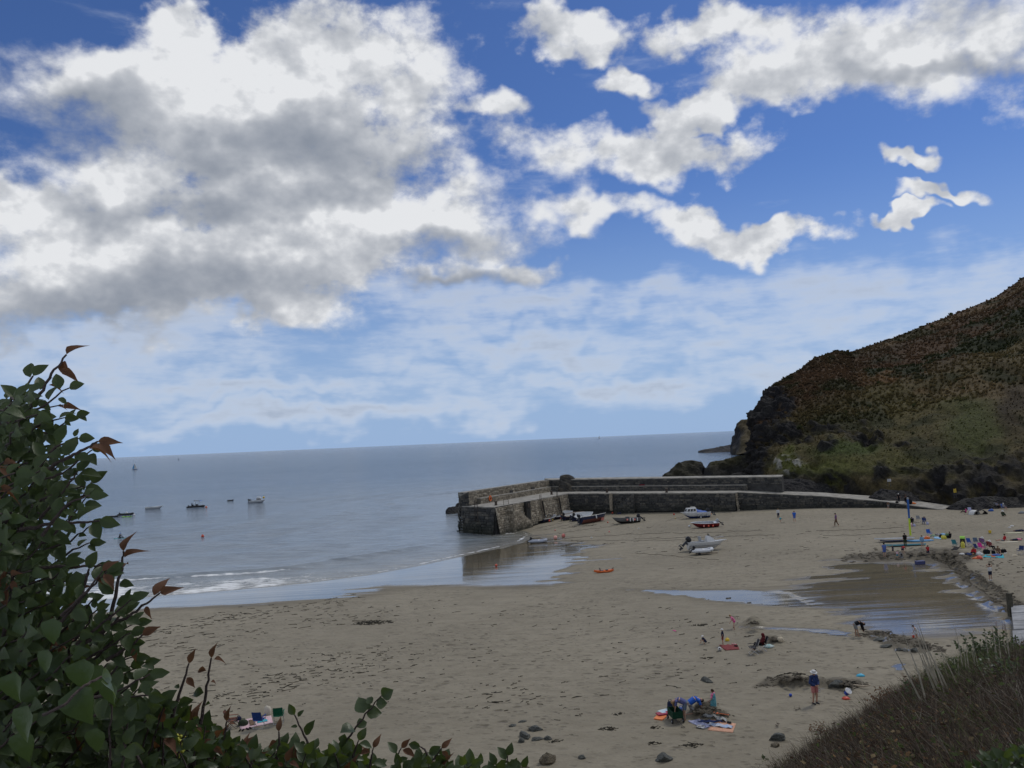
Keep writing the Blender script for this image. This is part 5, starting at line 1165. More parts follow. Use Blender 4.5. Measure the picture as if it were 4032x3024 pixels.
POSES = {
 'stand': dict(pel=(0, 0, .93), chest=(0, 0, 1.26), neck=(0, 0, 1.47), head=(0, .03, 1.62), sl=(-.18, 0, 1.42), sr=(.18, 0, 1.42), el=(-.25, -.02, 1.14), er=(.25, -.02, 1.14), wl=(-.24, .08, .89), wr=(.24, .08, .89), hl=(-.09, 0, .9), hr=(.09, 0, .9), kl=(-.11, .02, .49), kr=(.11, .02, .49), al=(-.12, -.03, .08), ar=(.12, -.03, .08)),
 'bend': dict(pel=(0, -.12, .92), chest=(0, .2, 1.06), neck=(0, .40, 1.04), head=(0, .54, .95), sl=(-.18, .36, 1.02), sr=(.18, .36, 1.02), el=(-.2, .42, .73), er=(.2, .42, .73), wl=(-.12, .47, .46), wr=(.14, .47, .44), hl=(-.09, -.12, .9), hr=(.09, -.12, .9), kl=(-.12, -.04, .48), kr=(.12, .02, .48), al=(-.14, -.06, .08), ar=(.13, .08, .08)),
 'kneel': dict(pel=(0, -.22, .60), chest=(0, .10, .80), neck=(0, .33, .80), head=(0, .47, .73), sl=(-.18, .28, .77), sr=(.18, .28, .77), el=(-.2, .36, .48), er=(.2, .38, .48), wl=(-.2, .45, .2), wr=(.2, .5, .18), hl=(-.09, -.22, .57), hr=(.09, -.22, .57), kl=(-.13, .02, .1), kr=(.13, .02, .1), al=(-.13, -.42, .07), ar=(.13, -.42, .07)),
 'crouch': dict(pel=(0, -.12, .26), chest=(0, .1, .56), neck=(0, .2, .74), head=(0, .27, .87), sl=(-.17, .18, .7), sr=(.17, .18, .7), el=(-.24, .34, .48), er=(.24, .34, .48), wl=(-.16, .52, .2), wr=(.16, .52, .2), hl=(-.1, -.12, .26), hr=(.1, -.12, .26), kl=(-.2, .26, .46), kr=(.2, .26, .46), al=(-.16, .05, .08), ar=(.16, .05, .08)),
 'sit': dict(pel=(0, 0, .12), chest=(0, -.1, .44), neck=(0, -.08, .66), head=(0, -.02, .8), sl=(-.18, -.1, .6), sr=(.18, -.1, .6), el=(-.26, .02, .36), er=(.26, .02, .36), wl=(-.2, .24, .3), wr=(.2, .24, .3), hl=(-.1, .02, .12), hr=(.1, .02, .12), kl=(-.14, .42, .36), kr=(.14, .42, .30), al=(-.13, .74, .08), ar=(.13, .78, .08)),
 'longsit': dict(pel=(0, 0, .12), chest=(0, -.14, .43), neck=(0, -.18, .64), head=(0, -.14, .79), sl=(-.18, -.17, .58), sr=(.18, -.17, .58), el=(-.26, -.2, .33), er=(.26, -.12, .34), wl=(-.26, -.3, .08), wr=(.2, .15, .22), hl=(-.1, .02, .12), hr=(.1, .02, .12), kl=(-.12, .44, .17), kr=(.12, .44, .2), al=(-.12, .84, .08), ar=(.12, .84, .08)),
 'chair': dict(pel=(0, -.02, .46), chest=(0, -.14, .76), neck=(0, -.18, .98), head=(0, -.12, 1.12), sl=(-.18, -.16, .92), sr=(.18, -.16, .92), el=(-.26, -.04, .68), er=(.26, -.04, .68), wl=(-.18, .2, .62), wr=(.18, .2, .62), hl=(-.1, 0, .46), hr=(.1, 0, .46), kl=(-.13, .42, .5), kr=(.13, .42, .5), al=(-.13, .55, .08), ar=(.13, .6, .08)),
 'lie': dict(pel=(0, 0, .13), chest=(0, -.33, .14), neck=(0, -.55, .15), head=(0, -.70, .17), sl=(-.18, -.5, .13), sr=(.18, -.5, .13), el=(-.3, -.3, .09), er=(.32, -.3, .09), wl=(-.28, -.05, .07), wr=(.2, -.02, .1), hl=(-.1, .04, .12), hr=(.1, .04, .12), kl=(-.12, .44, .14), kr=(.12, .44, .14), al=(-.13, .85, .08), ar=(.15, .85, .08)),
 'walk': dict(pel=(0, 0, .92), chest=(0, .02, 1.25), neck=(0, .03, 1.46), head=(0, .07, 1.6), sl=(-.18, 0, 1.41), sr=(.18, 0, 1.41), el=(-.24, -.12, 1.14), er=(.24, .08, 1.13), wl=(-.23, -.12, .88), wr=(.22, .24, .93), hl=(-.09, 0, .9), hr=(.09, 0, .9), kl=(-.1, .16, .5), kr=(.1, -.06, .49), al=(-.1, .2, .08), ar=(.1, -.28, .14)),
 'lunge': dict(pel=(0, -.05, .78), chest=(0, .12, 1.04), neck=(0, .24, 1.2), head=(0, .33, 1.31), sl=(-.17, .2, 1.15), sr=(.17, .2, 1.15), el=(-.22, .3, .9), er=(.25, .05, .95), wl=(-.14, .42, .66), wr=(.2, .2, .75), hl=(-.1, -.05, .76), hr=(.1, -.05, .76), kl=(-.3, .12, .42), kr=(.26, -.1, .4), al=(-.34, .05, .08), ar=(.45, -.22, .08)),
 'kayak': dict(pel=(0, 0, .1), chest=(0, -.05, .42), neck=(0, -.05, .64), head=(0, 0, .78), sl=(-.18, -.04, .58), sr=(.18, -.04, .58), el=(-.32, .14, .46), er=(.3, .12, .62), wl=(-.3, .38, .42), wr=(.2, .36, .75), hl=(-.1, .02, .1), hr=(.1, .02, .1), kl=(-.16, .42, .24), kr=(.16, .42, .24), al=(-.1, .8, .1), ar=(.1, .8, .1)),
}
HAIRS = {c: cloth('hair_' + c, v) for c, v in dict(brown=(.05, .03, .018), blonde=(.30, .20, .10), dark=(.012, .010, .009), grey=(.22, .21, .20), red=(.16, .06, .02)).items()}
def person(label, px, py, face, pose='stand', h=1.7, top=None, low=None, sleeves='short', legs='short', hair='brown', hat=None, near=False, group=None, shoes=None, adj=None, base=None, skin=SKIN, robe=None, hood=None, long_hair=False, wet=None, rad=1.0):
    """an Empty at the feet or seat; body is one continuous skin, clothes and hair lie over it"""
    p = Vector(base) if base else gnd(px, py)
    root = empty('person', p, R(face), label, 'person', group)
    J = {k: Vector(v) for k, v in POSES[pose].items()}
    if adj:
        for k, v in adj.items(): J[k] = Vector(v)
    f = h / 1.75
    J = {k: v * f for k, v in J.items()}
    g = f * rad; vox = .011 if near else .022
    hd = (J['head'] - J['neck']).normalized()
    toe = {}
    for s in 'lr':
        sh = (J['a' + s] - J['k' + s]).normalized(); fwd = Vector((0, 1, 0)) - sh * sh.y
        fwd = fwd.normalized() if fwd.length > .15 else Vector((0, .3, 1)).normalized(); toe[s] = J['a' + s] + fwd * .15 * f + Vector((0, 0, -.035 * f if pose not in ('kneel', 'lie', 'longsit') else 0))
        if pose == 'kneel': toe[s] = J['a' + s] + Vector((0, -.14, .0)) * f
        if pose in ('lie', 'longsit'): toe[s] = J['a' + s] + Vector((0, .07, .14)) * f
    mb = MB()
    def C(a, b, ra, rb): capsule(mb, a, b, ra * g, rb * g)
    up = (J['chest'] - J['pel']).normalized(); sx = Vector((1, 0, 0))
    for o in (-.07, 0, .07):
        C(J['pel'] + sx * o * f, J['chest'] + sx * o * f, .115, .12)
    C(J['sl'], J['sr'], .065, .065); C(J['chest'], J['neck'] - hd * .04 * f, .11, .06); C(J['neck'] - hd * .05 * f, J['head'] - hd * .03 * f, .055, .055)
    hc = J['head']
    fwdh = (Vector((0, 1, 0)) - hd * hd.y); fwdh = fwdh.normalized() if fwdh.length > .1 else Vector((0, 0, -1))
    C(hc - hd * .035 * f + fwdh * .015 * f, hc + hd * .035 * f, .075, .088); C(hc + fwdh * .075 * f - hd * .02 * f, hc + fwdh * .088 * f - hd * .035 * f, .012, .016)
    side = hd.cross(fwdh)
    for s_ in (-1, 1): C(hc + side * s_ * .083 * f - hd * .015 * f, hc + side * s_ * .09 * f + hd * .01 * f, .014, .016)
    for s in 'lr':
        C(J['s' + s], J['e' + s], .048, .038); C(J['e' + s], J['w' + s], .037, .026); C(J['h' + s], J['k' + s], .082, .055); C(J['k' + s], J['a' + s], .052, .036); C(J['a' + s] + Vector((0, 0, -.02 * f)), toe[s], .036, .03)
        hdir = (J['w' + s] - J['e' + s]).normalized(); pal = J['w' + s] + hdir * .05 * f; C(J['w' + s], pal, .026, .030)
        perp = hdir.cross(Vector((1, 0, 0))); perp = perp.normalized() if perp.length > .1 else Vector((0, 1, 0))
        if near:
            for q, ln in ((-1.5, .062), (-.5, .075), (.5, .07), (1.5, .055)):
                b0 = pal + perp * q * .017 * f + hdir * .01 * f; C(b0, b0 + hdir * ln * f + Vector((0, .012, 0)) * f, .0085, .0075)
            C(J['w' + s] + hdir * .02 * f, J['w' + s] + hdir * .06 * f + perp * .05 * f, .011, .009)
        else: C(pal, pal + hdir * .06 * f, .026, .018); C(J['w' + s] + hdir * .02 * f, J['w' + s] + hdir * .06 * f + perp * .045 * f, .012, .011)
    body = mb.obj('body', wet or skin, root, True, None); remesh(body, vox * max(f, .7))
    def garment(nm, mt, fn, gap=.016):
        m2 = MB()
        def D(a, b, ra, rb, flat=True): capsule(m2, a, b, (ra + gap) * g, (rb + gap) * g, 10, flat)
        fn(D); o = m2.obj(nm, mt, root, True, None); remesh(o, vox * max(f, .7), 1); return o
    if top is not None:
        def fn(D):
            lo = J['pel'] + up * .02 * f
            for o in (-.07, 0, .07): D(lo + sx * o * f, J['chest'] + sx * o * f, .118, .122); D(J['chest'] + sx * o * f, J['chest'] + sx * o * f * .5 + (J['neck'] - J['chest']) * .55, .12, .09)
            if sleeves != 'none': D(J['sl'], J['sr'], .07, .07, False)
            for s in 'lr':
                if sleeves == 'short': D(J['s' + s], J['s' + s].lerp(J['e' + s], .75), .052, .056)
                elif sleeves == 'long': D(J['s' + s], J['e' + s], .052, .045, False); D(J['e' + s], J['w' + s], .045, .036)
        garment('top', top, fn)
    if low is not None:
        def fn(D):
            for o in (-.06, 0, .06): D(J['pel'] + sx * o * f + up * .1 * f, J['pel'] + sx * o * f - up * .06 * f, .118, .112)
            for s in 'lr':
                k = {'short': .75, 'brief': .22, 'long': 1.0, 'skirt': .6}[legs]
                D(J['h' + s] + up * .02 * f, J['h' + s].lerp(J['k' + s], k), .092, .075 if legs != 'skirt' else .115, legs == 'short')
                if legs == 'long': D(J['k' + s], J['k' + s].lerp(J['a' + s], .92), .062, .05)
        garment('trousers' if legs == 'long' else ('skirt' if legs == 'skirt' else 'shorts'), low, fn)
    if robe is not None:
        m2 = MB(); base_z = .28 * f
        rings = [(base_z, .26, .2), (.6 * f, .25, .19), (1.0 * f, .24, .18), (1.3 * f, .22, .15), (1.47 * f, .12, .1)]
        m2.loft([[(math.cos(a) * w * f, math.sin(a) * d_ * f, z + .015 * math.sin(a * 5)) for a in [k * 2 * math.pi / 18 for k in range(18)]] for z, w, d_ in rings]); m2.obj('robe', robe, root, True, 60)
    if shoes is not None:
        for s in 'lr':
            m2 = MB(); capsule(m2, J['a' + s] + Vector((0, -.03, -.03)) * f, toe[s] + Vector((0, .02, 0)) * f, .05 * f, .042 * f); m2.obj('shoe', shoes, root, True, None)
    if hood is not None:
        m2 = MB(); m2.ball(tuple(hc - fwdh * .02 * f + hd * .01 * f), .125 * f, 12, 8); capsule(m2, hc - hd * .05 * f - fwdh * .03 * f, J['neck'] - hd * .02 * f, .11 * f, .12 * f); m2.obj('hood', hood, root, True, None)
    elif hat is None or long_hair:
        m2 = MB(); c = hc - fwdh * .018 * f + hd * .022 * f; n = 12; rings = []
        for i in range(7):
            th = math.pi * .60 * i / 6; r = .103 * f * math.sin(th) + .004; z = .108 * f * math.cos(th)
            rings.append([tuple(c + side * math.cos(a) * r + fwdh * math.sin(a) * r * 1.02 + hd * (z - (.05 * f * max(0, -math.sin(a)) * (i / 6)) + (.03 * f * max(0, math.sin(a)) * (i / 6)))) for a in [k * 2 * math.pi / n for k in range(n)]])
        m2.loft(rings)
        if long_hair: capsule(m2, hc - fwdh * .07 * f, hc - fwdh * .06 * f + Vector((0, -.01, -.2 * f)), .075 * f, .05 * f); capsule(m2, hc - side * .08 * f, hc - side * .08 * f + Vector((0, 0, -.18 * f)), .04 * f, .025 * f); capsule(m2, hc + side * .08 * f, hc + side * .08 * f + Vector((0, 0, -.18 * f)), .04 * f, .025 * f)
        m2.obj('hair', HAIRS[hair], root, True, None)
    if hat is not None:
        m2 = MB(); c = hc + hd * .035 * f - fwdh * .01 * f; n = 14
        prof = [(.185, -.005), (.19, .0), (.115, .02), (.11, .05), (.098, .095), (.06, .105), (.003, .108)] if hat[1] == 'brim' else [(.112, -.02), (.112, .03), (.1, .07), (.06, .1), (.003, .105)]
        m2.loft([[tuple(c + (side * math.cos(a) + fwdh * math.sin(a)) * r * f + hd * z * f) for a in [k * 2 * math.pi / n for k in range(n)]] for r, z in prof])
        if hat[1] == 'cap': m2.add([tuple(c + fwdh * a * f + side * b_ * f + hd * z * f) for a, b_, z in ((.09, -.07, 0), (.18, -.05, -.015), (.18, .05, -.015), (.09, .07, 0), (.09, -.07, .012), (.18, -.05, 0), (.18, .05, 0), (.09, .07, .012))], [(0, 1, 2, 3), (7, 6, 5, 4), (0, 4, 5, 1), (1, 5, 6, 2), (2, 6, 7, 3), (3, 7, 4, 0)])
        m2.obj('hat', hat[0], root, True, 50)
    if near:
        for s_ in (-1, 1):
            m2 = MB(); m2.ball(tuple(hc + side * s_ * .032 * f + fwdh * .078 * f + hd * .004 * f), .009 * f, 8, 6); m2.obj('eye', BLACK, root, True, None)
    return root
def hpx(py0, py1, px):                                    # standing height in metres from two pixel rows
    P = gnd(px, py1); return (py1 - py0) * (P - EYE).dot(CF) / FPX
T = {k: cloth('cloth_' + k, v) for k, v in dict(navy=(.018, .024, .055), white=(.58, .58, .57), black=(.012, .012, .014), blue=(.03, .12, .50), rash=(.10, .16, .42), lblue=(.20, .36, .52), red=(.42, .03, .035), purple=(.10, .11, .24), pink=(.70, .20, .34), hot=(.62, .05, .28), maroon=(.10, .015, .018), grey=(.22, .23, .24), denim=(.12, .16, .22), teal=(.04, .26, .33),
      salmon=(.50, .20, .19), orange=(.60, .16, .04), green=(.04, .10, .05), lav=(.40, .42, .58), cream=(.55, .48, .36), peach=(.60, .34, .23), turq=(.06, .38, .46), yellow=(.60, .55, .10), camo=(.035, .05, .03), brown=(.14, .09, .06), mauve=(.16, .09, .20), lime=(.30, .58, .10), dkblue=(.03, .05, .14), rose=(.62, .42, .45), brick=(.20, .05, .05), skyb=(.25, .45, .66), stripe=(.16, .17, .22)).items()}
def flower(name, c1, c2, sc_=14):
    return mat(name, c1, .85, col2=c2, scale=sc_, detail=2)
FLORAL = flower('black_white_floral', (.015, .015, .02), (.55, .55, .55), 11); ROBE = flower('teal_patterned_towelling', (.03, .20, .27), (.16, .40, .45), 12)
WH = T['white']
# close group on the sand
person('woman in purple top and denim shorts bending over the green cart', 2694, 2836, 78, 'bend', 1.72, T['purple'], T['denim'], 'short', 'short', 'blonde', near=True, long_hair=True)
person('man in blue shirt and black floral shorts kneeling to dig', 2731, 2814, -88, 'kneel', 1.78, T['blue'], FLORAL, 'short', 'short', 'brown', near=True)
person('child wrapped in a teal patterned towelling robe beside the dug hole', 2812, 2820, 55, 'stand', 1.42, T['pink'], None, 'short', hair='brown', near=True, robe=ROBE, adj=dict(wl=(-.26, .2, 1.02), wr=(.2, .22, 1.0), el=(-.3, .02, 1.15), er=(.3, .02, 1.15)))
person('man in white brimmed hat, dark blue jacket and salmon shorts', 3211, 2771, 200, 'stand', hpx(2642, 2771, 3211), T['dkblue'], T['salmon'], 'long', 'short', hat=(WH, 'brim'), near=True, shoes=BLACK, adj=dict(wl=(-.08, .2, 1.02), wr=(.1, .2, 1.02), el=(-.28, .0, 1.12), er=(.28, .0, 1.12)), rad=1.06)
# family by the red mat
person('girl in pink top stepping wide beside the thin stream', 2890, 2476, 95, 'lunge', 1.35, T['pink'], T['hot'], 'short', 'brief', 'blonde', near=True)
person('small child in white hat and navy suit crouching to dig', 2776, 2535, 85, 'crouch', 1.05, T['navy'], T['navy'], 'short', 'short', hat=(WH, 'brim'), near=True)
person('child in white hat, navy top and red shorts standing by the red mat', 2847, 2541, 70, 'stand', 1.18, T['navy'], T['brick'], 'short', 'short', hat=(WH, 'brim'), near=True)
# stream
person('woman in black top and pale trousers bending over the stream', 3375, 2507, -95, 'bend', 1.68, T['black'], T['grey'], 'long', 'short', 'dark', near=True, skin=SKIN2)
person('small child in a white dress reaching with a red bucket', 3611, 2513, 80, 'lunge', 1.12, WH, WH, 'none', 'skirt', 'brown', near=True, adj=dict(al=(-.12, 0, .08), ar=(.12, 0, .08), kl=(-.12, .04, .42), kr=(.12, .04, .42)))
# mid beach
person('man in white vest and navy shorts with his hands to his head', 3901, 2286, 10, 'stand', 1.62, WH, T['navy'], 'none', 'short', 'dark', skin=SKIN2, shoes=WH, adj=dict(el=(-.34, .05, 1.55), er=(.34, .05, 1.55), wl=(-.12, .08, 1.68), wr=(.12, .08, 1.68)))
person('boy in blue rash vest standing at the edge of the diggings', 3484, 2193, 0, 'stand', hpx(2138, 2193, 3484), T['rash'], T['rash'], 'short', 'short', 'dark')
person('fair haired boy in navy suit among the diggings', 3517, 2181, 30, 'walk', hpx(2149, 2181, 3517) * 1.05, T['navy'], T['navy'], 'short', 'short', 'blonde')
person('little child in pink top and blue shorts at the diggings', 3534, 2199, -30, 'stand', hpx(2168, 2199, 3534), T['rose'], T['teal'], 'short', 'short', 'blonde')
person('child in red life vest bending into the diggings', 3556, 2182, -70, 'bend', 1.32, T['red'], T['navy'], 'none', 'short', 'brown')
person('boy in red shirt walking away from the diggings', 3655, 2193, 180, 'walk', hpx(2147, 2193, 3655), T['red'], T['navy'], 'short', 'short', 'dark')
person('man in black top and dark trousers standing over the paddleboards', 3565, 2152, 0, 'stand', 1.66, T['black'], T['camo'], 'short', 'long', 'dark')
person('girl in light blue top standing at the paddleboard tails', 3632, 2156, 175, 'stand', hpx(2108, 2156, 3632), T['lblue'], T['lblue'], 'long', 'brief', 'brown')
person('woman in white long sleeved top and dark trousers on open sand', 3065, 2040, 180, 'stand', hpx(2003, 2040, 3065), WH, T['navy'], 'long', 'long', 'blonde')
person('small child in turquoise bending beside the woman in white', 3073, 2055, -150, 'bend', 1.05, T['turq'], T['turq'], 'short', 'short', 'brown')
person('man in blue shirt and blue shorts on open sand', 3129, 2055, 170, 'stand', hpx(2012, 2055, 3129), T['blue'], T['rash'], 'short', 'short', 'brown')
person('person in purple top and dark leggings walking on open sand', 3294, 2072, 60, 'walk', hpx(2020, 2072, 3294), T['mauve'], T['brown'], 'short', 'long', 'dark')
person('child in white cap standing below the ramp wall', 3498, 2004, 180, 'stand', hpx(1973, 2003, 3498), T['brown'], T['grey'], 'short', 'short', hat=(WH, 'cap'))
def on_ramp(px, py, z): p = at_z(px, py, z); return (p.x, p.y, p.z)
person('person in black with a white cap standing on the ramp', 0, 0, 150, 'stand', 1.62, T['black'], T['black'], 'short', 'long', base=on_ramp(3540, 1978, 2.55), hat=(WH, 'cap'))
person('person in black holding a pale towel on the ramp', 0, 0, 200, 'stand', 1.62, T['black'], T['black'], 'short', 'long', base=on_ramp(3566, 1981, 2.45), hair='dark', adj=dict(wl=(-.05, .24, 1.3), wr=(.08, .24, 1.3), el=(-.25, .08, 1.15), er=(.25, .08, 1.15)))
person('man in grey working over the speedboat console', 2784, 2158, 150, 'bend', 1.72, T['grey'], T['navy'], 'long', 'long', 'brown', base=tuple(Vector(SB.location) + Vector((.15, 1.15, -.12))), skin=SKIN2)
pk = person('paddler in a dark wetsuit kneeling up in the turquoise kayak', 0, 0, -82, 'kayak', 1.75, T['black'], T['black'], 'long', 'long', 'dark', base=tuple(Vector(PADK.location) + Vector((-.15, 0, .22))))
mb = MB(); mb.tube([(-.75, .36, .08), (.75, .36, 1.1)], .02, 6); pd_ = empty('kayak_paddle', pk.location, R(-82), 'blue bladed paddle raised by the kayaker', 'paddle'); mb.obj('shaft', BLACK, pd_)
for s_ in (-1, 1):
    mb = MB(); mb.box((s_ * .88, .36, .59 + s_ * .59), (.42, .03, .2), 0, 0, -.6); mb.obj('blade', BLUEP, pd_)

# ------------------------------------------------------------------ beach things
def camp_chair(label, px, py, face, mt, frame=STEEL, arms=True, low=False, group='camp chairs', base=None, recl=.18):
    """folding chair: faces local +y"""
    p = Vector(base) if base else gnd(px, py); root = empty('camp_chair', p, R(face), label, 'chair', group)
    sh, w, bh = (.42, .52, .9) if not low else (.2, .52, .68)
    mb = MB(); mb.sheet([[(x, y, sh + .03 * abs(x) * 3 + .04 * (y + .25)) for x in (-w / 2, -w / 4, 0, w / 4, w / 2)] for y in (-.24, -.08, .08, .24)], .02); mb.obj('seat', mt, root, True)
    mb = MB(); rows = []
    for i in range(5):
        u = i / 4; rows.append([(x, -.25 - recl * u - .03 * (1 - (x / w * 2) ** 2), sh + .06 + (bh - sh) * u) for x in (-w / 2, -w / 4, 0, w / 4, w / 2)])
    vs = [q for r in rows for q in r]; fs = [(i * 5 + j, i * 5 + j + 1, i * 5 + j + 6, i * 5 + j + 5) for i in range(4) for j in range(4)]
    mb.add(vs, fs); mb.add([(x, y - .02, z) for x, y, z in vs], [f[::-1] for f in fs]); mb.obj('backrest', mt, root, True)
    for s in (-1, 1):
        x = s * w / 2
        mb = MB(); mb.tube([(x, .25, .0), (x, -.2, sh), (x, -.25 - recl, bh + .06)], .012, 6); mb.obj('leg', frame, root)
        mb = MB(); mb.tube([(x, -.28, 0), (x, .24, sh + .02), (x, .26, sh + (.2 if arms else .02))], .012, 6); mb.obj('leg', frame, root)
        if arms: mb = MB(); mb.sheet([[(x + dx, y, sh + .22) for dx in (-.03, .03)] for y in (-.3, 0, .27)], .02); mb.obj('armrest', mt, root)
    mb = MB(); mb.tube([(-w / 2, .25, .02), (w / 2, .25, .02)], .01, 5); mb.tube([(-w / 2, -.28, .02), (w / 2, -.28, .02)], .01, 5); mb.obj('crossbar', frame, root)
    return root
def towel(label, pxs, mt, name='beach_towel', cat='towel', group=None, wr=.03, th=.012, lift=.004, nu=9, nv=7, stripes=None):
    """a cloth whose four corners lie on the sand at these pixels (order round the edge)"""
    c = [gnd(*q) for q in pxs]; rows = []; rr = random.Random(int(pxs[0][0] * 7 + pxs[0][1]))
    for i in range(nu):
        u = i / (nu - 1); a = c[0].lerp(c[1], u); b_ = c[3].lerp(c[2], u); row = []
        for j in range(nv):
            q = a.lerp(b_, j / (nv - 1)); row.append((q.x, q.y, sandz(q.x, q.y) + lift + th + wr * max(0, math.sin(i * 1.9 + j * 1.3 + rr.random()) * .5 + rr.random() * .5)))
        rows.append(row)
    ctr = (c[0] + c[1] + c[2] + c[3]) / 4
    mb = MB(); mb.sheet([[tuple(Vector(q) - ctr) for q in r] for r in rows], th); o = mb.obj(name, mt, None, True, None); o.location = ctr
    tag(o, label, cat, group); return o
def bag(label, px, py, s, mt, rz=0, cat='bag', name='beach_bag', base=None, group=None, slump=.18):
    p = Vector(base) if base else gnd(px, py); o = empty(name, p, rz, label, cat, group); rr = random.Random(int(px * 3 + py)); n = 12; rings = []
    for z, k in ((0, .86), (.25, 1.0), (.6, .96), (.88, .78), (1.0, .45)):
        rings.append([((abs(math.cos(a)) ** .6 * math.copysign(1, math.cos(a))) * s[0] / 2 * k * rr.uniform(1 - slump, 1), (abs(math.sin(a)) ** .6 * math.copysign(1, math.sin(a))) * s[1] / 2 * k * rr.uniform(1 - slump, 1), z * s[2] * rr.uniform(.94, 1.06)) for a in [i * 2 * math.pi / n for i in range(n)]])
    mb = MB(); mb.loft(rings); mb.obj('body', mt, o, True, 70)
    mb = MB(); mb.tube([(-s[0] * .22, 0, s[2] * .9), (-s[0] * .15, 0, s[2] * 1.25), (s[0] * .15, 0, s[2] * 1.25), (s[0] * .22, 0, s[2] * .9)], .018, 5); mb.obj('handle', mt, o, True)
    return o
def heap(label, px, py, s, mt, cat='clothes', name='clothes_heap', base=None):
    p = Vector(base) if base else gnd(px, py); rr = random.Random(int(px + py)); mb = MB(); n = 14; rings = []
    for z, k in ((0, 1), (.35, .95), (.7, .68), (.95, .3), (1, .02)):
        rings.append([(math.cos(a) * s[0] / 2 * k * rr.uniform(.75, 1.15), math.sin(a) * s[1] / 2 * k * rr.uniform(.75, 1.15), z * s[2] * rr.uniform(.85, 1.1)) for a in [i * 2 * math.pi / n for i in range(n)]])
    mb.loft(rings); o = mb.obj(name, mt, None, True, None); o.location = p; tag(o, label, cat); return o
def board(label, px, py, L, W, heading, mt, th=.06, name='bodyboard', cat='bodyboard', tilt=0, lift=0, group=None, nose=.6, stripe=None, base=None):
    p = Vector(base) if base else gnd(px, py); o = empty(name, (p.x, p.y, p.z + lift), R(heading), label, cat, group); o.rotation_euler = (R(tilt), 0, R(heading)); pts = []
    n = 14
    for i in range(n + 1):
        s = i / n; w = W / 2 * (1 - max(0, (s - nose) / (1 - nose)) ** 2.2 * .96) * (.86 + .14 * min(1, s / .2)); pts.append((-L / 2 + L * s, w, .10 * W * max(0, (s - .7) / .3) ** 2))
    rings = [[(x, -w, z), (x, -w * 1.03, z + th * .5), (x, -w * .95, z + th), (x, w * .95, z + th), (x, w * 1.03, z + th * .5), (x, w, z)] for x, w, z in pts]
    mb = MB(); mb.loft(rings); mb.obj('deck', mt, o, True, 40, bevel=0)
    if stripe: mb = MB(); mb.sheet([[(x, w * k * .55, z + th + .008) for k in (-1, 1)] for x, w, z in pts[2:-2]], .006); mb.obj('deck_pad', stripe, o)
    return o
def bucket(label, px, py, mt, h=.2, r=.11, tip=0, cat='bucket', handle=WHITE, base=None, rimm=None):
    p = Vector(base) if base else gnd(px, py); o = empty('bucket', p, .4, label, cat); a = tip
    def rot(mb): mb.v = [(x, y * math.cos(a) - z * math.sin(a), y * math.sin(a) + z * math.cos(a) + (r * math.sin(abs(a)))) for x, y, z in mb.v]; return mb
    mb = MB(); mb.lathe([(r * .7, 0), (r, h), (r * 1.08, h), (r * 1.08, h - .015), (r * .95, h - .02), (r * .66, .012)], n=16); rot(mb).obj('body', mt, o, True, 40)
    mb = MB(); mb.tube([(math.cos(t) * r * 1.05, r * .5 * math.sin(t), h + math.sin(t) * r * .8) for t in [k * math.pi / 8 for k in range(9)]], .008, 5); rot(mb).obj('handle', handle, o)
    if rimm: mb = MB(); mb.lathe([(r * 1.1, h - .03), (r * 1.13, h), (r * 1.05, h + .005)], n=16); rot(mb).obj('rim', rimm, o)
    return o
def ball(label, px, py, r, mt, mt2=None):
    p = gnd(px, py); o = empty('beach_ball', p, .3, label, 'ball'); mb = MB(); mb.ball((0, 0, r * .95), r, 16, 10); mb.obj('shell', mt, o, True)
    if mt2:
        for a in (0, 2.1, 4.2): m2 = MB(); m2.ball((math.cos(a) * r * .3, math.sin(a) * r * .3, r * .95 + r * .12), r * .85, 10, 6, (.8, .8, .8)); m2.ball((math.cos(a) * r * .55, math.sin(a) * r * .55, r * 1.2), r * .5, 10, 6); m2.obj('panel', mt2, o, True)
    return o

# --- close group: cart, boards, towels
p = gnd(2660, 2838); ct = empty('folding_cart', p, R(8), 'dark green folding cart with a pull handle', 'cart'); GRN = cloth('dark_green_canvas', (.012, .05, .028))
mb = MB(); W_, L_, H_ = .55, .85, .34; z0 = .26
for (c, s) in (((-W_ / 2, 0, z0 + H_ / 2), (.02, L_, H_)), ((W_ / 2, 0, z0 + H_ / 2), (.02, L_, H_)), ((0, -L_ / 2, z0 + H_ / 2), (W_, .02, H_)), ((0, L_ / 2, z0 + H_ / 2), (W_, .02, H_)), ((0, 0, z0), (W_, L_, .02))): mb.box(c, s)
mb.obj('tub', GRN, ct)
for x in (-.3, .3):
    for y in (-.36, .36):
        mb = MB(); mb.lathe([(.03, -.03), (.10, -.035), (.115, 0), (.10, .035), (.03, .03)], (x, y, .115), 14, 'X'); wh = mb.obj('wheel', RUBBER, ct, True); mb = MB(); mb.lathe([(.01, -.04), (.05, -.04), (.05, .04), (.01, .04)], (x, y, .115), 10, 'X'); mb.obj('hub', LGREY, wh)
        mb = MB(); mb.tube([(x * .92, y, .12), (x * .92, y, z0 + H_ + .02)], .014, 6); mb.obj('post', BLACK, ct)
mb = MB(); mb.tube([(0, -.42, .2), (.02, -.95, .07)], .013, 6); mb.tube([(.02, -.95, .07), (-.1, -1.1, .05), (.12, -1.12, .05), (.02, -.95, .07)], .012, 6); mb.obj('pull_handle', BLACK, ct)
board('orange bodyboard lying beside the green cart', 2603, 2823, 1.0, .52, 60, mat('orange_foam', (.72, .21, .06), .6), group='bodyboards by the cart'); board('maroon bodyboard on top of the orange one', 2612, 2816, .75, .42, 20, mat('maroon_foam', (.30, .03, .06), .6), lift=.07, group='bodyboards by the cart')
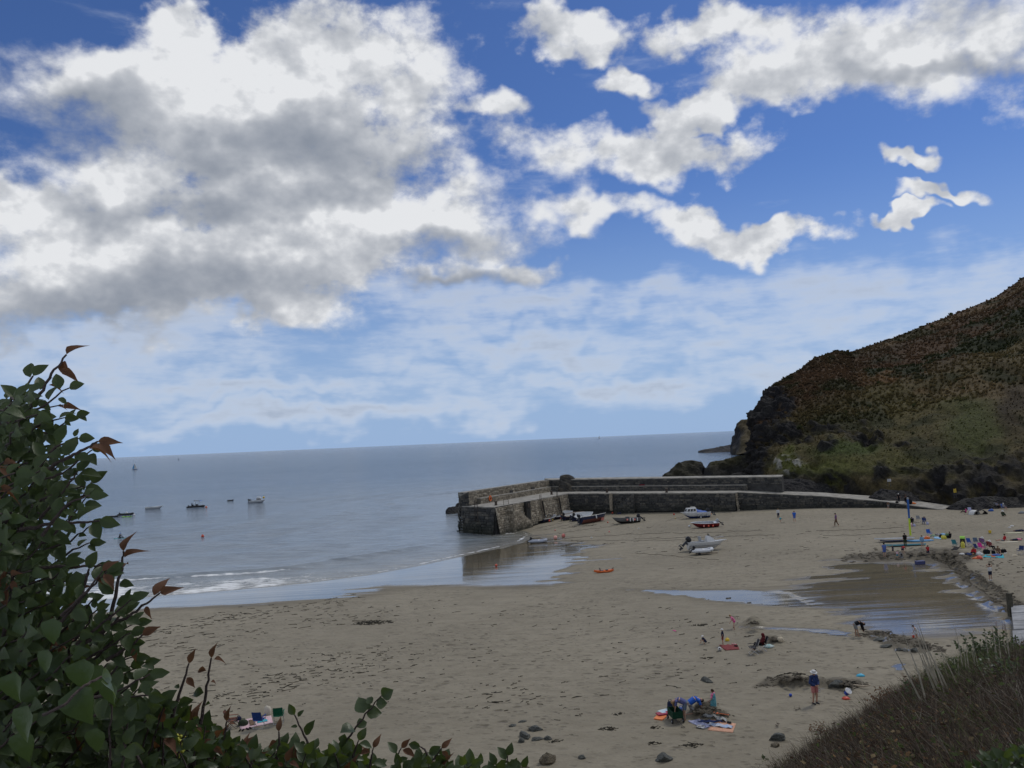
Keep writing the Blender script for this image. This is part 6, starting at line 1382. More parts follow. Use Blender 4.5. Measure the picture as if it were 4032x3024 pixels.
board('pale blue printed bodyboard leaning behind the orange one', 2624, 2806, .9, .5, 30, mat('pale_blue_foam', (.35, .55, .72), .6, col2=(.60, .62, .55), scale=5), lift=.07, group='bodyboards by the cart')
bag('black rucksack behind the green cart', 2640, 2796, (.4, .3, .45), T['navy']); bag('blue cool bag half hidden behind the bending woman', 2683, 2812, (.4, .3, .36), T['rash'])
towel('peach coloured square mat with rounded corners', [(2787, 2876), (2885, 2886), (2898, 2850), (2800, 2842)], T['peach'], 'beach_mat', 'mat', wr=.006)
towel('lavender towel spread beside the peach mat', [(2708, 2841), (2770, 2870), (2800, 2862), (2752, 2832)], T['lav'], group='towels by the peach mat')
towel('white striped towel crumpled across the peach mat', [(2788, 2860), (2880, 2872), (2888, 2862), (2795, 2848)], flower('white_blue_stripe', (.60, .60, .62), (.34, .46, .66), 5), wr=.09, lift=.02, group='towels by the peach mat')
towel('grey white towel bundled over the lavender one', [(2762, 2828), (2860, 2848), (2862, 2840), (2770, 2826)], cloth('pale_grey_towel', (.50, .52, .52)), wr=.16, lift=.02, group='towels by the peach mat')
towel('blue towel folded between the lavender and white towels', [(2746, 2846), (2800, 2850), (2850, 2846), (2760, 2840)], T['dkblue'], wr=.07, lift=.025, group='towels by the peach mat')
towel('black and white checked cloth on the lavender towel', [(2741, 2868), (2772, 2873), (2778, 2860), (2748, 2856)], flower('black_white_check', (.02, .02, .02), (.62, .62, .62), 6), wr=.03, lift=.03, group='towels by the peach mat')
towel('dark strap lying over the corner of the peach mat', [(2862, 2850), (2880, 2853), (2880, 2846), (2864, 2844)], T['black'], name='strap', cat='strap', lift=.03)
def spade(label, px, py, mt, rz=0, L=.8):
    p = gnd(px, py); o = empty('toy_spade', p, rz, label, 'spade'); mb = MB(); mb.tube([(0, 0, .05), (L * .7, 0, .04)], .014, 6); mb.tube([(L * .7, -.06, .04), (L * .7, .06, .04)], .013, 6); mb.obj('handle', mt, o); mb = MB(); mb.sheet([[(x, y, .06 + .25 * y * y - .0 * x) for y in (-.08, 0, .08)] for x in (-.22, -.1, .02)], .012); mb.obj('blade', mt, o, True); return o
spade('orange plastic spade dropped beside the dug hole', 2826, 2812, ORANGE, -.5)
# --- family with the folding chairs
camp_chair('empty folding chair with crossed pale legs beside the hooded sitter', 2966, 2575, 88, cloth('dark_grey_canvas', (.06, .06, .065)), OFFW, group='camp chairs by the red mat')
camp_chair('dark folding chair under the sitter in the maroon hood', 3000, 2563, 84, T['black'], STEEL, group='camp chairs by the red mat')
hp = gnd(3000, 2563); person('person in maroon hood and black trousers sitting in a folding chair', 3000, 2563, 84, 'chair', 1.66, T['maroon'], T['black'], 'long', 'long', hood=T['maroon'], near=True, base=(hp.x, hp.y, hp.z + .02))
towel('dark red mat spread on the sand with one corner folded', [(2831, 2541), (2902, 2538), (2912, 2558), (2856, 2562)], T['brick'], 'beach_mat', 'mat', wr=.05)
ball('black and white ball at the edge of the red mat', 2834, 2562, .13, WH, T['black']); bag('yellow toy dumper lying behind the red mat', 2864, 2524, (.34, .24, .2), YEL, .4, 'toy', 'toy_truck')
def shoe_pair(label, px, py, mt, rz=0):
    p = gnd(px, py); o = empty('shoes', p, rz, label, 'shoes')
    for s in (-1, 1): mb = MB(); capsule(mb, (s * .08, -.09, .045), (s * .09, .1, .04), .045, .04); mb.obj('shoe', mt, o, True, None)
shoe_pair('red and white shoes on the far edge of the red mat', 2889, 2537, flower('red_white', (.5, .04, .04), (.6, .6, .6), 9)); shoe_pair('dark sandals lying on the red mat', 2898, 2546, T['black'], 1.2)
bag('cream drawstring bag beyond the folding chairs', 3073, 2526, (.5, .36, .3), T['cream']); heap('mint and white towel dropped behind the folding chairs', 3028, 2548, (.75, .5, .2), flower('mint_white', (.24, .45, .42), (.58, .6, .58), 7), 'towel', 'towel_heap')
bucket('small mint bucket behind the hooded sitter chair', 3013, 2530, mat('mint_plastic', (.30, .55, .50), .5)); bucket('red bucket in the hand of the child in white', 3597, 2511, CORAL, .16, .09)
bucket('blue bucket with white rim tipped beside a red toy near the scrub', 3332, 2740, BLUEP, .3, .17, .75, rimm=WHITE); heap('red sand toy under the tipped blue bucket', 3331, 2753, (.45, .3, .14), CORAL, 'toy', 'sand_toy')
ball('small dark blue ball alone on the sand', 3113, 2743, .09, BLUEP); heap('pale blue plastic float lying near the scrub', 3389, 2662, (.55, .4, .14), CYAN, 'float', 'swim_float'); towel('pink cloth scrap alone on the sand', [(2648, 2483), (2660, 2487), (2663, 2485), (2652, 2482)], T['hot'], 'cloth_scrap', 'cloth')
# --- family on the pink rug, near the shrub
towel('pink printed picnic rug with chairs round it', [(948, 2874), (1075, 2848), (1068, 2818), (935, 2838)], flower('pink_print', (.56, .36, .40), (.62, .50, .50), 2.5), 'picnic_rug', 'rug', wr=.02)
towel('turquoise towel on the pink rug', [(1012, 2850), (1054, 2842), (1050, 2834), (1016, 2840)], T['turq'], lift=.03); towel('pale brown towel on the pink rug', [(985, 2860), (1008, 2856), (1000, 2836), (978, 2838)], T['brown'], lift=.03)
camp_chair('blue folding chair standing on the pink rug', 1022, 2864, -5, cloth('royal_blue_canvas', (.02, .05, .20)), group='camp chairs round the pink rug'); camp_chair('green folding chair beside the pink rug', 1098, 2846, 10, cloth('bottle_green_canvas', (.01, .10, .055)), group='camp chairs round the pink rug'); camp_chair('black and orange folding chair turned sideways by the pink rug', 916, 2866, -80, flower('black_orange', (.02, .015, .015), (.30, .10, .05), 3), BLACK, group='camp chairs round the pink rug')
bag('olive bag lying on the pink rug', 957, 2856, (.6, .4, .3), T['camo']); bag('cream and black bag behind the blue chair', 1054, 2814, (.42, .34, .48), flower('cream_black', (.50, .46, .38), (.50, .46, .38), 3)); shoe_pair('black shoes at the near edge of the pink rug', 951, 2878, T['black']); shoe_pair('black sandals at the front corner of the pink rug', 980, 2871, T['black'], .8); bag('navy pouch at the end of the pink rug', 940, 2836, (.35, .25, .2), T['navy'])
# --- paddleboards
PB = 'paddleboards laid side by side'
board('white and navy paddleboard with a sky blue stripe', 3520, 2132, 5.0, .8, 178, WHITE, .16, 'paddleboard', 'paddleboard', lift=.3, group=PB, stripe=LBLUE, tilt=12); board('navy paddleboard under the white one', 3530, 2134, 4.2, .8, 178, NAVY, .16, 'paddleboard', 'paddleboard', lift=.10, group=PB, stripe=WHITE, tilt=6)
board('teal paddleboard nearest the diggings', 3561, 2150, 5.0, .9, 178, mat('teal_board', (.10, .30, .36), .4), .17, 'paddleboard', 'paddleboard', lift=.06, group=PB, stripe=LBLUE, tilt=10); board('blue paddleboard loaded with bags behind the girl', 3622, 2132, 3.2, .8, 178, LBLUE, .15, 'paddleboard', 'paddleboard', lift=.03, group=PB)
rope('thin leash trailing from the white paddleboard', [(3459, 2128), (3464, 2140), (3472, 2152)], .015, 'board_leash', BLACK, None)
bag('orange dry bag at the tail of the paddleboards', 3651, 2126, (.75, .45, .45), ORANGE); bag('white drawstring bag beside the orange dry bag', 3640, 2124, (.35, .3, .4), WH)
# tall marker pole
p = gnd(3585, 2108); mp_ = empty('marker_pole', p, 0, 'tall beach marker pole, blue above and lime yellow below', 'pole'); top_ = at_y(3574, 1962, p.y); dv = top_ - p
LIMEP = mat('lime_yellow_sleeve', (.50, .66, .04), .6); mb = MB(); mb.tube([(0, 0, -.1), tuple(dv * .46)], [.13, .115], 10); mb.obj('lower_sleeve', LIMEP, mp_, True); mb = MB(); mb.tube([tuple(dv * .4605), tuple(dv * .8)], [.115, .14], 10); mb.tube([tuple(dv * .8), tuple(dv * .97)], [.14, .13], 10); mb.obj('upper_sleeve', mat('blue_sleeve', (.02, .10, .34), .6), mp_, True); mb = MB(); mb.tube([tuple(dv * .97), tuple(dv)], [.1, .06], 8); mb.ball(tuple(dv), .12, 10, 6); mb.obj('top_cap', LGREY, mp_, True)
# --- things among the diggings
bucket('cyan bucket in the dug sand', 3628, 2186, CYAN, .36, .2); crate('blue cool box on the wet sand', 3623, 2222, (.95, .5, .36), mat('slate_blue_plastic', (.05, .06, .16), .5), .05, 'cool box', 'cool_box'); bag('black and white holdall standing in the diggings', 3549, 2198, (.4, .3, .6), flower('black_white_bag', (.02, .02, .02), (.5, .5, .5), 3))
# --- group by the pole
camp_chair('dark folding chair with a bag slung on it by the marker pole', 3592, 2066, 150, T['stripe'], group='camp chairs by the marker pole'); camp_chair('dark folding chair holding a pale coat near the marker pole', 3640, 2064, 160, T['dkblue'], group='camp chairs by the marker pole'); camp_chair('grey folding chair behind the dark ones by the marker pole', 3618, 2056, 170, T['grey'], group='camp chairs by the marker pole')
person('person in dark clothes with tied hair sitting by the marker pole', 3606, 2070, 150, 'chair', 1.6, T['black'], T['black'], 'long', 'long', 'dark', base=tuple(gnd(3592, 2066))); person('person in dark blue sitting in the chair away from the pole', 3630, 2068, 140, 'chair', 1.6, T['dkblue'], T['stripe'], 'long', 'long', 'brown', base=tuple(gnd(3640, 2064)))
bag('pink bag on the sand at the marker pole', 3587, 2073, (.5, .4, .45), T['rose']); bag('pale striped bag beside the pink one', 3600, 2073, (.4, .3, .35), T['lav']); heap('pale coat hung over the end chair', 3640, 2062, (.5, .3, .3), T['lav'], base=tuple(gnd(3642, 2061) + Vector((0, 0, .75)))) if False else bag('pale coat bundle beside the end chair', 3652, 2066, (.4, .3, .4), T['lav'])
# --- group by the blue chair
camp_chair('bright blue folding chair standing empty behind the boards', 3661, 2114, 178, cloth('bright_blue_canvas', (.02, .10, .42)), group=None)
person('person in black curled up sitting on the sand', 3740, 2119, 100, 'sit', 1.62, T['black'], T['black'], 'long', 'long', 'dark')
bag('green rucksack beside the curled up sitter', 3731, 2118, (.6, .45, .55), cloth('sage_green', (.14, .24, .12))); bag('yellow bag in front of the green rucksack', 3716, 2122, (.75, .45, .42), T['yellow']); bag('black bag left of the yellow one', 3705, 2118, (.4, .35, .45), T['black']); heap('blue and white towel heap by the green rucksack', 3713, 2108, (.9, .5, .3), T['skyb'], 'towel', 'towel_heap')
towel('light blue towel spread before the yellow bag', [(3676, 2120), (3705, 2124), (3710, 2117), (3680, 2113)], T['skyb']); heap('dark and white clothes heap behind the light blue towel', 3690, 2108, (.7, .5, .28), flower('dark_white', (.04, .02, .02), (.5, .5, .5), 3)); heap('pale green towel heap beside the blue chair', 3674, 2112, (.8, .5, .25), cloth('pale_green', (.25, .36, .24)), 'towel', 'towel_heap')
# --- crowd at the right
CG = 'camp chairs in the crowd'
p = gnd(3762, 2152); camp_chair('teal lounger with a dark mat beneath it', 3762, 2152, 165, cloth('dark_teal', (.02, .12, .14)), low=True, group=CG, recl=.5); towel('dark mat under the teal lounger', [(3744, 2166), (3768, 2166), (3780, 2156), (3758, 2154)], T['black'], 'beach_mat', 'mat')
ps = empty('pushchair', gnd(3792, 2152), R(150), 'black pushchair with a lime green hood', 'pushchair')
mb = MB(); mb.loft([[(-.24, -.3, .42), (.24, -.3, .42), (.24, .3, .45), (-.24, .3, .45)], [(-.26, -.42, .75), (.26, -.42, .75), (.26, .3, .55), (-.26, .3, .55)], [(-.26, -.5, 1.0), (.26, -.5, 1.0), (.26, -.3, .95), (-.26, -.3, .95)]]); mb.obj('seat_unit', T['black'], ps, True, 40)
mb = MB(); mb.sheet([[(x, -.45 + .38 * math.sin(a), .92 + .28 * math.cos(a)) for x in (-.27, 0, .27)] for a in [k * .26 for k in range(7)]], .02); mb.obj('hood', T['lime'], ps, True)
for x in (-.28, .28):
    for y, r0 in ((-.38, .15), (.42, .1)): mb = MB(); mb.lathe([(.03, -.025), (r0, -.03), (r0 + .015, 0), (r0, .03), (.03, .025)], (x, y, r0 + .01), 12, 'X'); mb.obj('wheel', RUBBER, ps, True)
    mb = MB(); mb.tube([(x, .42, .12), (x * .95, -.1, .5), (x * .9, -.75, 1.05)], .016, 6); mb.tube([(x, -.38, .15), (x, 0, .45)], .016, 6); mb.obj('frame', BLACK, ps)
mb = MB(); mb.tube([(-.25, -.75, 1.05), (.25, -.75, 1.05)], .02, 6); mb.obj('push_bar', BLACK, ps)
bag('yellow bag standing by the pushchair', 3792, 2158, (.45, .4, .7), T['yellow'])
for lab, x, y, fc, mt in (('royal blue chair beside the pushchair', 3822, 2152, 185, cloth('royal_blue2', (.04, .09, .32))), ('slate blue chair beside the royal blue one', 3847, 2150, 175, T['denim']), ('purple chair under a sitter in a white hat', 3872, 2152, 180, T['mauve']), ('dark red chair with a white hat resting on it', 3902, 2166, 190, cloth('dark_red_canvas2', (.20, .03, .03))), ('blue chair beside the pink towelled chair', 3852, 2176, 200, T['dkblue']), ('chair draped in a pink striped towel', 3868, 2172, 185, T['hot']), ('dark blue chair standing apart beyond the cyan towel', 4018, 2184, 120, T['dkblue'])):
    camp_chair(lab, x, y, fc, mt, group=CG)
person('person in purple with a white hat in the purple chair', 3872, 2152, 180, 'chair', 1.6, T['mauve'], T['stripe'], 'short', 'long', hat=(WH, 'brim'), base=tuple(gnd(3872, 2152))); person('person in white hat sitting in the dark red chair', 3902, 2166, 190, 'chair', 1.6, T['brick'], T['black'], 'short', 'long', hat=(WH, 'brim'), base=tuple(gnd(3902, 2166)))
person('fair haired person in red and black sitting on the sand', 3835, 2184, 130, 'sit', 1.65, T['red'], T['black'], 'long', 'long', 'blonde', long_hair=True); person('person in dark blue lying on a towel before the chairs', 3806, 2186, 70, 'lie', 1.65, T['dkblue'], T['navy'], 'long', 'long', 'blonde'); person('brown haired person hunched over on the sand beside the red chair', 3931, 2180, 160, 'sit', 1.6, T['brown'], T['brown'], 'short', 'short', 'red', skin=SKIN2)
towel('large turquoise towel with a lying bather', [(3870, 2194), (3955, 2198), (3950, 2184), (3880, 2184)], T['turq'], 'beach_towel'); person('bather in blue lying along the turquoise towel', 3918, 2190, 84, 'lie', 1.65, T['rash'], T['rash'], 'short', 'short', 'brown')
towel('orange towel thrown on the turquoise one', [(3902, 2194), (3920, 2195), (3918, 2191), (3902, 2190)], T['orange'], lift=.04); heap('coral beach ring beside the turquoise towel', 3856, 2200, (.8, .6, .35), CORAL, 'float', 'swim_float'); heap('orange inflatable float in front of the crowd', 3843, 2200, (.9, .45, .22), ORANGE, 'float', 'swim_float')
heap('white and grey clothes heap in the middle of the crowd', 3856, 2186, (.9, .6, .4), T['white']); heap('pale hat and towel heap at the edge of the crowd', 3787, 2184, (.7, .5, .2), T['white'], 'towel', 'towel_heap'); bag('black bag in front of the dark red chair', 3885, 2180, (.8, .5, .5), T['black']); bag('black holdall beyond the hunched sitter', 3952, 2176, (.7, .45, .4), T['black']); towel('pale towel beside the black holdall', [(3955, 2180), (3966, 2178), (3962, 2174), (3952, 2176)], T['white']); heap('tan clothes heap left of the apart chair', 3995, 2189, (.7, .4, .16), T['cream']); bag('black rucksack beside the hunched sitter', 3912, 2180, (.45, .35, .35), T['black'])
person('man in red top sitting with legs stretched out', 3952, 2131, 80, 'longsit', 1.7, T['red'], T['grey'], 'short', 'short', 'dark'); board('cream surfboard on the sand by the man in red', 3964, 2136, 2.6, .6, 176, mat('cream_foam', (.55, .50, .38), .5), .08, 'surfboard', 'surfboard'); person('person in navy and pink lying beyond the cream board', 4004, 2128, 100, 'lie', 1.65, T['pink'], T['navy'], 'short', 'long', 'dark')
board('white and yellow surfboard lying alone', 3986, 2100, 2.4, .55, 174, mat('white_yellow_board', (.62, .60, .40), .4), .08, 'surfboard', 'surfboard'); person('person in dark navy lying beyond the white surfboard', 4016, 2092, 95, 'lie', 1.65, T['navy'], T['navy'], 'long', 'long', 'dark'); bucket('yellow bucket on a sand mound', 3898, 2099, YEL, .35, .2)
heap('white towel scrap by a scooped hollow', 3975, 2078, (.5, .35, .14), T['white'], 'towel', 'towel_heap'); heap('crumpled white cloth above the towel scrap', 3985, 2072, (.6, .4, .16), T['white'], 'towel', 'towel_heap')
# --- group under the cliff
person('person in pink top sitting under the cliff', 3802, 2019, 60, 'sit', 1.6, T['hot'], T['black'], 'short', 'long', 'dark'); camp_chair('chair draped with a pale towel under the cliff', 3822, 2022, 170, T['lav'], group='camp chairs under the cliff')
def windshelter(label, px, py, mt, w=1.6, h=.9, rz=0):
    p = gnd(px, py); o = empty('beach_shelter', p, rz, label, 'shelter'); rows = []
    for i in range(7):
        a = math.pi * i / 6; rows.append([(-w / 2 * math.cos(a), y, h * math.sin(a) * (1 - .35 * abs(y)) + .02) for y in (-.55, -.2, .2, .55)])
    mb = MB(); mb.sheet(rows, .015); mb.obj('canopy', mt, o, True)
    for y in (-.55, .55): mb = MB(); mb.tube([(-w / 2 * math.cos(math.pi * i / 10), y, h * math.sin(math.pi * i / 10) * (1 - .35 * .55) + .02) for i in range(11)], .015, 5); mb.obj('hoop', DGREY, o)
windshelter('low white beach shelter under the cliff', 3836, 2026, T['white'], 1.3, .75, .3); windshelter('low dark beach shelter beside the white one', 3862, 2024, T['black'], 1.6, .8, -.2); heap('black bag and towel heap at the end of the dark shelter', 3880, 2022, (.9, .5, .25), T['black'])
heap('bright blue and black bag heap under the cliff', 3903, 2013, (1.0, .6, .4), BLUEC, 'bag', 'kit_heap'); camp_chair('grey chair tight under the cliff ledges', 3927, 2002, 190, T['grey'], group='camp chairs under the cliff'); camp_chair('blue chair under a sitter in a white cap', 3954, 2008, 190, T['blue'], group='camp chairs under the cliff')
person('person in white cap sitting in the blue chair under the cliff', 3954, 2008, 190, 'chair', 1.6, T['grey'], T['navy'], 'short', 'short', hat=(WH, 'cap'), base=tuple(gnd(3954, 2008))); person('person in grey sitting in the grey chair under the cliff', 3927, 2002, 190, 'chair', 1.6, T['stripe'], T['black'], 'short', 'long', 'dark', base=tuple(gnd(3927, 2002)))
person('person in camouflage green and white hat sitting on the sand', 3950, 2032, 170, 'sit', 1.65, T['camo'], T['camo'], 'long', 'long', hat=(WH, 'brim')); heap('pale grey blanket heap under the cliff', 4024, 2022, (1.2, .7, .4), T['grey'], 'blanket', 'blanket_heap')
crb = on_ramp(3594, 1984, 2.3); heap('orange and white kit heap on the ramp', 3594, 1984, (1.3, .6, .3), T['orange'], 'clothes', 'kit_heap', base=crb); bag('black bag on the ramp at the feet of the person in the cap', 3533, 1980, (.6, .4, .3), T['black'], base=on_ramp(3532, 1980, 2.56)); bag('big black sack on the ramp behind the marker pole', 3580, 1984, (1.0, .8, .9), T['black'], base=on_ramp(3581, 1984, 2.36))
# signs on the cliff
def sign(label, px, py, d, w, h, mt, ink):
    p = at_y(px, py, d); o = empty('sign_board', p, R(10), label, 'sign'); mb = MB(); mb.box((0, 0, 0), (w, .05, h)); mb.obj('panel', mt, o); mb = MB()
    for k in range(4): mb.box((0, -.028, h * (.3 - .2 * k)), (w * .75, .004, h * .06))
    mb.obj('print', ink, o)
    for x in (-w * .4, w * .4): m2 = MB(); m2.tube([(x, .06, -h * .5 - .9), (x, .06, h * .5)], .04, 6); m2.obj('post', DGREY, o)
sign('small white notice board fixed on the dark cliff', 3501, 1891, 148.5, .75, .5, WHITE, DGREY); sign('small yellow warning board on the rocks above the sand', 3760, 1932, 137.0, .5, .65, YEL, BLACK)

# ------------------------------------------------------------------ rocks, weed and driftwood on the sand
STONE_G = mat('beach_rock_grey', (.060, .064, .058), .8, .4, 4, .6, 12, col2=(.13, .135, .12), detail=7); STONE_B = mat('beach_rock_brown', (.095, .08, .055), .85, .4, 4, .6, 12, col2=(.18, .15, .10), detail=7)
def beach_rock(label, px, py, s, seed, mt=STONE_G, rz=0, group='rocks lying on the sand', tilt=0):
    p = gnd(px, py); rr = random.Random(seed); bm = bmesh.new(); bmesh.ops.create_icosphere(bm, subdivisions=3, radius=1)
    planes = [(Vector((rr.uniform(-1, 1), rr.uniform(-1, 1), rr.uniform(-.6, 1))).normalized(), rr.uniform(.45, .8)) for _ in range(11)]
    for v in bm.verts:
        for n, d in planes:
            k = v.co.dot(n) - d
            if k > 0: v.co -= n * k * .92
        q = v.co * 3; v.co *= 1 + .06 * (math.sin(q.x * 3.1 + seed) * math.sin(q.y * 2.7) + math.sin(q.z * 4.3 + q.x))
        v.co = Vector((v.co.x * s[0] * .56, v.co.y * s[1] * .56, v.co.z * s[2] * .62 + s[2] * .16))
    me = bpy.data.meshes.new('beach_rock'); bm.to_mesh(me); bm.free(); me.polygons.foreach_set('use_smooth', [True] * len(me.polygons)); me.set_sharp_from_angle(angle=R(28))
    o = link('beach_rock', me, None, mt); o.location = p; o.rotation_euler = (tilt, 0, rz); tag(o, label, 'rock', group)
for a in [('flat topped dark slab, largest of the rock cluster', 2104, 2874, (1.0, .55, .38), 1, STONE_G, .1), ('pale green grey slab tilted below the flat topped one', 2070, 2902, (.75, .6, .4), 2, STONE_G, -.5), ('narrow dark rock at the foot of the rock cluster', 2118, 2913, (.8, .3, .2), 3, STONE_G, .2), ('rounded grey stone at the end of the rock cluster', 2159, 2912, (.4, .38, .3), 4, STONE_G, 0), ('low wet black rock above the rock cluster', 2022, 2858, (.5, .3, .14), 5, STONE_G, .5), ('thin weedy rock edge above the flat topped slab', 2056, 2842, (.6, .25, .14), 6, STONE_G, .4), ('small splintered rock below the pale slab', 2052, 2922, (.35, .3, .3), 16, STONE_G, .9),
          ('brown pitted boulder half hidden by the leaves', 2152, 3006, (1.0, .7, .6), 7, STONE_B, .2), ('small dark stone alone on the sand', 2290, 2985, (.42, .35, .26), 8, STONE_G, .6), ('square dark block alone on the sand', 2614, 2995, (.82, .6, .5), 9, STONE_G, .1), ('long grey rock on the sand beyond the digging family', 2783, 2684, (.85, .45, .4), 10, STONE_G, -.7), ('dark flat rock at the edge of the brown scrub', 3056, 2912, (.85, .6, .5), 11, STONE_G, .2), ('small brown stone at the edge of the brown scrub', 3048, 2938, (.5, .4, .3), 12, STONE_B, .3), ('lumpy dark rock heap beside the man in the white hat', 3298, 2705, (1.0, .8, .6), 13, STONE_G, .4), ('brown weathered boulder under the foreground sprigs', 2060, 3040, (.9, .7, .5), 14, STONE_B, .8),
          ('dark stone in the pool beyond the scrub', 3543, 2560, (.5, .4, .28), 17, STONE_G, 0), ('flat dark stone beside the pool stones', 3562, 2563, (.5, .35, .2), 18, STONE_G, .6), ('dark stone at the edge of the stream pool', 3598, 2562, (.55, .4, .28), 19, STONE_G, .2), ('jagged black rock by the thin stream pools', 3490, 2548, (1.1, .5, .28), 20, STONE_G, .2), ('low dark stone in the stream mouth', 3458, 2520, (.9, .5, .22), 21, STONE_G, .3)]:
    beach_rock(*a)
WEED = mat('wet_seaweed', (.018, .016, .010), .5, .4, 6, .3, 30, col2=(.045, .036, .018))
def weed_ribbon(V, Fs, p, L, w, a, rr, hz=.05):
    n = 4; b = len(V); dx, dy = math.cos(a), math.sin(a); bend = rr.uniform(-.5, .5)
    for i in range(n + 1):
        u = i / n - .5; ww = w * (1 - (2 * abs(u)) ** 2 * .85) * rr.uniform(.6, 1.2); c = (p[0] + dx * u * L - dy * bend * u * u * L, p[1] + dy * u * L + dx * bend * u * u * L)
        z = sandz(*c) if hz > .08 else p[2]
        V += [(c[0] - dy * ww, c[1] + dx * ww, z - .02), (c[0], c[1], z + hz * rr.uniform(.4, 1.2)), (c[0] + dy * ww, c[1] - dx * ww, z - .02)]
    for i in range(n):
        k = b + i * 3; Fs += [(k, k + 1, k + 4, k + 3), (k + 1, k + 2, k + 5, k + 4)]
def seaweed(label, px, py, r, n, seed, flat=.5, hz=.07):
    r *= .8
    p = gnd(px, py); rr = random.Random(seed); V, Fs = [], []
    for _ in range(n):
        a = rr.uniform(0, 6.28); q = r * math.sqrt(rr.random()); x, y = math.cos(a) * q, math.sin(a) * q * flat
        weed_ribbon(V, Fs, (p.x + x, p.y + y, sandz(p.x + x, p.y + y)), rr.uniform(.15, .42) * min(1, r + .3), rr.uniform(.02, .05), rr.gauss(.2, .7), rr, hz * (1 - .5 * q / r))
    me = bpy.data.meshes.new('seaweed_clump'); me.from_pydata([(x - p.x, y - p.y, z - p.z) for x, y, z in V], [], Fs); me.update()
    o = link('seaweed_clump', me, None, WEED); o.location = p; tag(o, label, 'seaweed', 'larger heaps of seaweed')
for k, (lab, x, y, r, n) in enumerate([('wide flat seaweed heap between the wet edge and the strandlines', 1467, 2452, 2.4, 150), ('dark seaweed tuft left of the square block', 2396, 2870, .6, 26), ('curled weed strand beyond the dark seaweed tuft', 2437, 2812, .5, 10), ('small seaweed knot towards the bodyboards', 2576, 2928, .45, 16), ('grey weed patch below the digging family', 2722, 2935, .7, 20), ('weed strands trailing from the rounded grey stone', 2190, 2920, .5, 9), ('forked weed stem by the thin stream', 2752, 2462, .9, 22), ('weed tuft right of the red mat', 2946, 2506, .5, 10), ('weed strand pair below the red mat', 2790, 2592, .7, 12), ('weed strand before the green cart', 2585, 2866, .5, 8), ('weed heap over the trench of dug sand', 3100, 2668, .9, 20), ('weed scraps along the trench beside the man in the hat', 3170, 2690, .8, 14), ('weed heap where the scrub meets the sand', 3345, 2690, .9, 24), ('weed at the stream bank beside the bending woman', 3470, 2492, 1.1, 30), ('weed along the stream past the child in white', 3560, 2520, 1.2, 30), ('weed at the scrub edge beyond the pools', 3650, 2545, 1.2, 30), ('weed by the last rowing boat', 2320, 2070, 1.6, 30), ('weed line under the grey dinghy ropes', 2260, 2074, 1.4, 24)]):
    seaweed(lab, x, y, r, n, k + 50)
def wrack():
    rr = random.Random(99); V, Fs = [], []
    def scat(line, n, sx, sy, lo, hi):
        for _ in range(n):
            i = rr.randrange(len(line) - 1); t = rr.random(); (x0, y0), (x1, y1) = line[i], line[i + 1]
            px, py = x0 + (x1 - x0) * t + rr.gauss(0, sx), y0 + (y1 - y0) * t + rr.gauss(0, sy)
            p = gnd(px, py); weed_ribbon(V, Fs, p, rr.uniform(lo * .5, hi) * (1.0 if rr.random() < .8 else 1.9), rr.uniform(.015, .075), rr.gauss(.35, .5), rr, .05)
    scat([(440, 2520), (620, 2490), (900, 2430), (1150, 2395), (1400, 2360)], 170, 34, 13, .2, .7); scat([(620, 2560), (900, 2500), (1200, 2440), (1480, 2400)], 100, 70, 24, .2, .6)
    scat([(800, 2770), (950, 2740), (1100, 2690), (1300, 2640), (1560, 2590)], 150, 70, 24, .15, .5); scat([(1000, 2650), (1400, 2600), (1800, 2560)], 120, 160, 30, .12, .4)
    scat([(1270, 2262), (1400, 2246), (1560, 2228), (1700, 2200), (1790, 2185)], 230, 12, 4, .25, .8); scat([(1000, 2300), (1200, 2275)], 60, 40, 6, .3, .9)
    scat([(1700, 2740), (2000, 2720), (2200, 2760)], 60, 140, 40, .12, .4); scat([(1500, 2400), (2000, 2420), (2600, 2440), (3000, 2440)], 90, 150, 40, .15, .5); scat([(2400, 2560), (2800, 2620), (3100, 2580)], 90, 200, 60, .12, .4); scat([(2200, 2100), (2700, 2160), (3200, 2140), (3700, 2060)], 130, 150, 40, .3, .9)
    me = bpy.data.meshes.new('seaweed_wrack'); me.from_pydata(V, [], Fs); me.update(); tag(link('seaweed_wrack', me, None, WEED), 'scattered dark seaweed scraps along the strandlines', 'seaweed', kind='stuff')
wrack()
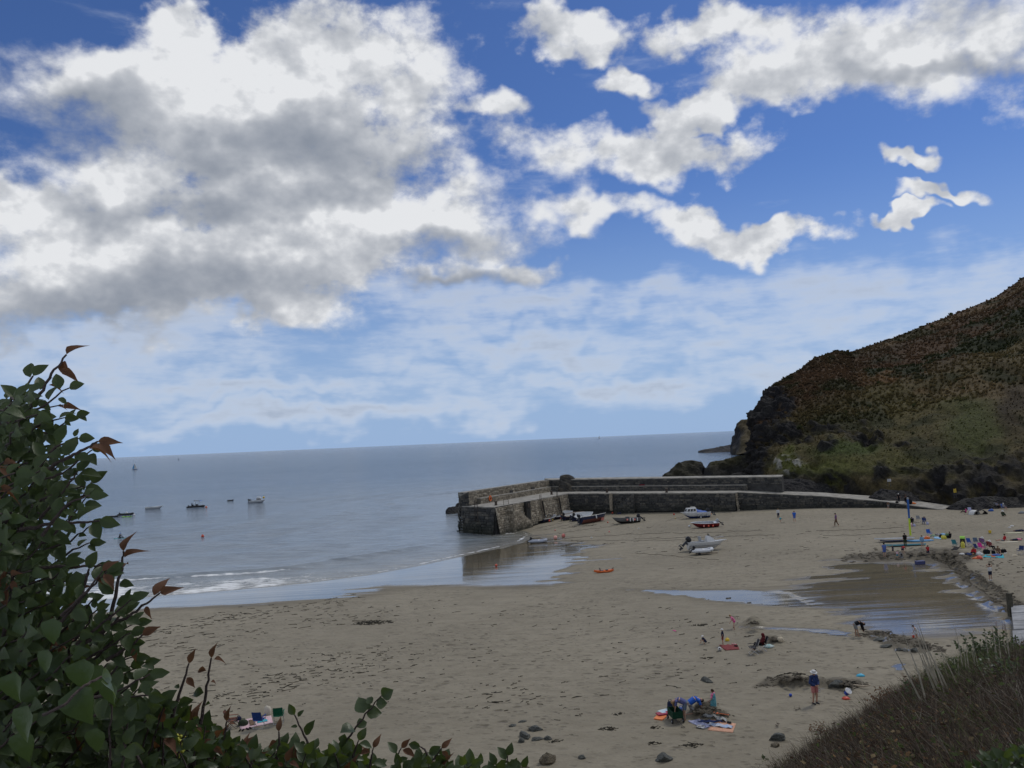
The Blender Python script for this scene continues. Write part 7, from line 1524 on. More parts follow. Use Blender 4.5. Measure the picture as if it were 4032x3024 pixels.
def clods():
    rr = random.Random(12); V, Fs = [], []
    CL = mat('damp_dug_sand', (.060, .051, .036), .95, .35, 6, .4, 20, col2=(.115, .098, .07))
    def put(px, py, s):
        p = gnd(px, py); b = len(V); z0 = p.z - s * .15
        ring = [(math.cos(a) * s * rr.uniform(.6, 1.2), math.sin(a) * s * rr.uniform(.5, 1.0)) for a in [k * 2 * math.pi / 6 for k in range(6)]]
        s *= .7; V.extend([(p.x + x, p.y + y, z0) for x, y in ring] + [(p.x + x * .65 + rr.uniform(-.2, .2) * s, p.y + y * .65, z0 + s * rr.uniform(.3, .65)) for x, y in ring] + [(p.x, p.y, z0 + s * rr.uniform(.5, .8))])
        Fs.extend([(b + k, b + (k + 1) % 6, b + 6 + (k + 1) % 6, b + 6 + k) for k in range(6)] + [(b + 6 + k, b + 6 + (k + 1) % 6, b + 12) for k in range(6)])
    def line(pts, n, sx, sy, lo, hi):
        for _ in range(n):
            i = rr.randrange(len(pts) - 1); t = rr.random(); (x0, y0), (x1, y1) = pts[i], pts[i + 1]; put(x0 + (x1 - x0) * t + rr.gauss(0, sx), y0 + (y1 - y0) * t + rr.gauss(0, sy), rr.uniform(lo, hi))
    line([(3690, 2205), (3760, 2250), (3800, 2285), (3850, 2325), (3920, 2372), (4032, 2440)], 260, 7, 5, .12, .34); line([(3745, 2205), (3800, 2236), (3850, 2270), (3910, 2305), (3970, 2350), (4050, 2398)], 120, 6, 4, .1, .26)
    line([(3340, 2200), (3440, 2185), (3560, 2188), (3660, 2180), (3760, 2185), (3850, 2200)], 330, 30, 9, .12, .4); line([(3030, 2675), (3100, 2668), (3200, 2672), (3300, 2690), (3400, 2692)], 220, 14, 5, .06, .2); line([(2990, 2700), (3120, 2694), (3200, 2698)], 110, 16, 3, .05, .13)
    line([(3400, 2492), (3480, 2500), (3560, 2522), (3640, 2540), (3700, 2560)], 230, 16, 8, .08, .26); line([(2750, 2800), (2790, 2775), (2800, 2812)], 150, 12, 9, .05, .16); line([(2820, 2805), (2860, 2810)], 60, 14, 5, .04, .12); line([(2955, 2460), (2985, 2452)], 60, 8, 5, .08, .2); line([(3015, 2522), (3060, 2520)], 70, 12, 6, .06, .18); line([(3860, 2330), (3980, 2300)], 90, 50, 30, .08, .2); line([(3800, 2230), (4000, 2240)], 60, 60, 20, .1, .25)
    me = bpy.data.meshes.new('dug_sand'); me.from_pydata(V, [], Fs); me.update(); tag(link('dug_sand', me, None, CL), 'dark damp clods of dug sand along the trenches and channel', 'sand', kind='stuff')
clods()
DRIFT = mat('bleached_driftwood', (.40, .33, .24), .8, .2, 8)
p = gnd(3385, 2706); mb = MB(); mb.tube([(-.5, .35, .06), (-.2, .05, .09), (.2, -.1, .08), (.6, -.05, .1)], [.05, .06, .05, .03], 7); o = mb.obj('driftwood', DRIFT, None, True); o.location = p; tag(o, 'bleached bent driftwood stick by the rocks', 'driftwood')

# ------------------------------------------------------------------ slipway at the right
def build_slipway():
    SL = mat('slipway_concrete', (.27, .275, .28), .85, .3, 1.2, .5, 10, detail=7)
    root = empty('slipway', (0, 0, 0), 0, 'pale concrete slipway with rough courses beside the bank', 'slipway'); e0, e1 = at_z(3980, 2384, 2.5), at_z(4030, 2800, 3.6); n = 9
    side = Vector((1, .12, 0)).normalized(); rr = random.Random(4)
    for i in range(n):
        a, b = e0.lerp(e1, i / n + .004), e0.lerp(e1, (i + 1) / n - .004); dz = rr.uniform(-.04, .04); w = 9; o_ = rr.uniform(-.12, .12) if i > 2 else 0
        t = [a + side * o_, b + side * o_, b + side * w, a + side * w]; vs = [(q.x, q.y, q.z + dz) for q in t] + [(q.x, q.y, .4) for q in t]
        m = MB(); m.add(vs, [(0, 1, 2, 3), (7, 6, 5, 4)] + [(k, k + 4, (k + 1) % 4 + 4, (k + 1) % 4) for k in range(4)]); m.obj('concrete_course', SL, root, bevel=.03)
    p = e0 + Vector((-.25, -.3, 0)); m = MB(); m.box((p.x, p.y, 1.9), (.3, .3, 3.2), .1); o = m.obj('post', mat('weathered_post', (.075, .07, .05), .9, .3, 5, .4, 30)); tag(o, 'weathered timber post at the corner of the slipway', 'post')
build_slipway()

# ------------------------------------------------------------------ the bank below the camera
_foot = [gnd(*q) for q in [(4500, 2480), (4150, 2490), (4000, 2505), (3780, 2560), (3600, 2645), (3430, 2745), (3240, 2840), (3070, 2940), (2900, 3040)]]
_fu = np.array([f.x / f.y for f in _foot])[::-1]; _fy = np.array([f.y for f in _foot])[::-1]
_fu = np.concatenate([[-2.5, -.6, .0, .2], _fu, [3.0]]); _fy = np.concatenate([[21, 23, 25, 26.5], _fy, [60]])
def bank_z(x, y):
    u = x / np.maximum(y, .5); yf = np.interp(u, _fu, _fy); t = np.clip((yf - y) / (yf - 2.2), -.05, 1.05)
    right = sm(u, .15, .5)
    z = 1.0 + 14.2 * np.sign(t) * np.abs(t) ** (1.35 - .33 * right)
    return z + (fbm(x * .5, y * .5, seed=81) - .5) * .5 * sm(t, .02, .2) * right
_bu, _by = np.linspace(-1.3, 2.6, 400), np.linspace(.6, 60, 500)
_bz = bank_z(_bu[None, :] * _by[:, None], np.repeat(_by[:, None], 400, 1))
def bank_lookup(x, y):
    fu = np.clip((x / np.maximum(y, .3) + 1.3) / 3.9 * 399, 0, 398.99); fy = np.clip((y - .6) / 59.4 * 499, 0, 498.99); i, j = fu.astype(int), fy.astype(int); fu = fu - i; fy = fy - j
    return (_bz[j, i] * (1 - fu) + _bz[j, i + 1] * fu) * (1 - fy) + (_bz[j + 1, i] * (1 - fu) + _bz[j + 1, i + 1] * fu) * fy
def bank_hits(px, py):                              # arrays of pixels -> first points on the bank (nan where none)
    px, py = np.asarray(px, float), np.asarray(py, float)
    d = np.array(CR)[None] * ((px - CX) / FPX)[:, None] + np.array(CU)[None] * (-(py - CY) / FPX)[:, None] + np.array(CF)[None]
    ys = 2.0 + .25 * np.arange(1, 220); Q = np.array(EYE)[None, None] + d[:, None, :] * (ys[None, :, None] / d[:, None, 1:2])
    hit = Q[..., 2] < bank_lookup(Q[..., 0], Q[..., 1]); k = hit.argmax(1); out = Q[np.arange(len(px)), k]; out[~hit.any(1)] = np.nan; return out
def bank_hit(px, py):
    q = bank_hits([px], [py])[0]; return None if np.isnan(q[0]) else Vector(q)
def in_poly_sdf(px, py, poly):                      # one point, plain python
    d, ins, n = 1e18, False, len(poly)
    for i in range(n):
        x0, y0 = poly[i]; x1, y1 = poly[(i + 1) % n]; ex, ey = x1 - x0, y1 - y0; t = min(1, max(0, ((px - x0) * ex + (py - y0) * ey) / (ex * ex + ey * ey + 1e-9)))
        d = min(d, (px - x0 - t * ex) ** 2 + (py - y0 - t * ey) ** 2)
        if (y0 <= py) != (y1 <= py) and px < x0 + (py - y0) * ex / ey: ins = not ins
    return -math.sqrt(d) if ins else math.sqrt(d)
def build_bank():
    us = np.linspace(-1.3, 2.6, 170); Y = np.concatenate([np.linspace(.6, 12, 60), np.linspace(12, 60, 90)[1:]])
    YY, U = np.meshgrid(Y, us, indexing='ij'); X = U * YY; Z = bank_z(X, YY)
    me = mesh_np('bank', np.stack([X, YY, Z], -1).reshape(-1, 3), grid_faces(len(Y), len(us)), True)
    m = mat('bank_earth', (.030, .022, .014), .95, .5, 3, .6, 8, col2=(.055, .042, .024), detail=8); o = link('bank', me, None, m); tag(o, kind='structure')
build_bank()
SCRUB = [(4900, 2420), (4100, 2440), (4000, 2450), (3920, 2490), (3780, 2520), (3640, 2570), (3560, 2630), (3430, 2710), (3270, 2785), (3110, 2865), (2980, 2955), (2900, 3030), (2850, 3260), (4900, 3260)]
def build_scrub():
    r_ = np.random.default_rng(11); V, Fc, C = [], [], []
    def blade(p, h, w, lean, ang, col, tip=1.3):
        b = len(V); ca, sa = math.cos(ang), math.sin(ang); s2 = r_.uniform(0, 6.28); dx, dy = math.cos(s2) * w, math.sin(s2) * w
        m = (p[0] + ca * lean * .4, p[1] + sa * lean * .4, p[2] + h * .6); t = (p[0] + ca * lean, p[1] + sa * lean, p[2] + h)
        V.extend([(p[0] - dx, p[1] - dy, p[2]), (p[0] + dx, p[1] + dy, p[2]), (m[0] + dx * .8, m[1] + dy * .8, m[2]), (m[0] - dx * .8, m[1] - dy * .8, m[2]), (t[0] + dx * .1, t[1] + dy * .1, t[2]), (t[0] - dx * .1, t[1] - dy * .1, t[2])])
        Fc.extend([(b, b + 1, b + 2, b + 3), (b + 3, b + 2, b + 4, b + 5)]); C.extend([col * .7, col * .7, col, col, col * tip, col * tip])
    def leaf(p, s, col):
        b = len(V); a = r_.uniform(0, 6.28); ti = r_.uniform(-.6, .9); d = Vector((math.cos(a), math.sin(a), ti)).normalized() * s; n = d.cross(Vector((r_.uniform(-1, 1), r_.uniform(-1, 1), 1.2))).normalized() * s * .38
        p = Vector(p); V.extend([tuple(p), tuple(p + d * .45 + n), tuple(p + d), tuple(p + d * .45 - n)]); Fc.append((b, b + 1, b + 2, b + 3)); C.extend([col] * 4)
    cpx, cpy = np.concatenate([r_.uniform(2870, 4130, 10500), r_.uniform(4100, 4900, 5000), r_.uniform(2850, 4200, 2200)]), np.concatenate([r_.uniform(2430, 3110, 10500), r_.uniform(2420, 3260, 5000), r_.uniform(3090, 3260, 2200)]); csd = poly_sdf(cpx, cpy, SCRUB); ok = csd < -4; cpx, cpy, csd = cpx[ok], cpy[ok], csd[ok]
    cq = bank_hits(cpx, cpy); zones = fbm(np.nan_to_num(cq[:, 0]) * .35, np.nan_to_num(cq[:, 1]) * .2, seed=83)
    for px, py, sd, q, zone in zip(cpx, cpy, csd, cq, zones):
        if np.isnan(q[0]): continue
        q = Vector(q); dist = (q - EYE).length; k = .35 + .65 * min(1, dist / 22)
        greenish = math.exp(-((px - 3800) / 170) ** 2 - ((py - 2640) / 110) ** 2) + .5 * math.exp(-((px - 3480) / 90) ** 2 - ((py - 2700) / 50) ** 2)
        red = math.exp(-((px - 3420) / 160) ** 2 - ((py - 2760) / 60) ** 2)
        if r_.random() < 1.0 * greenish + .35 * math.exp(-((px - 3900) / 160) ** 2 - ((py - 2950) / 60) ** 2) + (zone - .5) * .9: col = np.array((.075, .088, .032)) * r_.uniform(.5, 1.5); tip = 1.6
        elif r_.random() < .5 * red: col = np.array((.12, .058, .032)) * r_.uniform(.6, 1.3); tip = 1.4
        else: col = np.array((.060, .046, .034)) * r_.uniform(.5, 1.7) if r_.random() < .9 else np.array((.17, .15, .12)); tip = 1.4
        hh = r_.uniform(.22, .62) * k * (1.1 if sd < -40 else .75)
        for _ in range(12):
            o = Vector((r_.normal(0, .16) * k, r_.normal(0, .16) * k, -.05)); blade(q + o, hh * r_.uniform(.5, 1.2), (.0045 + .004 * r_.random()) * (k + .3), hh * r_.uniform(.1, 1.3), r_.uniform(0, 6.28), col * r_.uniform(.7, 1.3), tip)
        litter = math.exp(-((px - 3620) / 230) ** 2 - ((py - 2985) / 75) ** 2) + .12
        if r_.random() < .22 + .5 * greenish:
            for _ in range(6): leaf(q + Vector((r_.normal(0, .2) * k, r_.normal(0, .2) * k, r_.uniform(.1, 1.0) * hh)), r_.uniform(.05, .12) * k, np.array((.060, .085, .024)) * r_.uniform(.5, 1.6) if r_.random() < .35 + greenish else np.array((.07, .045, .028)) * r_.uniform(.5, 1.5))
        if dist < 18 and r_.random() < litter:
            for _ in range(9):
                lc = np.array([(.16, .095, .045), (.10, .055, .030), (.055, .075, .025), (.20, .15, .08), (.05, .03, .02)][r_.integers(0, 5)]) * r_.uniform(.5, 1.2); leaf(q + Vector((r_.normal(0, .25), r_.normal(0, .25), r_.uniform(.0, .4) * k)), r_.uniform(.022, .055), lc)
    me = mesh_np('dry_scrub', np.array(V), np.array(Fc), False, VEG2); attr_col(me, 'tint', np.array(C)); tag(link('dry_scrub', me), 'tangled brown dead bracken, bramble and grass on the bank', 'scrub', kind='stuff')
VEG2 = veg_material('scrub_leaf', .85, .0, 9.0, .3)
build_scrub()
STRAW = mat('dry_straw_stalk', (.42, .38, .30), .8, .25, 10); SEED = mat('dry_brown_stalk', (.055, .038, .024), .85, .3, 10)
def stalk_plant(label, px, py, n, h, spread, mt, seed, heads=False, group=None, name='dry_stalks', cat='dry stalks', leanx=0.0):
    q = bank_hit(px, py) or gnd(px, py); rr = random.Random(seed); root = empty(name, q, 0, label, cat, group)
    for i in range(n):
        a = rr.uniform(0, 6.28); s = rr.uniform(0, spread); b = Vector((math.cos(a) * s, math.sin(a) * s * .6, -.05)); hh = h * rr.uniform(.65, 1.15); l = Vector((leanx + rr.uniform(-.12, .12), rr.uniform(-.1, .1), 1)).normalized() * hh
        mb = MB(); mid = b + l * .5 + Vector((rr.uniform(-.03, .03), 0, 0)) * h; mb.tube([b, mid, b + l], [.010 * h + .004, .008 * h + .003, .003], 5); st = mb.obj('stalk', mt, root, True)
        if heads:
            mb = MB(); tp = b + l
            for k in range(9):
                zz = rr.uniform(.45, 1.0); c = b + l * zz; d = Vector((rr.uniform(-1, 1), rr.uniform(-1, 1), rr.uniform(-.3, .8))).normalized() * hh * .09; n_ = d.cross(Vector((0, 0, 1))) * .45
                mb.add([c, c + d * .5 + n_, c + d, c + d * .5 - n_], [(0, 1, 2, 3)])
            mb.obj('seed_head', mt, st)
for k, a in enumerate([('pale straw stalks leaning together in the middle of the bank', 3735, 2800, 11, 1.5, .5, STRAW, False, -.32), ('pale upright stalks in the green part of the bank', 3840, 2700, 9, 1.2, 1.2, STRAW, False, -.1), ('short pale stalks below the green leaves near the stream', 3690, 2690, 8, 1.0, .8, STRAW, False, -.05), ('thin pale stalks beside the slipway edge', 3920, 2680, 8, 1.2, .9, STRAW, False, -.1), ('bent pale twig low on the brown part of the bank', 3380, 2890, 3, 1.1, .4, STRAW, False, -.7), ('bleached twig beside the bent one', 3440, 2920, 2, 1.0, .3, STRAW, False, -.6),
          ('tall brown seed stalks standing up against the sand', 3150, 2880, 5, 1.5, .5, SEED, True, -.1), ('brown docks with curled leaves below the man in the hat', 3225, 2830, 6, 1.3, .7, SEED, True, 0), ('single tall seed stalk on the lower edge of the bank', 3080, 2950, 2, 1.3, .2, SEED, True, -.05), ('thin dead umbel stems at the very edge of the bank', 2990, 3010, 4, .9, .5, SEED, True, 0), ('brown seed stems by the tipped blue bucket', 3320, 2790, 5, 1.2, .8, SEED, True, .1), ('dark twiggy stems on the skyline of the scrub', 3420, 2720, 6, 1.0, 1.0, SEED, True, -.1), ('twiggy stems by the small pools', 3520, 2660, 6, 1.0, 1.0, SEED, True, 0), ('dry red stems beside the slipway post', 3945, 2500, 7, 1.1, .7, mat('dry_red_stalk', (.12, .06, .04), .8), True, 0), ('dark seed stems at the foot of the bank', 2890, 3022, 3, .8, .3, SEED, True, 0)]):
    lab, x, y, n, h, sp, mt_, hd_, lx = a; stalk_plant(lab, x, y, n, h, sp, mt_, k + 3, hd_, 'dead stalks on the bank', leanx=lx)

# ------------------------------------------------------------------ shrubs in front of the camera
def leaf_mesh(kind, q):
    rr = random.Random(q * 5 + len(kind)); W = {'ovate': [0, .20, .30, .31, .26, .15, 0], 'ivy': [0, .38, .42, .36, .27, .14, 0], 'round': [0, .34, .50, .52, .44, .24, 0], 'dead': [0, .16, .24, .22, .15, .06, 0]}[kind]
    V, Fs = [], []; fold = rr.uniform(.12, .6) * (2.2 if kind == 'dead' else 1); droop = rr.uniform(.1, .95) * (2.2 if kind == 'dead' else 1); tw = rr.uniform(-.4, .4) * (2 if kind == 'dead' else 1); n = len(W) - 1
    for i, w in enumerate(W):
        t = i / n; z = -droop * t * t * .5; a = tw * t; wob = 1 + rr.uniform(-.07, .07)
        for s in (-1, 0, 1):
            y, zz = s * w * wob, abs(s) * w * fold; V.append((t, y * math.cos(a) - zz * math.sin(a), z + y * math.sin(a) + zz * math.cos(a)))
    for i in range(n):
        k = i * 3; Fs += [(k, k + 1, k + 4, k + 3), (k + 1, k + 2, k + 5, k + 4)]
    return V, Fs
def leaf_material(name, c1, c2, rough=.35, spec=.5, under=(.045, .068, .024)):
    m = bpy.data.materials.new(name); m.use_nodes = True; N, L = m.node_tree.nodes, m.node_tree.links; b = N['Principled BSDF']; b.inputs['Roughness'].default_value = rough; b.inputs['Specular IOR Level'].default_value = spec
    g = N.new('ShaderNodeNewGeometry'); oi = N.new('ShaderNodeObjectInfo'); ad = N.new('ShaderNodeMath'); ad.operation = 'ADD'; L.new(g.outputs['Random Per Island'], ad.inputs[0]); L.new(oi.outputs['Random'], ad.inputs[1]); fr = N.new('ShaderNodeMath'); fr.operation = 'FRACT'; L.new(ad.outputs[0], fr.inputs[0])
    n = N.new('ShaderNodeTexNoise'); n.inputs['Scale'].default_value = 60; n.inputs['Detail'].default_value = 4; L.new(g.outputs['Position'], n.inputs['Vector'])
    mx = N.new('ShaderNodeMix'); mx.data_type = 'RGBA'; L.new(fr.outputs[0], mx.inputs[0]); mx.inputs[6].default_value = (*c1, 1); mx.inputs[7].default_value = (*c2, 1)
    m2 = N.new('ShaderNodeMix'); m2.data_type = 'RGBA'; m2.blend_type = 'MULTIPLY'; m2.inputs[0].default_value = .6; L.new(mx.outputs[2], m2.inputs[6]); L.new(n.outputs['Color'], m2.inputs[7])
    ra = N.new('ShaderNodeAttribute'); ra.attribute_name = 'rib'; rp = N.new('ShaderNodeMapRange'); L.new(ra.outputs['Fac'], rp.inputs[0]); rp.inputs[1].default_value = .84; rp.inputs[2].default_value = 1; rp.inputs[3].default_value = 0; rp.inputs[4].default_value = .75
    mr_ = N.new('ShaderNodeMix'); mr_.data_type = 'RGBA'; L.new(rp.outputs[0], mr_.inputs[0]); L.new(m2.outputs[2], mr_.inputs[6]); mr_.inputs[7].default_value = (c2[0] * 1.6 + .02, c2[1] * 1.6 + .02, c2[2] * 1.6 + .01, 1); m2 = mr_
    m3 = N.new('ShaderNodeMix'); m3.data_type = 'RGBA'; L.new(g.outputs['Backfacing'], m3.inputs[0]); L.new(m2.outputs[2], m3.inputs[6]); m3.inputs[7].default_value = (*under, 1); L.new(m3.outputs[2], b.inputs['Base Color'])
    bp = N.new('ShaderNodeBump'); bp.inputs['Strength'].default_value = .5; bp.inputs['Distance'].default_value = .004; L.new(n.outputs['Fac'], bp.inputs['Height']); L.new(bp.outputs[0], b.inputs['Normal'])
    tr = N.new('ShaderNodeBsdfTranslucent'); tr.inputs['Color'].default_value = (c2[0] * 1.4, c2[1] * 1.5, c2[2], 1); ms = N.new('ShaderNodeMixShader'); ms.inputs[0].default_value = .25; L.new(b.outputs[0], ms.inputs[1]); L.new(tr.outputs[0], ms.inputs[2]); L.new(ms.outputs[0], N['Material Output'].inputs['Surface'])
    return m
LM = {'ovate': leaf_material('privet_leaf', (.009, .017, .006), (.074, .098, .028), .44, .32), 'ivy': leaf_material('ivy_leaf', (.011, .022, .008), (.060, .092, .028), .40, .36), 'round': leaf_material('honeysuckle_leaf', (.055, .085, .03), (.085, .12, .035), .4), 'dead': leaf_material('dead_leaf', (.09, .035, .02), (.17, .075, .04), .7, .2, (.12, .06, .035)), 'fresh': leaf_material('fresh_leaf', (.07, .11, .02), (.13, .17, .03), .4)}
BARK = mat('twig_bark', (.045, .032, .028), .8, .3, 60, .4, 120, col2=(.085, .060, .050))
LV = {k: [leaf_mesh(k, q) for q in range(5)] for k in ('ovate', 'ivy', 'round', 'dead')}
_leafmesh = {}
class Shrub:
    def __init__(self): self.leaves = []; self.thin = []
    def leaf(self, p, d, nrm, s, kind, mk): self.leaves.append((Vector(p), Vector(d).normalized(), Vector(nrm).normalized(), s, kind, mk, rng.randrange(5)))
    def twig(self, pts, r0, r1, kinds, step, size, start=.3, named=None, dead_tip=False, pair=False):
        P = [Vector(p) for p in pts]; Q = []
        for i in range(len(P) - 1):
            for k in range(5): Q.append(P[i].lerp(P[i + 1], k / 5))
        Q.append(P[-1])
        for i in range(1, len(Q) - 1): Q[i] = Q[i] + Vector((rng.gauss(0, 1), rng.gauss(0, 1), rng.gauss(0, 1))) * (P[-1] - P[0]).length * .008
        self.thin.append((Q, r0, r1, named))
        L = sum((Q[i + 1] - Q[i]).length for i in range(len(Q) - 1)); acc, nxt, sd = 0.0, L * start, 1
        for i in range(len(Q) - 1):
            seg = Q[i + 1] - Q[i]
            while acc + seg.length > nxt:
                t = (nxt - acc) / seg.length; c = Q[i] + seg * t; ax = seg.normalized(); ref = Vector((0, -1, .6)) + Vector((rng.uniform(-.6, .6), rng.uniform(-.6, .6), rng.uniform(-.6, .6))); sidev = ax.cross(ref).normalized() * sd; kk = rng.choice(kinds)
                if dead_tip and nxt > L * .6: kk = ('dead', 'dead')
                for s2 in ((1, -1) if pair else (1,)):
                    d = (ax * rng.uniform(.3, .8) + sidev * s2 * rng.uniform(.6, 1.1) + Vector((0, 0, rng.uniform(-.5, .25) - (.5 if kk[0] == 'dead' else 0)))).normalized()
                    self.leaf(c + d * .008, d, ref + Vector((0, 0, .7)), size * rng.uniform(.5, 1.3), *kk)
                nxt += step * rng.uniform(.7, 1.4); sd = -sd
            acc += seg.length
        self.leaf(Q[-1], (Q[-1] - Q[-3]).normalized() + Vector((0, 0, -.3)), Vector((0, -1, .3)), size, *(('dead', 'dead') if dead_tip else rng.choice(kinds)))
    def build(self, root, nleaf):
        for Q, r0, r1, named in [t for t in self.thin if t[3]]:
            mb = MB(); n = len(Q); mb.tube(Q, [r0 + (r1 - r0) * i / (n - 1) for i in range(n)], 6); mb.obj(named, BARK, root, True)
        mb = MB()
        for Q, r0, r1, named in self.thin:
            if not named: n = len(Q); mb.tube(Q, [r0 + (r1 - r0) * i / (n - 1) for i in range(n)], 5, False)
        if mb.v: mb2 = mb.mesh('twigs', True, None, fix=False); o = link('twigs', mb2, root, BARK); tag(o, kind='stuff')
        ls = sorted(self.leaves, key=lambda l: -l[3] / (l[0] - EYE).length)
        def M_(l):
            p, d, nr, s = l[:4]; y = nr.cross(d); y = y.normalized() if y.length > .05 else d.orthogonal().normalized(); z = d.cross(y); return Matrix(((d.x * s, y.x * s, z.x * s, p.x), (d.y * s, y.y * s, z.y * s, p.y), (d.z * s, y.z * s, z.z * s, p.z), (0, 0, 0, 1)))
        inpic = []
        for l in ls:
            q = l[0] - EYE; w = q.dot(CF)
            inpic.append(w > 0 and -40 < CX + FPX * q.dot(CR) / w < 4072 and CY - FPX * q.dot(CU) / w < 3060)
        chosen = [l for l, i in zip(ls, inpic) if i][:nleaf]; cid = set(id(c) for c in chosen); rest = [l for l in ls if id(l) not in cid]
        for l in chosen:
            key = (l[4], l[5], l[6])
            if key not in _leafmesh:
                V, Fs = LV[l[4]][l[6]]; me = bpy.data.meshes.new('leaf'); me.from_pydata(V, [], Fs); me.polygons.foreach_set('use_smooth', [True] * len(Fs)); me.materials.append(LM[l[5]]); me.update(); attr(me, 'rib', [1.0 if q % 3 == 1 else 0.0 for q in range(len(V))]); _leafmesh[key] = me
            o = bpy.data.objects.new('leaf', _leafmesh[key]); COL.objects.link(o); o.parent = root; o.matrix_local = root.matrix_world.inverted() @ M_(l) if False else M_(l)
        for mk in sorted(set(l[5] for l in rest)):
            Vs, Fl = [], []; b = 0
            for l in rest:
                if l[5] != mk: continue
                V, Fs = LV[l[4]][l[6]]; m = M_(l); A = np.array(V) @ np.array(m.to_3x3()).T + np.array(m.translation); Vs.append(A); Fl.append(np.array(Fs) + b); b += len(V)
            me = mesh_np('foliage', np.concatenate(Vs), np.concatenate(Fl), True, LM[mk]); attr(me, 'rib', np.tile([0., 1., 0.], b // 3)); tag(link('foliage', me, root), kind='stuff')
def wp(px, py, d): return at_y(px, py, d)
MASS = [(-250, 1500), (60, 1500), (150, 1560), (230, 1690), (270, 1800), (295, 1960), (305, 2100), (345, 2260), (430, 2420), (440, 2560), (480, 2700), (540, 2790), (540, 3250), (-250, 3250)]
def build_shrubs():
    # tall shrub on the left
    S = Shrub(); og = ('ovate', 'ovate')
    n = 0; bx = np.array(MASS)
    while n < 210:
        px, py = rng.uniform(-220, 540), rng.uniform(1490, 3150)
        if in_poly_sdf(px, py, MASS) > -8: continue
        n += 1; d = 1.6 + .7 * rng.random() + .3 * max(0, px) / 540; low = py > 2480 and px < 380
        b = wp(px - rng.uniform(120, 330), py + rng.uniform(150, 420), d + rng.uniform(.0, .35)); t = wp(px, py, d)
        mid = b.lerp(t, .5) + Vector((rng.uniform(-.03, .03), rng.uniform(-.04, .04), rng.uniform(.0, .05)))
        S.twig([b, mid, t], .0045, .0018, [og, og, ('ovate', 'ovate')] if not low else [('ivy', 'ivy'), og], .020 if not low else .026,   .038 if not low else .040, .1, None, rng.random() < .06)
    for _ in range(2300):                                  # the leafy depth behind
        px, py = rng.uniform(-240, 520), rng.uniform(1520, 3150); sd = in_poly_sdf(px, py, MASS)
        if sd > -45 - 75 * rng.random(): continue
        c = wp(px, py, 2.0 + rng.random() * 1.1); S.leaf(c, Vector((rng.uniform(-1, 1), rng.uniform(-1, .3), rng.uniform(-1, .4))), Vector((rng.uniform(-.6, .6), -1, rng.uniform(0, 1.2))), rng.uniform(.032, .055), 'ovate', 'ovate')
    hero = [([(40, 1720), (140, 1580), (205, 1470), (262, 1396)], 1.9, True), ([(180, 1850), (280, 1795), (335, 1765), (385, 1738)], 1.8, True), ([(80, 2085), (230, 2062), (330, 2058), (392, 2050)], 1.8, False), ([(430, 2440), (462, 2330), (478, 2240), (486, 2170)], 1.9, True), ([(300, 2560), (450, 2455), (560, 2390), (630, 2335)], 1.9, True), ([(250, 2000), (330, 1950), (360, 1900)], 1.9, False),
            ([(40, 2250), (200, 2230), (330, 2230), (400, 2226)], 1.8, False), ([(300, 2390), (330, 2310), (350, 2240)], 1.8, False), ([(20, 1640), (80, 1570), (130, 1480)], 2.0, False), ([(420, 2600), (520, 2540), (560, 2500)], 1.9, True)]
    for pts, d, dead in hero: S.twig([wp(x, y, d) for x, y in pts], .0050, .0022, [og, og], .026, .044, .2, 'branch', dead)
    for _ in range(34):
        i = rng.randrange(2, 12); (x0, y0), (x1, y1) = MASS[i], MASS[i + 1]; u = rng.random(); x, y = x0 + (x1 - x0) * u, y0 + (y1 - y0) * u; L_ = rng.uniform(15, 60) if 1880 < y < 2330 else rng.uniform(30, 110); d = rng.uniform(1.7, 2.2)
        S.twig([wp(x - 130, y + rng.uniform(40, 150), d), wp(x - 30, y + 20, d), wp(x + L_, y - rng.uniform(-10, 80), d)], .004, .0016, [og], .024, .038, .2, 'branch', rng.random() < .16)
    for px, py, d, s in [(300, 2760, 1.3, .068), (330, 2640, 1.3, .055), (400, 2660, 1.35, .052), (110, 2830, 1.3, .062), (60, 2690, 1.35, .056), (210, 2470, 1.5, .05), (190, 2590, 1.5, .045), (440, 2720, 1.5, .045), (90, 2920, 1.35, .055), (380, 2900, 1.5, .048)]:
        S.leaf(wp(px, py - s * 1100 / d, d), Vector((rng.uniform(-.4, .5), -.15, -1)), Vector((rng.uniform(-.3, .3), -1, .55)), s, 'ivy', 'ivy')
    S.twig([wp(170, 2815, 1.2), wp(250, 2780, 1.2), wp(330, 2700, 1.22), (wp(400, 2665, 1.25))], .0028, .002, [('ivy', 'fresh')], .2, .03, .9, 'ivy_stem')
    root = empty('leafy_shrub', (0, 0, 0), 0, 'tall dark green leafy shrub with browned twig tips', 'shrub'); S.build(root, 300)
    # low shrubs along the foot of the view
    def low(label, x0, x1, ytop, n, d0, d1, kinds, size, heroes, nleaf=140, dead=.15):
        S = Shrub()
        for _ in range(n):
            u = rng.random(); px = x0 + (x1 - x0) * u; yt = np.interp(px, [p[0] for p in ytop], [p[1] for p in ytop]); py = yt + abs(rng.gauss(0, 1)) * 70 + 8; d = d0 + (d1 - d0) * u + rng.uniform(-.25, .35)
            t = wp(px, py, d); b = t + Vector((rng.uniform(-.14, .06), rng.uniform(-.02, .14), -rng.uniform(.12, .3))); S.twig([b, b.lerp(t, .5) + Vector((rng.uniform(-.02, .02), 0, .01)), t], .004, .0016, kinds, .026, size, .15, None, rng.random() < dead)
        for pts, d, dd, kk, pr in heroes: S.twig([wp(x, y, d) for x, y in pts], .0050, .0022, kk or kinds, .03 if not pr else .055, size if not pr else size * .95, .25, 'branch', dd, pr)
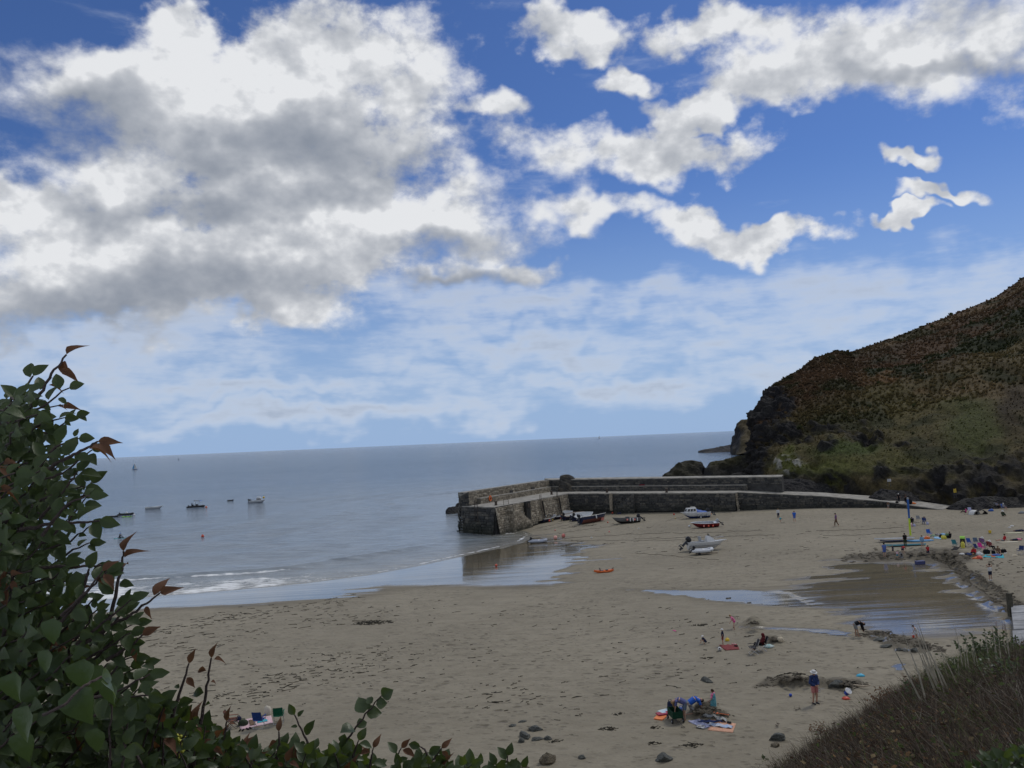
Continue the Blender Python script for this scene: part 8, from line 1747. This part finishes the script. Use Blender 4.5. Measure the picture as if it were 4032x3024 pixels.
        root = empty('low_shrub', (0, 0, 0), 0, label, 'shrub', 'low shrubs at the cliff edge'); S.build(root, nleaf)
    low('low green shrub with red dead shoots and a yellow flower head, beside the tall shrub', 430, 1130, [(430, 2760), (560, 2790), (640, 2770), (760, 2815), (830, 2855), (940, 2925), (1130, 2965)], 140, 1.9, 2.7, [og, og, ('ivy', 'ivy'), ('ovate', 'fresh')], .040,
        [([(676, 2830), (712, 2710), (744, 2612)], 2.1, True, None, False), ([(790, 2850), (815, 2700), (832, 2590)], 2.2, True, None, False), ([(850, 2970), (885, 2900), (893, 2840)], 2.3, True, None, False), ([(1090, 2990), (1100, 2930), (1098, 2880)], 2.5, True, None, False), ([(450, 2965), (560, 2870), (640, 2760)], 2.0, False, None, False), ([(1255, 3010), (1205, 2910), (1160, 2815)], 2.6, False, None, False)])
    low('low shrub with a long twig of paired round leaves', 1100, 1480, [(1100, 2930), (1250, 2970), (1380, 2930), (1480, 3000)], 110, 2.6, 3.1, [og, ('ovate', 'fresh')], .046, [([(1290, 3000), (1380, 2890), (1440, 2815), (1502, 2740)], 2.8, False, [('round', 'round')], True), ([(1455, 3030), (1462, 2980), (1470, 2945)], 2.9, True, None, False), ([(1380, 3010), (1400, 2950), (1412, 2915)], 2.8, False, [('ovate', 'fresh')], False)])
    low('dark low shrub with a bare angled stick', 1560, 1800, [(1560, 2995), (1640, 2990), (1730, 2970), (1800, 3010)], 60, 3.0, 3.4, [og], .048, [([(1670, 3030), (1710, 2985), (1738, 2946)], 3.1, True, None, False), ([(1560, 3020), (1565, 2975), (1580, 2945)], 3.1, True, None, False), ([(1690, 2990), (1672, 2950), (1655, 2940)], 3.1, False, None, False)], 60)
    low('small bright green sprig at the foot of the view', 1820, 1900, [(1820, 2990), (1860, 2975), (1900, 3000)], 20, 3.3, 3.5, [('ovate', 'fresh')], .05, [], 40, 0)
    low('small dark sprig with drooping leaves beside the brown boulder', 1950, 2060, [(1950, 3000), (1995, 2970), (2060, 3005)], 18, 3.5, 3.7, [og], .055, [([(1990, 3040), (1996, 3000), (2000, 2975)], 3.6, False, None, False)], 40, 0)
    low('broad leaved green shrub at the corner of the bank', 3880, 4080, [(3880, 3000), (3960, 2960), (4080, 2925)], 50, 3.6, 4.0, [('ivy', 'ivy'), ('ovate', 'fresh'), og], .05, [], 60, .1)
    # leafy clumps standing in the scrub of the bank
    for lab, px, py, r, mk, nl in [('green bramble clump at the top of the bank by the stream pools', 3560, 2640, .9, 'ovate', 240), ('bright green clump in the middle of the upper bank', 3700, 2600, 1.0, 'fresh', 260), ('dark green bush below the stalks in the upper bank', 3860, 2640, 1.2, 'ovate', 340), ('green bush against the slipway edge', 3960, 2600, 1.1, 'ovate', 300), ('yellow green clump beside the slipway wall', 3950, 2720, .7, 'fresh', 200), ('olive clump between the pale stalks', 3780, 2720, .7, 'ovate', 220), ('dull green bush low on the bank', 3640, 2790, .6, 'ovate', 180), ('reddish dead bush on the brown slope', 3480, 2790, .8, 'dead', 260), ('brown dead bush at the lower edge of the slope', 3240, 2910, .6, 'dead', 220), ('green clump of docks at the very foot of the bank', 3010, 3040, .5, 'ovate', 180)]:
        q = bank_hit(px, py)
        if q is None: continue
        S = Shrub(); kd = ('dead', 'dead') if mk == 'dead' else ('ovate', mk); k = .5 + .5 * min(1, q.y / 28)
        for _ in range(nl // 9):
            a = rng.uniform(0, 6.28); e = rng.uniform(.15, 1.5); t = q + Vector((math.cos(a) * math.cos(e), math.sin(a) * math.cos(e), math.sin(e) * .8)) * r * k * rng.uniform(.6, 1.15) + Vector((0, 0, .22 * k)); b = q + Vector((rng.gauss(0, .1), rng.gauss(0, .1), -.05))
            S.twig([b, b.lerp(t, .5) + Vector((0, 0, .08)), t], .008, .003, [kd], .075 * k, .105 * k, .25)
        root = empty('bank_bush', (0, 0, 0), 0, lab, 'bush', 'bushes on the bank'); S.build(root, 0)
    # yellow flower head
    p = wp(704, 2930, 2.1); mb = MB()
    for _ in range(70):
        a, b = rng.uniform(0, 6.28), rng.uniform(-1, 1); q = math.sqrt(1 - b * b); mb.ball((math.cos(a) * q * .022, math.sin(a) * q * .022, b * .022), rng.uniform(.003, .0055), 5, 4)
    mb.tube([(0, 0, -.02), (0, .01, -.12)], .002, 5)
    o = mb.obj('flower_head', mat('yellow_green_florets', (.42, .42, .06), .6), None, True, None); o.location = p; tag(o, 'rounded yellow green flower head in the low shrub', 'flower')
build_shrubs()
